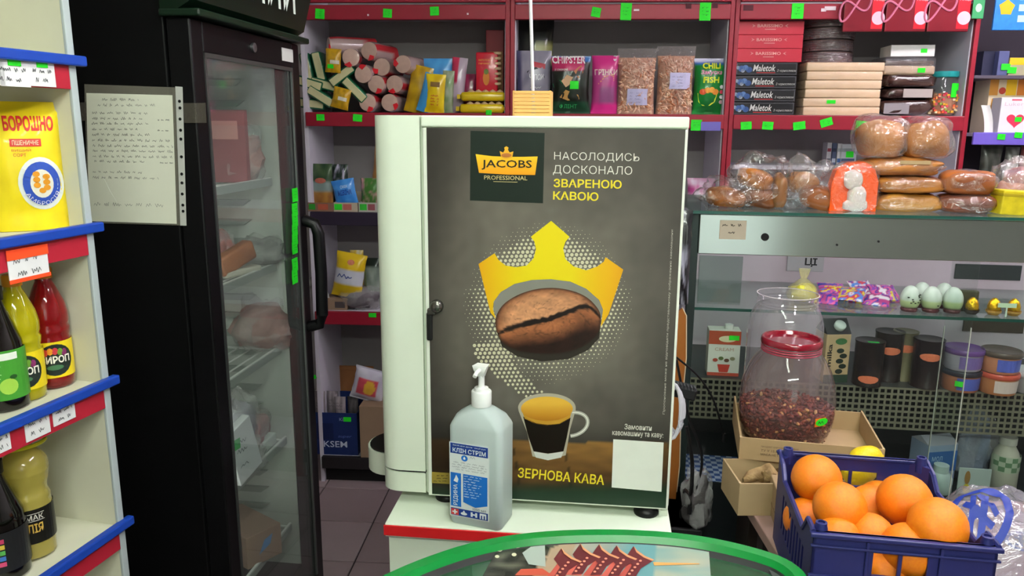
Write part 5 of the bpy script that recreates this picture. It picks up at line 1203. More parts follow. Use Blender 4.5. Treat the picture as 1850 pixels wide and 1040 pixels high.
t, B = below('paper_pouch', 'orange brown pouch standing behind the green and pink packet', 'packet', 664, 262, 696, 372, .14, .04, yn('b8824a', '9a6a3a', 2), S2, seed=59, tilt=8)
# third shelf
t, B = below('corn_snack_bag', 'yellow corn snack bag with white lower half on the third shelf', 'snack bag', 597, 456, 652, 548, .06, .06, lambda u, v: lin('d8b41c') if v > .62 or v < .28 else (lin('c8c8d4') if v > .3 else lin('c0504a')), S3 + .05, seed=61, tilt=10, nx=16, nz=18)
scribble(t, 'blue_print', B.fn(.002), [(-.05, .03, .09, .02)], mat('3a4a8a', .5), .004, 5); polyg(t, 'face_print', B.fn(.002), oval(.005, .165, .018, .012, 12), mat('b86a4a', .5))
t, B = below('corn_snack_bag', 'second yellow snack bag standing behind the first', 'snack bag', 634, 452, 658, 540, .13, .05, yn('c8a41c', 'd8d0b0', 2), S3 + .03, seed=63)
t, B = below('juice_pouch', 'grey green pouch at the right end of the third shelf', 'packet', 658, 466, 690, 556, .12, .05, lambda u, v: lin('16201a') if v > .85 else (lin('6a8a4a') if u < .15 else mixc(lin('8a948a'), lin('5a6a60'), n3(u * 4, v * 4, 2) + .3)), S3, seed=65)
lump('clear_bag', 'empty clear plastic bag with a violet edge on the third shelf', 'bag', bs_at(655, .09, S3, 550), BS.deg, .085, .06, .05, '6a6268', seed=67, op=.15)
cx, z0, w_, h_ = BS.rect(583, 537, 626, 566, .02)
t = thing('cardboard_box', 'open cardboard box with a dark square under the yellow snack bag', 'box', BS.w(cx, .11, S3), BS.deg); carton(t, w_, .17, .05, mat('8a725e', .7)); patch(t, 'dark_square', flat(.085), .0, .012, .045, .04, mat('4a4042', .6))
t, B = below('white_leaflet', 'crumpled black and white packet behind the fridge handle', 'packet', 566, 498, 600, 556, .06, .02, lambda u, v: mixc(lin('b8b8b4'), lin('202022'), 2.5 * n3(u * 5, v * 6, 7)), S3, seed=69, tilt=-14)
# bottom shelf
cx, z0, w_, h_ = BS.rect(560, 746, 646, 829, .022); hh = h_ + z0 - S4
t = thing('navy_carton', 'navy blue open carton with white lettering on the bottom shelf', 'box', BS.w(cx, .022, S4 + .001), BS.deg); m = mat('1a2a5c', .45); dd = .3
MB().box(-w_ / 2, 0, 0, w_ / 2, .004, hh).build('front_wall', m, t); MB().box(-w_ / 2, dd - .004, 0, w_ / 2, dd, hh).build('back_wall', m, t); MB().box(-w_ / 2, .004, 0, w_ / 2, dd - .004, .004).build('bottom', m, t)
for sx in (-1, 1): MB().box(sx * w_ / 2 - (.004 if sx > 0 else 0), .004, .004, sx * w_ / 2 + (.004 if sx < 0 else 0), dd - .004, hh).build('side_wall', m, t)
lettering(t, 'IKSEM', flat(0, .001), -.06, .038, .062, .068, mat('cfd4e4', .4), .004); lettering(t, 'super', flat(0, .001), .02, .082, .085, .096, mat('5a6aa8', .4), 0, .3)
patch(t, 'dark_panel', flat(0, .001), -.085, .075, .0, .155, mat('15204a', .45)); lettering(t, 'кава', flat(0, .0012), .03, hh - .038, .085, hh - .022, mat('9aa4c8', .4))
patch(t, 'green_sticker', flat(0, .002), .05, hh - .04, .085, hh - .018, mat(GREEN, .5))
for i in range(4):
    x = -.07 + i * .048
    q, B = bag_thing('coffee_packet', ['grey coffee packet at the left in the navy carton', 'grey coffee packet second from the left in the navy carton', 'grey coffee packet second from the right in the navy carton', 'dark grey coffee packet at the right in the navy carton'][i], 'packet', BS.w(cx + x, .06 + .04 * (i % 2), S4 + .006), BS.deg, .052, hh + .085 - .012 * i, .04, yn('9a9094', '6f666a', i) if i < 3 else yn('5a5456', '3a3638', i), .3, seed=71 + i, group='coffee packets in the navy carton')
    scribble(q, 'packet_print', B.fn(.0015), [(-.016, .016, hh + .03 - k * .014, .008) for k in range(3)], mat('5a5256', .5), .0015, i)
t = thing('brown_board', 'brown cardboard flap standing behind the coffee packets', 'cardboard', BS.w(cx + .02, .33, S4), BS.deg); MB().box(-.09, -.002, 0, .1, .002, hh + .13, .001).build('flap', mat('8a5a34', .7), t); MB().box(-.09, -.004, hh + .11, .1, .004, hh + .13, .001).build('folded_edge', mat('95623a', .7), t)
cx2, z0, w2, h2 = BS.rect(650, 735, 720, 829, .0)
t = thing('cardboard_box', 'plain cardboard box beside the navy carton on the bottom shelf', 'box', BS.w(cx2, .12, S4 + .001), BS.deg); carton(t, w2, .24, h2 + z0 - S4, mat('8f7660', .7)); MB().box(-w2 / 2, -.02, h2 + z0 - S4, w2 / 2, .02, h2 + z0 - S4 + .001).build('tape', mat('a88a60', .3), t)
t, B = bsbag('sweet_bag', 'white bag with a pink and yellow print above the cardboard box', 'snack bag', 630, 664, 690, 738, .08, .06, lambda u, v: (lin('d8a83a') if math.hypot((u - .55) * 1.2, v - .45) < .22 else lin('c84a5a')) if (.2 < v < .72 and .18 < u < .8) else mixc(lin('d0ccd8'), lin('b8b0c4'), n3(u * 4, v * 4, 2) + .3), shelf=S4 + h2 + z0 - S4, seed=81, tilt=14, nx=22, nz=22)

# ================================================================== glass display case
dc = thing('display_case', 'glass display counter with a steel fascia under the bread', 'display case', DC.w(0, 0, 0), DC.deg)
W_ = 1.32; ZTOP = 1.412; STL = mat('a9b4ae', .16, .95, var=.06, vs=8); DG = mat('2c3634', .35, .3); GLS = film('f2f8f5', .004, .03, ior=1.22); GED = mat('1f4a40', .2)
for x in (-.014, W_ - .012):
    for y in (0, .47): MB().box(x, y, 0, x + .026, y + .026, 1.404, .003).build('post', DG, dc)
MB().box(-.02, -.014, 1.4045, W_ + .02, .51, ZTOP).build('glass_top', film('9fc4b6', .05, .03, ior=1.45), dc)
MB().box(-.021, -.016, 1.404, W_ + .021, -.0135, ZTOP + .0003).build('glass_edge', GED, dc)
MB().box(.012, -.004, 1.288, W_ - .012, .006, 1.402, .002).build('fascia', STL, dc)
fh = DC.aty(1382, 428, -.004)
MB().lathe([(.011, 0), (.011, .0015)], 20).xf(Matrix.Translation((fh[0], -.0042, fh[1])) @ Matrix.Rotation(math.radians(90), 4, 'X')).build('cable_hole', mat('050505', .8), dc)
for (px, py) in ((1512, 442), (1587, 436)):
    q = DC.aty(px, py, -.004); MB().lathe([(.003, 0), (.003, .002)], 10).xf(Matrix.Translation((q[0], -.0042, q[1])) @ Matrix.Rotation(math.radians(90), 4, 'X')).build('screw_hole', mat('0a0a0a', .8), dc)
cx, z0, w_, h_ = DC.rect(1300, 398, 1348, 432, -.005)
cd_ = MB().box(cx - w_ / 2, -.0065, z0, cx + w_ / 2, -.0045, z0 + h_, M=None).build('paper_card', mat('a79c8a', .7), dc)
scribble(cd_, 'handwriting', lambda x, z: Vector((cx + x, -.007, z0 + z)), [(-.03, .032, h_ * .68, .008), (-.012, .012, h_ * .3, .007)], mat('1a1614', .7), .0016, 12, 1.6)
MB().box(.012, .012, 1.119, W_ - .012, .44, 1.127).build('glass_shelf', film('cfe4dc', .03, .03), dc)
MB().box(.012, .0105, 1.1188, W_ - .012, .0125, 1.1272).build('glass_edge', GED, dc)
MB().box(.012, .07, .888, W_ - .012, .44, .894).build('metal_shelf', mat('3f4644', .4, .5), dc)
b = MB(); p_ = .0178; n = int((W_ - .03) / p_)
for i in range(n + 1): b.box(.014 + i * p_, .07, .762, .014 + i * p_ + .0062, .072, .888)
for j in range(8): b.box(.014, .0699, .762 + j * p_ - .0001, .014 + n * p_ + .006, .0721, .7685 + j * p_)
b.build('perforated_panel', mat('7a7866', .45, .3), dc)
MB().box(.012, .03, 0, W_ - .012, .44, .57).build('base_cabinet', mat('22282a', .5), dc)
MB().box(.012, .44, 0, W_ - .012, .452, .88).build('back_panel', mat('2a2a2c', .6), dc)
MB().box(.012, .44, .88, W_ - .012, .452, 1.40).build('back_panel', mat('cdbcc6', .6), dc, label='pale pink back panel')
MB().box(-.006, .03, .58, -.001, .47, 1.4).build('side_glass', GLS, dc)
x1 = DC.aty(1741, 700, .002)[0]; x0 = DC.aty(1692, 700, .008)[0]
MB().box(.012, .001, .57, x1, .005, 1.288).build('front_pane', GLS, dc); MB().box(x0, .0065, .57, W_ - .012, .0105, 1.288).build('front_pane', GLS, dc)
MB().box(x1 - .0015, .0005, .57, x1, .0055, 1.1).build('pane_edge', mat('c8ccc0', .3), dc); MB().box(x0, .006, .57, x0 + .0015, .011, 1.1).build('pane_edge', mat('b8bcb0', .3), dc)
MB().tube([(.05, .03, 1.315), (W_ - .05, .03, 1.315)], .009, 8).build('light_tube', glow('fbe8f6', 16.), dc, True)
# price slips hanging at the back and two papers
for (x_0, y_0, x_1, y_1, c, lab) in ((1422, 462, 1488, 490, 'b8b4b8', 0), (1262, 462, 1340, 545, '8c9090', 0), (1725, 478, 1845, 505, '2f3636', 0), (1740, 575, 1850, 600, '4a3e34', 0)):
    cx, z0, w_, h_ = DC.rect(x_0, y_0, x_1, y_1, .436); MB().box(cx - w_ / 2, .434, z0, cx + w_ / 2, .4395, z0 + h_, .001).build('back_card', mat(c, .5), dc)
q = DC.rect(1455, 466, 1476, 482, .432); lettering(dc, 'ЦІ', lambda x, z: Vector((q[0] + x, .4335, q[1] + z)), -.02, 0, .02, .03, mat('1a1a1e', .6), .03)
# checked cloth on the case floor
m, N, L, P = base('blue_check_cloth'); ck = N.new('ShaderNodeTexChecker'); tc = N.new('ShaderNodeTexCoord'); ck.inputs['Scale'].default_value = 55; ck.inputs['Color1'].default_value = (*lin('3a5a98'), 1); ck.inputs['Color2'].default_value = (*lin('b8c4dc'), 1)
L.new(tc.outputs['Object'], ck.inputs['Vector']); L.new(ck.outputs['Color'], P.inputs['Base Color']); P.inputs['Roughness'].default_value = .6
cl = tag(MB().box(.02, .035, .5705, .20, .23, .5725).build('check_cloth', m), 'blue and white checked cloth on the floor of the display case', 'cloth'); put(cl, DC.w(0, 0, 0), DC.deg)
def dc_at(px, ly, z, py): x, _ = DC.aty(px, py, ly); return DC.w(x, ly, z)
GS = 1.1275; MS = .8945; DK_ = .573
# --- glass shelf
t = thing('tied_bag', 'tied clear bag of yellow sweets on the glass shelf', 'bag', dc_at(1450, .16, GS, 530), DC.deg)
b = MB(); prf = [(.03, 0), (.045, .006), (.048, .02), (.038, .042), (.018, .06), (.008, .068), (.012, .08), (.016, .098)]
b.grid(lambda u, v: Vector(((lambda r: (r * math.cos(6.283 * u), r * .8 * math.sin(6.283 * u)))((lambda k: (prf[int(k)][0] + (prf[min(7, int(k) + 1)][0] - prf[int(k)][0]) * (k - int(k))) * (1 + .12 * math.cos(9 * 6.283 * u) * v))(v * 7))) + ((lambda k: prf[int(k)][1] + (prf[min(7, int(k) + 1)][1] - prf[int(k)][1]) * (k - int(k)))(v * 7),)), 36, 14, True); b.build('film_bag', film('f4f0b8', .2, .15, .4, 60), t, True)
blob(.042, .034, .026, 16, 10, .85, .25, 3, .9, colf=lambda u, v: mixc(lin('d8d02a'), lin('b8a818'), n3(u * 9, v * 9, 1) + .3)).build('sweets', printed(.4, .3, .4, 60), t, True)
sw = ['a83a78', '3a3a98', 'd85a90', '8a4ab0', 'd8c83a', 'c0304a', '4a7ac8', 'd8d0d8']
for k in range(9):
    px = 1490 + k * 15.5; z = GS + (.012 if k % 2 else 0)
    q, B = bag_thing('sweet_packet', ('leftmost', 'second', 'third', 'fourth', 'middle', 'sixth', 'seventh', 'eighth', 'last')[k] + ' coloured sweet packet from the left in the flat heap by the eggs', 'packet', dc_at(px, .12 + .025 * (k % 3), z, 540), DC.deg + 20 * (k % 3 - 1), .075, .07, .016, (lambda k: lambda u, v: lin(sw[(k + int(2.5 + 5 * n3(u * 3 + k, v * 3, k))) % 8]))(k), .3, seed=90 + k, lean=66 - 6 * (k % 3), group='flat heap of sweet packets', nx=16, nz=14)
EGG = lambda z: lin('b4c2b4') if z > .034 else (lin('a8b884') if z > .014 else lin('6a3f42'))
for k, (px, ly, lab) in enumerate(((1644, .07, 'leftmost pale green wrapped egg'), (1664, .13, 'pale wrapped egg half hidden behind the first two'), (1683, .07, 'pale green wrapped egg with black speckles, second from the left'), (1704, .13, 'pale wrapped egg half hidden behind the right one'), (1722, .07, 'rightmost pale green wrapped egg'))):
    t = thing('chocolate_egg', lab + ' on the glass shelf', 'egg', dc_at(px, ly, GS, 540), DC.deg + 40 * k, 'pale wrapped eggs on the glass shelf')
    prof = [(.0268 * math.sin(math.pi * i / 16) ** .92 * (1 + .09 * math.cos(math.pi * i / 16)), .037 * (1 - math.cos(math.pi * i / 16))) for i in range(1, 16)]; prof = [(0, 0)] + prof + [(0, .074)]
    MB().lathe(prof, 22, colf=EGG).build('egg_shell', printed(.35, .3), t, True)
    rr = random.Random(k); b = MB()
    for i in range(10):
        a = rr.uniform(3.6, 5.8); zz = rr.uniform(.018, .05); b.box(math.cos(a) * .0262 - .0022, math.sin(a) * .0262 - .0022, zz, math.cos(a) * .0262 + .0022, math.sin(a) * .0262 + .0022, zz + .003)
    if k in (0, 1, 2): b.build('dark_print', mat('2a2a22', .5), t)
    MB().lathe([(.021, 0), (.023, .006), (.0215, .010)], 20, cap=False).build('foil_cup', mat('5a3034', .4, .3), t)
for k, (px, lab) in enumerate(((1757, 'gold foil egg in a dark holder right of the pale eggs'), (1797, 'gold foil egg left of the small price strip'), (1833, 'gold foil egg behind the small price strip'))):
    t = thing('gold_egg', lab, 'egg', dc_at(px, .06, GS, 545), DC.deg, 'gold foil eggs on the glass shelf')
    MB().lathe([(0, 0), (.012, .001), (.017, .014), (.0175, .026), (.013, .040), (.005, .048), (0, .049)], 18).build('foil_egg', mat('d8a818', .22, .8, bump=.4, bs=90), t, True)
    MB().lathe([(.013, -.0), (.020, .008), (.0205, .014)], 14, cap=False).build('holder', mat('2a2018' if k == 0 else 'a8803a', .4), t)
    if k == 0: MB().box(-.026, -.004, .0, .026, .016, .062, .004).build('backing_card', mat('3a3a26', .4, var=.4), t).location = (0, .026, 0)
t = thing('price_strip', 'pale green price strip in front of the gold eggs', 'tag', dc_at(1822, .03, GS + .028, 537), DC.deg); MB().box(-.024, -.001, 0, .024, .001, .012).build('card', mat('b8d0b0', .5), t); MB().box(-.002, 0, -.027, .002, .002, .004).build('stem', mat('b8c8b8', .4), t)
# --- metal shelf
cx, z0, w_, h_ = DC.rect(1280, 588, 1338, 672, .09)
t = thing('dessert_carton', 'white and red dessert carton with a green sticker in the case', 'carton', DC.w(cx, .125, MS), DC.deg)
MB().box(-w_ / 2, -.03, 0, w_ / 2, .03, h_ * .97, .002).build('carton', mat('cfd0c4', .5), t); patch(t, 'red_top', flat(.03), -w_ / 2, h_ * .68, w_ / 2, h_ * .97, mat('a8482e', .5)); patch(t, 'red_foot', flat(.03), -w_ / 2, .0, w_ / 2, h_ * .07, mat('b04a38', .5))
polyg(t, 'cream_oval', flat(.03, .001), oval(.008, h_ * .8, .026, .010, 16), mat('d8cfa8', .5)); lettering(t, 'CREAM', flat(.03, .001), -.028, h_ * .54, .028, h_ * .61, mat('b08a7a', .5)); polyg(t, 'red_pot', flat(.03, .001), [(-.018, h_ * .25), (.02, h_ * .25), (.014, h_ * .08), (-.012, h_ * .08)], mat('b83a2c', .5))
for k in range(4): polyg(t, 'printed_fruit', flat(.03, .0012), oval(-.025 + k * .017, h_ * (.34 + .04 * (k % 2)), .008, .006, 9), mat(('a84a3a', '5a6a3a', '6a4a3a', '8a8a6a')[k], .5))
patch(t, 'price_sticker', flat(.03, .002), .012, h_ * .78, .042, h_ * .88, mat(GREEN, .5))
MB().lathe([(.013, 0), (.013, .014), (0, .015)], 16, (.014, 0, h_ * .97)).build('cap', mat('cfcfca', .4), t, True)
cx, z0, w_, h_ = DC.rect(1495, 575, 1537, 686, .08)
t = thing('milk_carton', 'kraft milk carton with a black gable behind the jar', 'carton', DC.w(cx - .01, .12, MS), DC.deg + 12)
w_ = .075; MB().box(-w_ / 2, -w_ / 2, 0, w_ / 2, w_ / 2, .15, .002).build('carton', mat('b59a74', .6), t)
b = MB(); b.add([(-w_ / 2, -w_ / 2, .15), (w_ / 2, -w_ / 2, .15), (w_ / 2, w_ / 2, .15), (-w_ / 2, w_ / 2, .15), (-w_ / 2, 0, .19), (w_ / 2, 0, .19)], [(0, 1, 5, 4), (2, 3, 4, 5), (1, 2, 5), (3, 0, 4)]); b.build('gable', mat('1a1c1a', .5), t)
MB().lathe([(.016, 0), (.017, .012), (.014, .015), (0, .015)], 18).xf(Matrix.Translation((.006, -.02, .168)) @ Matrix.Rotation(math.radians(42), 4, 'X')).build('cap', mat('b8c0b8', .4), t, True)
polyg(t, 'green_mark', flat(w_ / 2), oval(.008, .128, .018, .010, 16), mat('3a6a3c', .5)); lettering(t, 'milka', lambda x, z: Vector((-.018 - z, -w_ / 2 - .001, .05 + x)), 0, 0, .07, .014, mat('1c1c1a', .5), .02)
for k in range(5): polyg(t, 'black_print', flat(w_ / 2), oval(.008 + .01 * (k % 2), .035 + k * .016, .012, .008, 9), mat('1c2a1e', .5))
patch(t, 'dark_foot', flat(w_ / 2), -w_ / 2, .0, w_ / 2, .025, mat('1f3a2a', .5))
for k, (px, ly, h_, lab) in enumerate(((1566, .09, .135, 'black tin nearest the milk carton in the case'), (1600, .15, .15, 'black tin standing behind the first one'), (1628, .16, .15, 'black tin tinted olive, the pane reflection put into its colour'), (1672, .10, .145, 'black tin beside the stacked tubs'))):
    r = .042 if k != 2 else .036; t = thing('black_tin', lab, 'tin', dc_at(px, ly, MS, 680), DC.deg - 10, 'tins on the metal shelf')
    MB().lathe([(r, 0), (r, .003), (r * .97, .005), (r * .97, h_ - .006), (r, h_ - .004), (r, h_), (r * .92, h_ - .001), (0, h_ - .002)], 28).build('tin_body', mat(('17120f', '191513', '6a644a', '1a1413')[k], .3, .2), t, True)  # third tin's olive is the glass reflection put into its colour
    f = wrapfn(r * .97, .001); zz = .012 if k == 0 else (.09 if k == 2 else .085)
    polyg(t, 'orange_slip', f, oval(0, zz + .012, .03, .012, 14), mat('c86a48', .5))
    if k == 0: patch(t, 'green_slip', lambda x, z: Vector((x, z, h_ + .001)), -.01, -.034, .02, -.02, mat('2fae4a', .5))
def tub(label, px, z, ly, c_lid, c_lab, c_body, mark=None):
    r = .054; t = thing('spread_tub', label, 'tub', dc_at(px, ly, z, 660), DC.deg, 'stacked tubs in the display case')
    MB().lathe([(r * .86, 0), (r * .9, .003), (r * .96, .05)], 30).build('tub_body', mat(c_body, .35), t, True)
    MB().lathe([(r, .048), (r * 1.02, .05), (r * 1.02, .060), (r * .97, .063), (r * .92, .0615), (0, .0615)], 30).build('lid', mat(c_lid, .3), t, True)
    patch(t, 'label', lambda x, z: Vector((math.sin(x / r) * r * (.91 + z * 1.05), -math.cos(x / r) * r * (.91 + z * 1.05) - .0006, z)), -.03, .008, .055, .044, mat(c_lab, .4), 10, 1)
    if mark: patch(t, 'price_sticker', lambda x, z: Vector((math.sin(x / r) * r * .99, -math.cos(x / r) * r * .99 - .002, z)), -.035, .02, -.012, .036, mat(GREEN, .5), 3, 1)
    return t
tub('blue labelled tub with a green sticker, under the violet tub', 1738, MS, .09, '1d2430', '4a58a8', 'b06a4c', 1)
tub('violet tub on top of the left stack', 1738, MS + .0635, .09, '5a3a78', '6d5a98', 'a8a0b0')
tub('orange tub with a white label at the bottom of the right stack', 1806, MS, .08, 'b04a38', 'c8b8b0', 'b8764c')
tub('blue labelled tub on top of the right stack', 1806, MS + .0635, .08, '4a4038', '4a5ab0', 'c08060')
tub('pale tub cut by the right edge of the photo', 1868, MS, .10, 'b8b4b8', 'c8c4cc', 'a8a4a8')
# --- case floor
t = thing('milk_box', 'white and blue milk box on the case floor behind the crate', 'box', dc_at(1684, .14, DK_, 830), DC.deg + 18)
MB().box(-.05, -.04, 0, .05, .04, .135, .003).build('carton', mat('8a98b0', .5), t); patch(t, 'blue_band', flat(.04), -.05, .05, .05, .115, mat('2a5a98', .5)); b = MB(); b.add([(-.05, -.04, .135), (.05, -.04, .135), (.05, .04, .135), (-.05, .04, .135), (-.05, 0, .155), (.05, 0, .155)], [(0, 1, 5, 4), (2, 3, 4, 5), (1, 2, 5), (3, 0, 4)]); b.build('gable', mat('a8a8b4', .5), t); lettering(t, 'мол', flat(.04, .001), -.035, .085, 0, .1, mat('9ab0d0', .5))
t = thing('cream_bottle', 'small white capped bottle in front of the milk box', 'bottle', dc_at(1700, .07, DK_, 850), DC.deg); MB().lathe([(.03, 0), (.034, .004), (.034, .045), (.024, .062), (.018, .066)], 24).build('bottle_body', mat('a9b8b4', .4), t, True); MB().lathe([(.021, .062), (.021, .086), (0, .087)], 20).build('cap', mat('b4c4c0', .4), t, True)
lump('yoghurt_bag', 'grey checked film bag of bottles on the case floor', 'bag', dc_at(1752, .17, DK_, 830), DC.deg, .055, .05, .11, '7a8496', seed=101, op=.1)
t = thing('white_card', 'small white card with a brown figure leaning on the grey bag', 'card', dc_at(1762, .06, DK_, 850), DC.deg); MB().box(-.045, -.002, 0, .045, .002, .085, .001).build('card', mat('9aa8a2', .5), t); polyg(t, 'brown_figure', flat(.002), oval(-.02, .055, .008, .022, 12), mat('8a6a3a', .5)); polyg(t, 'yellow_figure', flat(.002), oval(-.02, .02, .01, .016, 10), mat('c8b83a', .5))
t = thing('kefir_bottle', 'pale kefir bottle with a green checked label on the case floor', 'bottle', dc_at(1815, .12, DK_, 840), DC.deg); MB().lathe([(.034, 0), (.038, .004), (.038, .10), (.033, .12), (.022, .14), (.02, .15)], 24).build('bottle_body', mat('a8a898', .4), t, True); MB().lathe([(.024, .146), (.024, .168), (0, .169)], 18).build('cap', mat('b4b4a8', .4), t, True)
f = wrapfn(.038, .0008); patch(t, 'label', f, -.06, .065, .06, .115, mat('a4b09a', .5), 14, 1)
for i in range(6):
    for j in range(3):
        if (i + j) % 2: patch(t, 'green_check', wrapfn(.038, .0014), -.05 + i * .017, .068 + j * .015, -.033 + i * .017, .083 + j * .015, mat('5a7a5a', .5), 2, 1)

# ================================================================== bread on the case
ZB = ZTOP + .0005
BR = ('a8683c', 'c08a58', '7a4526')
def breadcol(c0, c1, s): return lambda u, v: mixc(lin(c0), lin(c1), .5 + .9 * n3(u * 6 + s, v * 5, s) - (.5 if v < .22 else 0))
def pack(label, buns, film_c='f2e4ea', op=.05, rz=0, cat='bread', name='bread_pack', fs=1.08, loc=None, group=None, bump=.7):
    """buns: (px, py_base, w_px, h_px, ly, dz, tilt, colours)"""
    t = thing(name, label, cat, loc, DC.deg + rz, group)
    return t
def bun(t, x, y, z, rx, ry, rz_, c0, c1, seed, tilt=0, e=.8, yaw=0, name='bun', wrap=True):
    m = Matrix.Translation((x, y, z)) @ Matrix.Rotation(math.radians(yaw), 4, 'Z') @ Matrix.Rotation(math.radians(tilt), 4, 'Y')
    o = blob(rx, ry, rz_, 24, 16, e, .10, seed, .85, colf=breadcol(c0, c1, seed)).xf(m).build(name, printed(.5, .2, .15, 60), t, True); return o
def wrapblob(t, x, y, z, rx, ry, rz_, seed, e=.75, tilt=0, nz=.25, bump=.8, op=.015, c='ffffff', yaw=0):
    m = Matrix.Translation((x, y, z)) @ Matrix.Rotation(math.radians(yaw), 4, 'Z') @ Matrix.Rotation(math.radians(tilt), 4, 'Y')
    return blob(rx, ry, rz_, 34, 22, e, nz, seed, .93).xf(m).build('film_wrap', film(c, op, .14, 1., 22, 1., 1.9), t, True)
def dcx(px, py, ly): return DC.aty(px, py, ly)
# left film bag with three rolls
lx = dcx(1350, 350, .12)[0]
t = thing('bread_roll_bag', 'clear bag of three brown rolls at the left end of the case', 'bread', DC.w(lx, .12, ZB), DC.deg)
bun(t, -.068, -.02, .004, .058, .05, .030, '96581e', '6c3a10', 1, 6); bun(t, .03, .0, .002, .06, .05, .032, '804a20', '5c3010', 2, 10); bun(t, .008, -.01, .058, .055, .045, .030, 'a26424', '7c4616', 3, 18); bun(t, .085, -.02, .004, .022, .04, .052, '8a6038', '6a4226', 4)
wrapblob(t, -.062, -.02, .0, .075, .064, .046, 5, 1., nz=.35); wrapblob(t, .03, -.005, .0, .10, .068, .078, 6, 1., nz=.4)
t = thing('bread_roll_bag', 'clear bag of two rolls left of the orange tray', 'bread', DC.w(dcx(1462, 350, .12)[0], .12, ZB), DC.deg)
bun(t, .012, -.02, .002, .05, .045, .036, '8e5020', '6a3814', 7, 14); bun(t, -.02, .02, .045, .045, .04, .032, 'a26c34', '7c4e20', 8, 0); wrapblob(t, -.002, 0, 0, .076, .064, .078, 9, 1., nz=.4, op=.06)
# orange tray with a white moulded sweet
cx, z0, w_, h_ = DC.rect(1503, 294, 1589, 384, .05)
t = thing('orange_tray', 'bright orange tray with a white moulded figure, standing on the case', 'sweet', DC.w(cx, .06, ZB), DC.deg + 3)
o_ = [(-w_ / 2, .0), (w_ / 2, 0), (w_ / 2, h_ * .6), (w_ * .38, h_ * .9), (w_ * .15, h_), (-w_ * .15, h_ * .97), (-w_ * .42, h_ * .82), (-w_ / 2, h_ * .55)]
MB().extr(o_, 0, .035, Matrix.Translation((0, .035, 0)) @ Matrix.Rotation(math.radians(90), 4, 'X')).build('tray', mat('e8550e', .4), t)
for (x, z, rx, rz_, sd) in ((-.008, .066, .025, .027, 1), (.006, .008, .027, .034, 3), (.004, .004, .033, .018, 4)):
    blob(rx, .016, rz_, 20, 14, .85, .10, sd, 1).xf(Matrix.Translation((x, -.004, z - .004))).build('white_lobe', mat('d6cfc8', .5, var=.05, sss=.2), t, True)
wrapblob(t, 0, .014, 0, w_ * .53, .036, h_ * .52, 11, .5, nz=.06, bump=.4, op=.02)
# stacked long loaves and hot-dog buns
def loaf(label, x0, y0, x1, y1, ly, c0, c1, seed, zb, ry=.075, lobes=1, h=None):
    cx, z0, w_, h_ = DC.rect(x0, y0, x1, y1, ly); h_ = h or h_
    t = thing('bread_loaf', label, 'bread', DC.w(cx, ly + ry, zb), DC.deg, 'film-wrapped loaves stacked on the case')
    for k in range(lobes):
        r = w_ / 2 / lobes * (1.04 if lobes > 1 else 1); bun(t, (k - (lobes - 1) / 2) * w_ / lobes, 0, 0, r, ry, h_ / 1.85, c0, c1, seed + k, 0, .68, name='loaf')
    wrapblob(t, 0, 0, -.0, w_ / 2 * 1.03, ry * 1.05, h_ / 1.9, seed + 5, .74, nz=.10 if lobes < 2 else .05, op=.03); return t, h_
zz = ZB
t, h_ = loaf('golden loaf at the bottom of the stack on the case', 1583, 345, 1712, 381, .05, 'c08a3c', '9a6420', 21, zz, h=.052); zz += .052
t, h_ = loaf('golden loaf second from the bottom of the stack', 1584, 313, 1718, 348, .05, 'b87c34', '92581c', 25, zz, h=.05); zz += .05
t, h_ = loaf('pale golden loaf third from the bottom with a label', 1563, 282, 1716, 315, .05, 'be8040', '9a5e28', 29, zz, h=.05)
patch(t, 'paper_label', lambda x, z: Vector((x, -.078, z)), -.02, .032, .06, .042, mat('a89068', .5), 4, 1); zz += .047
cx, z0, w_, h_ = DC.rect(1563, 214, 1735, 287, .03)
t = thing('hot_dog_buns', 'film pack of two large buns on top of the loaf stack', 'bread', DC.w(cx, .115, zz), DC.deg)
bun(t, -w_ * .25, 0, .004, w_ * .255, .075, .054, 'b4742e', '905618', 31, 3, .78); bun(t, w_ * .25, 0, .004, w_ * .255, .075, .052, 'ac6e28', '865014', 33, -3, .78)
wrapblob(t, -w_ * .24, 0, 0, w_ * .28, .083, .062, 35, .65, nz=.10, op=.06); wrapblob(t, w_ * .24, 0, 0, w_ * .28, .083, .060, 37, .65, nz=.10, op=.05)
t, h_ = loaf('dark brown bun in film, lower one of two at the right', 1708, 350, 1810, 387, .04, '5a2a16', '7a4022', 41, ZB, .06, h=.055)
t, h_ = loaf('lighter brown bun in film on top of the dark bun', 1713, 304, 1812, 352, .04, 'a8622e', '7a401c', 45, ZB + .053, .06, h=.066)
cx, z0, w_, h_ = DC.rect(1808, 340, 1880, 388, .03)
t = thing('yellow_box', 'speckled yellow box on the case at the right edge', 'box', DC.w(cx, .07, ZB), DC.deg + 4); MB().box(-w_ / 2, -.035, 0, w_ / 2, .035, .066, .004, M=Matrix.Rotation(math.radians(3), 4, 'Y')).build('carton', mat('c2b018', .5, var=.35, vs=50), t); MB().box(-w_ / 2 - .0005, -.036, .05, w_ / 2, .0355, .058, .001, M=Matrix.Rotation(math.radians(3), 4, 'Y')).build('edge_band', mat('a8941a', .5), t)
t = thing('bread_roll_bag', 'film bag of pink iced buns at the right edge', 'bread', DC.w(dcx(1842, 320, .2)[0], .2, ZB), DC.deg)
bun(t, 0, 0, .0, .06, .05, .05, 'c08a78', 'a86a5a', 51, 0); bun(t, .01, .0, .06, .05, .045, .035, 'b87a70', '7a4a58', 52, 0); wrapblob(t, 0, 0, 0, .07, .06, .075, 53, nz=.3, op=.08)

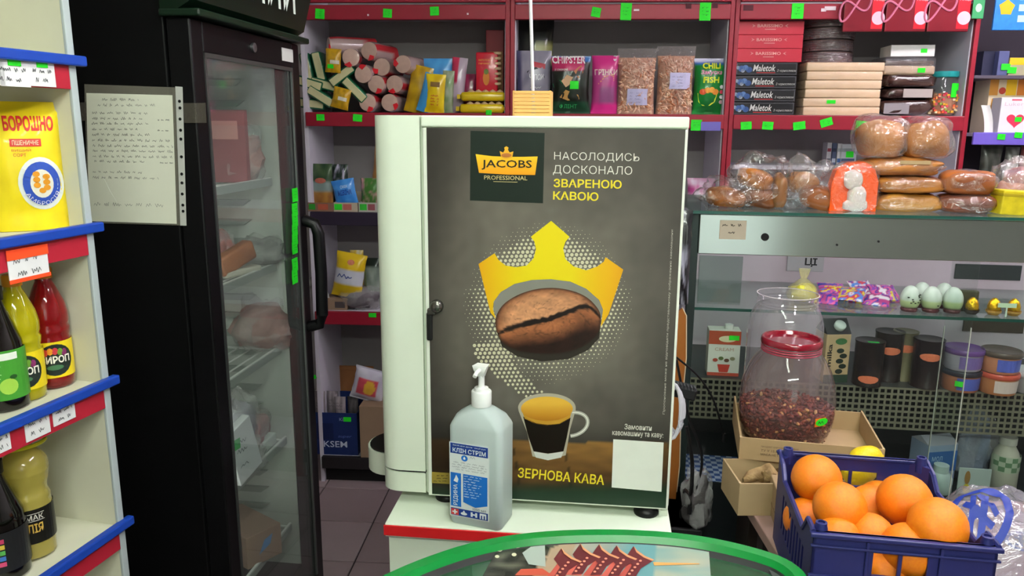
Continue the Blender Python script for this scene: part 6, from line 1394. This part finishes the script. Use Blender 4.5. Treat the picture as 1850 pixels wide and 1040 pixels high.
# ================================================================== side table, boxes, jars
st = thing('side_table', 'brownish side table under the orange crate', 'table', (0, 0, 0)); TB = mat('93776f', .5, var=.08)
MB().box(.555, .95, .752, 1.75, 1.70, .78, .003).build('tabletop', TB, st)
for (x, y) in ((.6, 1.0), (1.68, 1.0), (.6, 1.64), (1.68, 1.64)): MB().box(x - .02, y - .02, 0, x + .02, y + .02, .752, .002).build('leg', mat('2e2422', .6), st)
MB().box(.62, 1.0, .16, 1.66, 1.66, .18).build('lower_shelf', mat('3a2e2c', .6), st)
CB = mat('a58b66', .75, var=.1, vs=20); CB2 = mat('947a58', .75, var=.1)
def openbox(name, label, loc, rz, w, d, h, m, t_=.004, back=0., right=0., left=0.):
    t = thing(name, label, 'box', loc, rz)
    MB().box(0, 0, 0, w, t_, h).build('front_wall', m, t); MB().box(0, d - t_, 0, w, d, h + back).build('back_wall', m, t)
    for nm, x, e in (('left', 0, left), ('right', w - t_, right)):
        b = MB(); b.add([(x, t_, 0), (x + t_, t_, 0), (x + t_, d - t_, 0), (x, d - t_, 0), (x, t_, h), (x + t_, t_, h), (x + t_, d - t_, h + e), (x, d - t_, h + e)], [(0, 1, 2, 3), (4, 5, 6, 7), (0, 1, 5, 4), (1, 2, 6, 5), (2, 3, 7, 6), (3, 0, 4, 7)]); b.build('side_wall', m, t)
        MB().box(x - .0005, t_, h - .001, x + t_ + .0005, t_ + .006, h + .0006).build('torn_edge', mat('c4b08c', .8), t)
    MB().box(t_, t_, 0, w - t_, d - t_, t_).build('bottom', m, t); return t
TR = Fr((.552, 1.752), -12)
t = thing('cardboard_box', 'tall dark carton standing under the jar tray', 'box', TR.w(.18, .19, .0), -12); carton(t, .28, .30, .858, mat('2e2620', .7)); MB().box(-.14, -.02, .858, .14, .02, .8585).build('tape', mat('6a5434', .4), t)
t = openbox('cardboard_tray', 'open cardboard tray holding the peanut jar', TR.w(0, 0, .859), -12, .325, .245, .055, CB, back=.0, right=.006, left=.02)
for k in range(3): lettering(t, ('ПРОДУКТ ХАРЧОВИЙ ВАГОВИЙ', 'ТУ У 15.8-2437', 'МАСА НЕТТО 4 КГ')[k], lambda x, z: Vector((x, -.0008, z)), .05, .034 - k * .010, .05 + (.085, .06, .07)[k], .040 - k * .010, mat('5a4632', .7), .004)
t = openbox('cardboard_tray', 'small open cardboard box holding the ginger root', (.517, 1.618, .7805), 1, .20, .135, .078, mat('a8916c', .75, var=.06))
g_ = thing('ginger_root', 'knobbly ginger root lying in the small cardboard box', 'ginger', (.545, 1.685, .822), 0)
b = MB(); GC = lambda u, v: mixc(lin('a88c60'), lin('7a6040'), .5 + n3(u * 8, v * 10, 2.))
def gpt(u, v):
    r = .024 * (math.sin(math.pi * min(.98, max(.02, v))) ** .5) * (1 + .35 * n3(v * 7, u * 2, 5.) + .2 * math.sin(v * 19)); a = 6.283 * u
    return Vector((v * .145, r * math.cos(a) * .9 + .01 * math.sin(v * 7), r * math.sin(a) + .012 * math.sin(v * 5) + .012))
b.grid(gpt, 18, 26, True, colf=GC); b.build('root', printed(.7, bump=.5, bs=90), g_, True)
for (x, y, r, s_) in ((.055, -.014, .016, 1), (.1, .014, .015, 2)): blob(r, r * .9, r * 1.1, 12, 9, .9, .3, s_, 1, colf=GC).xf(Matrix.Translation((x, y, .012))).build('knob', printed(.7, bump=.5, bs=90), g_, True)
JG = film('e6d4d2', .05, .05, ior=1.5); JG2 = film('eeeaf0', .11, .06, ior=1.6)
jz = .8635
j1 = thing('peanut_jar', 'round plastic jar of red peanuts with a dark red lid', 'jar', (.700, 1.868, jz), 0)
jp = [(.055, .0), (.085, .003), (.102, .02), (.112, .05), (.1165, .085), (.1165, .12), (.111, .155), (.099, .19), (.084, .217), (.072, .232), (.068, .238), (.07, .242), (.067, .247), (.067, .262)]
MB().lathe(jp, 40, cap=False).build('jar_wall', JG, j1, True); MB().lathe([(0, .0015), (.055, .0)], 40, cap=False).build('jar_base', JG, j1, True)
MB().lathe([(.069, .252), (.0735, .254), (.074, .258), (.0735, .266), (.070, .269), (.066, .268), (.063, .260), (0, .2595)], 40).build('lid', mat('700c1e', .15, coat=.5), j1, True)
for z in (.234, .240, .246): MB().lathe([(.0705, z), (.0725, z + .002), (.0705, z + .004)], 40, cap=False).build('neck_thread', mat('8a2a3c', .3), j1, True)
jr = lambda z: next(jp[i][0] + (jp[i + 1][0] - jp[i][0]) * (z - jp[i][1]) / (jp[i + 1][1] - jp[i][1]) for i in range(len(jp) - 1) if jp[i][1] <= z <= jp[i + 1][1])
rnd = random.Random(11); pm_ = []
nut = MB().lathe([(0, -1), (.55, -.8), (.85, -.3), (.9, .2), (.65, .75), (0, 1)], 7)
b = MB(); pc_ = [lin(c) for c in ('5a1f1c', '6a2a22', '4a1816', '7a3a2c', '521c1a')]; pal = [lin('c8a070'), lin('b88a58')]
b.lathe([(0, .004), (.08, .005), (.097, .02), (.106, .05), (.109, .085), (0, .092)], 30, colf=lambda z: lin('4a1a18'))
def addnut(p):
    M = Matrix.Translation(p) @ Euler((rnd.uniform(0, 6), rnd.uniform(0, 6), rnd.uniform(0, 6))).to_matrix().to_4x4() @ Matrix.Diagonal((.0046, .0046, .0072, 1))
    b.add([M @ Vector(q) for q in nut.v], nut.f, rnd.choice(pc_) if rnd.random() > .045 else rnd.choice(pal))
for i in range(1100):
    a = rnd.uniform(0, 6.283); z = rnd.uniform(.008, .093); r = jr(z) - .0065; addnut((r * math.cos(a), r * math.sin(a), z))
for i in range(420):
    a = rnd.uniform(0, 6.283); r = math.sqrt(rnd.random()) * .105; addnut((r * math.cos(a), r * math.sin(a), .092 + .006 * n3(r * 30, a, 1)))
o = b.build('peanuts', printed(.45), j1, True); o['kind'] = 'stuff'
fj = lambda off: (lambda x, z: Vector((math.sin(x / .115) * (jr(z) + off), -math.cos(x / .115) * (jr(z) + off), z)))
MB().box(-.001, -.001, -.001, .001, .001, .001)
patch(j1, 'orange_sticker', fj(.0012), .030, .076, .062, .098, mat('e8781c', .5), 4, 2); polyg(j1, 'price_sticker', fj(.002), oval(.05, .087, .019, .010, 14), mat(GREEN, .5)); scribble(j1, 'handwriting', fj(.003), [(.037, .062, .083, .008)], mat('1d4a1a', .6), .0016, 3)
j2 = thing('empty_jar', 'empty open plastic jar standing behind the peanut jar', 'jar', (.752, 2.062, .859), 0)
jq0 = [(.06, 0), (.088, .004), (.098, .025), (.1005, .08), (.1005, .28), (.0985, .31), (.092, .338), (.083, .358), (.078, .366), (.081, .370), (.078, .374), (.081, .379), (.078, .384), (.080, .392), (.080, .402)]
jq = [(r, z * .85) for r, z in jq0]
MB().lathe(jq, 40, cap=False).build('jar_wall', JG2, j2, True)
MB().lathe([(.080, .341), (.0815, .343), (.0795, .3435)], 40, cap=False).build('jar_rim', mat('cfc8cc', .3), j2, True)
MB().lathe([(0, .0015), (.06, .001)], 30, cap=False).build('jar_base', JG2, j2, True)

# ================================================================== blue crate and oranges
CR = Fr((.512, 1.194), -9.3); cw, cdp, chh = .288, .335, .2; zc = .7805
NB = mat('20245c', .4, var=.08, spec=.4)
cr = thing('fruit_crate', 'navy blue plastic crate filled with oranges', 'crate', CR.w(0, 0, zc), CR.deg)
def wall(name, x0, x1, holes, hts, M, t_=.005):
    """upright panel in local x,z with rectangular holes; hts: piecewise top"""
    b = MB(); xs = sorted({x0, x1, *[h[0] for h in holes], *[h[2] for h in holes], *[p[0] for p in hts]})
    def top(x):
        for (a, za), (c, zc2) in zip(hts, hts[1:]):
            if a <= x <= c: return za + (zc2 - za) * (x - a) / (c - a or 1)
        return hts[-1][1]
    for a, c in zip(xs, xs[1:]):
        mid = (a + c) / 2; cuts = sorted([(h[1], h[3]) for h in holes if h[0] <= mid <= h[2]]); z = 0
        for (h0, h1) in cuts + [(None, None)]:
            za, zc2 = (h0, h0) if h0 is not None else (top(a), top(c))
            vs = [Vector((a, 0, z)), Vector((c, 0, z)), Vector((c, 0, zc2)), Vector((a, 0, za))]; vs += [v + Vector((0, t_, 0)) for v in vs]
            b.add([M @ v for v in vs], [(0, 1, 2, 3), (7, 6, 5, 4), (0, 1, 5, 4), (1, 2, 6, 5), (2, 3, 7, 6), (3, 0, 4, 7)])
            z = h1
    return b.build(name, NB, cr)
I = Matrix.Identity(4); hx = [(.098, .128, .138, .170), (.144, .128, .184, .170)]
low = [(.05 + i * .05, .03, .085 + i * .05, .09) for i in range(4)]
wall('front_wall', 0, cw, hx + low, [(0, chh), (cw, chh)], I)
wall('back_wall', 0, cw, [(.105, .135, .140, .168), (.146, .135, .195, .168), (.15, .065, .165, .09)] + [(.05 + i * .05, .02, .085 + i * .05, .055) for i in range(4)], [(0, chh), (cw, chh)], Matrix.Translation((0, cdp - .005, 0)))
RT = Matrix.Rotation(math.radians(90), 4, 'Z')
sidet = [(0, chh), (.045, chh), (.075, chh - .035), (cdp - .075, chh - .035), (cdp - .045, chh - .012), (cdp, chh)]
sl = [(.06 + i * .024, .06, .072 + i * .024, .135) for i in range(9)]
wall('side_wall', .005, cdp - .005, sl, sidet, Matrix.Translation((.005, 0, 0)) @ RT); wall('side_wall', .005, cdp - .005, sl, sidet, Matrix.Translation((cw, 0, 0)) @ RT)
MB().box(.005, .005, 0, cw - .005, cdp - .005, .005).build('crate_floor', NB, cr)
b = MB(); b.box(-.006, -.008, chh - .008, cw + .006, .008, chh, .002); b.box(-.004, -.006, chh - .026, cw + .004, -.0002, chh - .022, .001); b.box(-.004, -.006, .118, cw + .004, -.0002, .123, .001); b.box(.085, -.005, .05, .09, -.0002, chh - .01, .001); b.box(.2, -.005, .05, .205, -.0002, chh - .01, .001); b.build('front_rim', NB, cr)
MB().box(-.006, cdp - .008, chh - .007, cw + .006, cdp + .006, chh, .002).build('back_rim', NB, cr)
for x in (.0, cw):
    b = MB(); b.tube([(x, p[0], p[1]) for p in sidet], .0045, 6); b.build('side_rim', NB, cr)
for (x, y) in ((.014, .012), (cw - .014, .012), (.014, cdp - .012), (cw - .014, cdp - .012)):
    MB().lathe([(.011, -.02), (.011, .002), (.0095, .008), (.0095, .012), (.006, .0125), (.006, .009), (0, .009)], 16, (x, y, chh)).build('corner_peg', NB, cr, True)
for (x, y, sx, sy) in ((0, 0, 1, 1), (cw, 0, -1, 1), (0, cdp, 1, -1), (cw, cdp, -1, -1)):
    MB().extr([(0, 0), (.03 * sx, 0), (0, .03 * sy)], 0.006, chh - .003, Matrix.Translation((x + .004 * sx, y + .004 * sy, 0))).build('corner_gusset', NB, cr)
def omat():
    m, N, L, P = base('orange_peel'); tc = N.new('ShaderNodeTexCoord'); v = N.new('ShaderNodeTexVoronoi'); v.inputs['Scale'].default_value = 320; nz = N.new('ShaderNodeTexNoise'); nz.inputs['Scale'].default_value = 14
    L.new(tc.outputs['Object'], v.inputs['Vector']); L.new(tc.outputs['Object'], nz.inputs['Vector'])
    mx = N.new('ShaderNodeMix'); mx.data_type = 'RGBA'; mx.inputs['A'].default_value = (*lin('e66a06'), 1); mx.inputs['B'].default_value = (*lin('f2940e'), 1)
    L.new(nz.outputs['Fac'], mx.inputs['Factor']); L.new(mx.outputs['Result'], P.inputs['Base Color'])
    bp = N.new('ShaderNodeBump'); bp.inputs['Strength'].default_value = .25; bp.inputs['Distance'].default_value = .002; L.new(v.outputs['Distance'], bp.inputs['Height']); L.new(bp.outputs['Normal'], P.inputs['Normal'])
    P.inputs['Roughness'].default_value = .38; P.inputs['Subsurface Weight'].default_value = .12; P.inputs['Subsurface Scale'].default_value = .01; P.inputs['Subsurface Radius'].default_value = (1, .4, .1); return m
OM = omat()
def opt(u, v):
    a = 6.283 * u; t = math.pi * v; r = 1 + .012 * n3(3 * math.cos(a) * math.sin(t), 3 * math.sin(a) * math.sin(t), 3 * math.cos(t)); r -= .05 * math.exp(-((v) / .05) ** 2) 
    return Vector((r * math.sin(t) * math.cos(a), r * math.sin(t) * math.sin(a), -.97 * r * math.cos(t)))
om_me = MB(); om_me.grid(opt, 32, 20, True); om_me = om_me.mesh('peel', OM, True)
st_me = MB().lathe([(0, -.012), (.055, -.01), (.065, .0), (.04, .012), (0, .014)], 10, (0, 0, .935)).mesh('stem_button', mat('6a6a2a', .7), True)
orr = [(1475, 865, 44, 1.435, 'orange at the back left corner of the crate, highest there', (60, 10)), (1517, 917, 47, 1.315, 'orange in front of the back left one', (50, 30)), (1634, 904, 47.5, 1.335, 'large orange at the back right of the crate', (70, -20)), (1693, 952, 53, 1.212, 'lightest orange at the right end of the crate', (95, 60)),
       (1642, 992, 48, 1.212, 'orange behind the front rim, left of the lightest one', (20, 80)), (1573, 968, 42, 1.275, 'orange low in the middle behind the front rim', (40, 100)), (1572, 916, 40, 1.40, 'orange half hidden in the middle of the crate', (80, 140)), (1588, 903, 36, 1.47, 'orange at the back of the crate beside the large one', (30, 170)), (1456, 938, 40, 1.40, 'orange low at the left wall of the crate', (15, 200)), (1513, 972, 40, 1.27, 'orange low in the front left corner of the crate', (25, 230)),
       (1700, 1010, 44, 1.23, 'orange low in the front right corner of the crate', (25, 260)), (1600, 1030, 42, 1.222, 'orange seen through the left window of the crate front', (25, 290)), (1660, 1036, 42, 1.222, 'orange seen through the right window of the crate front', (35, 310))]
for k, (px, py, rp, Y, lab, (ta_, tz_)) in enumerate(orr):
    d = ray(px, py); t = Y / d[1]; p = Vector((d[0] * t, Y, H + d[2] * t)); dep = t * (d[1] * math.cos(PT) - d[2] * math.sin(PT)); r = rp * dep / F
    root = thing('orange', lab, 'orange', p, 0, 'oranges in the blue crate'); root.rotation_euler = (math.radians(ta_), 0, math.radians(tz_)); root.scale = (r, r, r)
    for nm, me in (('peel', om_me), ('stem_button', st_me)):
        o = bpy.data.objects.new(nm, me); COL.objects.link(o); o.parent = root
# lemons behind the crate
for k, (px, py, Y, lab) in enumerate(((1565, 829, 1.60, 'yellow lemon showing above the back rim of the crate'), (1552, 852, 1.60, 'yellow lemon seen through the back window of the crate'))):
    q = atY(px, py, Y); t = thing('lemon', lab, 'lemon', q, 20, 'lemons behind the crate'); blob(.042, .03, .03, 20, 14, 1., .04, k, 1, colf=lambda u, v: lin('e2c41c')).xf(Matrix.Translation((0, 0, -.03))).build('peel', printed(.4, bump=.2, bs=200), t, True); MB().lathe([(.006, 0), (.003, .008), (0, .009)], 8).xf(Matrix.Translation((.041, 0, 0)) @ Matrix.Rotation(math.radians(90), 4, 'Y')).build('tip', mat('c8a81c', .6), t)
t = thing('cardboard_tray', 'low cardboard tray holding the lemons behind the crate', 'box', (.66, 1.60, .7805), -9); MB().box(-.07, -.045, 0, .10, .045, .085, .003).build('carton', mat('9a8262', .7), t); MB().box(-.071, -.046, .03, .101, .046, .034).build('fold_line', mat('7a6448', .7), t)

# ================================================================== plastic shopping bags on the table
BF = film('eceaf4', .13, .10, 1., 14, 1., 1.9)
def heap(label, cx, cy, rx, ry, h, seed, logos=()):
    t = thing('shopping_bag', label, 'plastic bag', (cx, cy, .7805), 0, 'crumpled clear shopping bags')
    def hf(x, y):
        e = (x / rx) ** 2 + (y / ry) ** 2; k = max(0, 1 - e) ** .5
        r = 1 - abs(n3(x * 9 + seed, y * 9, seed)) * 2; r2 = 1 - abs(n3(x * 22, y * 22 + seed, seed * 2.)) * 2
        return h * k * (.66 + .24 * r + .07 * r2)
    def fn(u, v):
        a = 6.283 * u; x = rx * v * math.cos(a); y = ry * v * math.sin(a); return Vector((x * (1 + .06 * n3(u * 9, v, seed)), y * (1 + .06 * n3(u * 9, v, seed + 3)), hf(x, y) + .001))
    b = MB(); b.open = True; b.grid(lambda u, v: fn(u, max(v, .002)), 84, 34, True); b.build('bag_film', BF, t, True)
    b = MB(); b.open = True; b.grid(lambda u, v: (lambda p: Vector((p.x * .9, p.y * .9, p.z * .72)))(fn(u + .07, max(v, .002))), 60, 24, True); b.build('inner_fold', BF, t, True)
    for (lpx, lpy, lz, r, rot) in logos:
        q_ = atZ(lpx, lpy, lz); lx, ly = q_[0] - cx, q_[1] - cy
        bl = mat('1a3084', .45); c, s = math.cos(rot), math.sin(rot)
        def lp(a, q): x = lx + (a * c - q * s); y = ly + (a * s + q * c); e = max(0, 1 - (x / rx) ** 2 - (y / ry) ** 2) ** .5; return Vector((x, y, max(hf(x, y), h * e * .86) + .004))
        b = MB(); b.open = True; b.grid(lambda u, v: lp(*(r * (1 - .24 * v) * math.cos(6.283 * u), r * .8 * (1 - .24 * v) * math.sin(6.283 * u))), 40, 3, True); b.build('logo_ring', bl, t, True)
        for (p0, p1, w) in (((-.7, -.1), (.5, .6), .2), ((-.55, -.45), (.75, .25), .26), ((-.1, -.65), (.05, .7), .2), ((.2, -.6), (.6, .45), .18), ((-.75, .2), (.1, .1), .22)):
            dx, dy = p1[0] - p0[0], p1[1] - p0[1]; l = math.hypot(dx, dy)
            b = MB(); b.open = True; b.grid(lambda u, v: lp(r * .85 * (p0[0] + dx * u - dy / l * w * (v - .5)), r * .68 * (p0[1] + dy * u + dx / l * w * (v - .5))), 10, 2); b.build('logo_stroke', bl, t)
    return t
heap('crumpled clear shopping bag with a large blue round logo beside the crate', .985, 1.43, .165, .135, .17, 3, ((1770, 925, .915, .066, .6),))
heap('clear shopping bag with blue marks at the right edge', 1.03, 1.13, .19, .145, .16, 8, ((1838, 975, .90, .055, .2),))
heap('clear shopping bag at the far right behind the marked ones', 1.30, 1.43, .14, .15, .17, 13, ((1868, 888, .9, .05, .6),))

# ================================================================== gap between machine and case: cables, bags
bxs = thing('dark_crate', 'black storage box in the gap behind the coffee machine', 'box', (.485, 2.03, 0), -8); MB().box(-.05, -.15, 0, .04, .10, .60, .005).build('body', mat('121214', .5), bxs); MB().box(-.054, -.154, .58, .044, .104, .60, .003).build('lid', mat('18181b', .5), bxs)
lump('plastic_bag', 'greyish plastic bag standing in the dark gap by the case', 'bag', (.500, 1.915, .6005), 0, .036, .04, .075, '5a5656', seed=121, op=.22)
t = thing('brown_folder', 'brown leather strap hanging in the gap beside the case', 'strap', (.463, 2.06, .6005), -8)
MB().extr([(-.016, 0), (.012, 0), (.016, .10), (.012, .26), (.018, .42), (.012, .54), (.002, .56), (-.012, .55), (-.02, .40), (-.014, .2)], 0, .012, Matrix.Rotation(math.radians(90), 4, 'X')).build('leather', mat('9a5c22', .55, var=.12), t); MB().tube([(.014, -.007, .02), (.018, -.007, .1), (.014, -.007, .26), (.02, -.007, .42), (.014, -.007, .54), (.002, -.007, .562)], .0016, 5).build('stitched_edge', mat('cfc0a4', .6), t)
t = thing('foil_bag', 'black and silver plastic bag hanging in the gap beside the case', 'bag', (.455, 2.08, 1.165), -8)
b = Bag(.06, .26, .04, .05, .5, 130); b.mesh(lambda u, v: mixc(lin('16161a'), lin('a0a0b0'), 3 * n3(u * 6 + v * 4, v * 3, 5.) - .3), 14, 18).build('film', printed(.3, .4), t, True); MB().tube([(0, 0, .25), (.004, .0, .30), (0, .01, .34)], .003, 6).build('hanging_loop', mat('222226', .5), t)
t = thing('white_cable', 'white coiled cable hanging off the back of the coffee machine', 'cable', MA.w(.527, .2, 1.0), MA.deg)
b = MB()
for k in range(4): b.tube([(.012 + .018 * math.cos(a) + .004 * k, -.06 + .012 * k + .01 * math.sin(a), .015 + (.062 - .005 * k) * math.sin(a) - .004 * k) for a in [q * .3142 for q in range(20)]], .0042, 7, closed=True)
b.build('cable_loop', mat('b9b9c0', .4), t, True); MB().tube([(.006, -.03, .07), (.0, .0, .10), (-.004, .03, .12)], .004, 7).build('cable_lead', mat('b9b9c0', .4), t, True)
t = thing('power_adapter', 'black ribbed power adapter hanging behind the white cable', 'adapter', MA.w(.563, .2, 1.03), MA.deg); MB().box(-.03, -.02, 0, .03, .02, .03, .005, M=Matrix.Rotation(math.radians(12), 4, 'Y')).build('housing', mat('141416', .5), t)
for i in range(7): MB().box(-.028 + i * .008, -.022, .026, -.024 + i * .008, .0, .034, .001, M=Matrix.Rotation(math.radians(12), 4, 'Y')).build('rib', mat('2a2a2e', .4), t)
def cable(label, pts, r=.0035):
    t = thing('black_cable', label, 'cable', pts[0], 0); P = [Vector(p) - Vector(pts[0]) for p in pts]
    def cr_(i, f):
        a, b_, c, d = P[max(0, i - 1)], P[i], P[min(len(P) - 1, i + 1)], P[min(len(P) - 1, i + 2)]
        return .5 * (2 * b_ + (c - a) * f + (2 * a - 5 * b_ + 4 * c - d) * f * f + (3 * b_ - a - 3 * c + d) * f ** 3)
    pts2 = [cr_(i, k / 6) for i in range(len(P) - 1) for k in range(6)] + [P[-1]]
    MB().tube(pts2, r, 7).build('cord', mat('0c0c0e', .4), t, True); MB().lathe([(r * 1.6, -.012), (r * 1.8, 0), (r * 1.6, .012)], 8, tuple(P[-1])).build('plug', mat('141416', .4), t, True)
cable('black cable running from the machine down into the gap', [atY(x, y, 1.88) for x, y in ((1222, 650), (1232, 700), (1246, 760), (1262, 800), (1268, 840), (1255, 890), (1246, 920))])
cable('black cable slanting across the dark end of the case', [atY(x, y, 1.98) for x, y in ((1222, 645), (1262, 680), (1290, 725), (1308, 790))], .0028)
cable('thick black cable dropping straight beside the machine', [atY(x, y, 1.80) for x, y in ((1240, 770), (1250, 830), (1248, 890))] + [(.462, 1.90, .70), (.468, 1.935, .615)], .005)
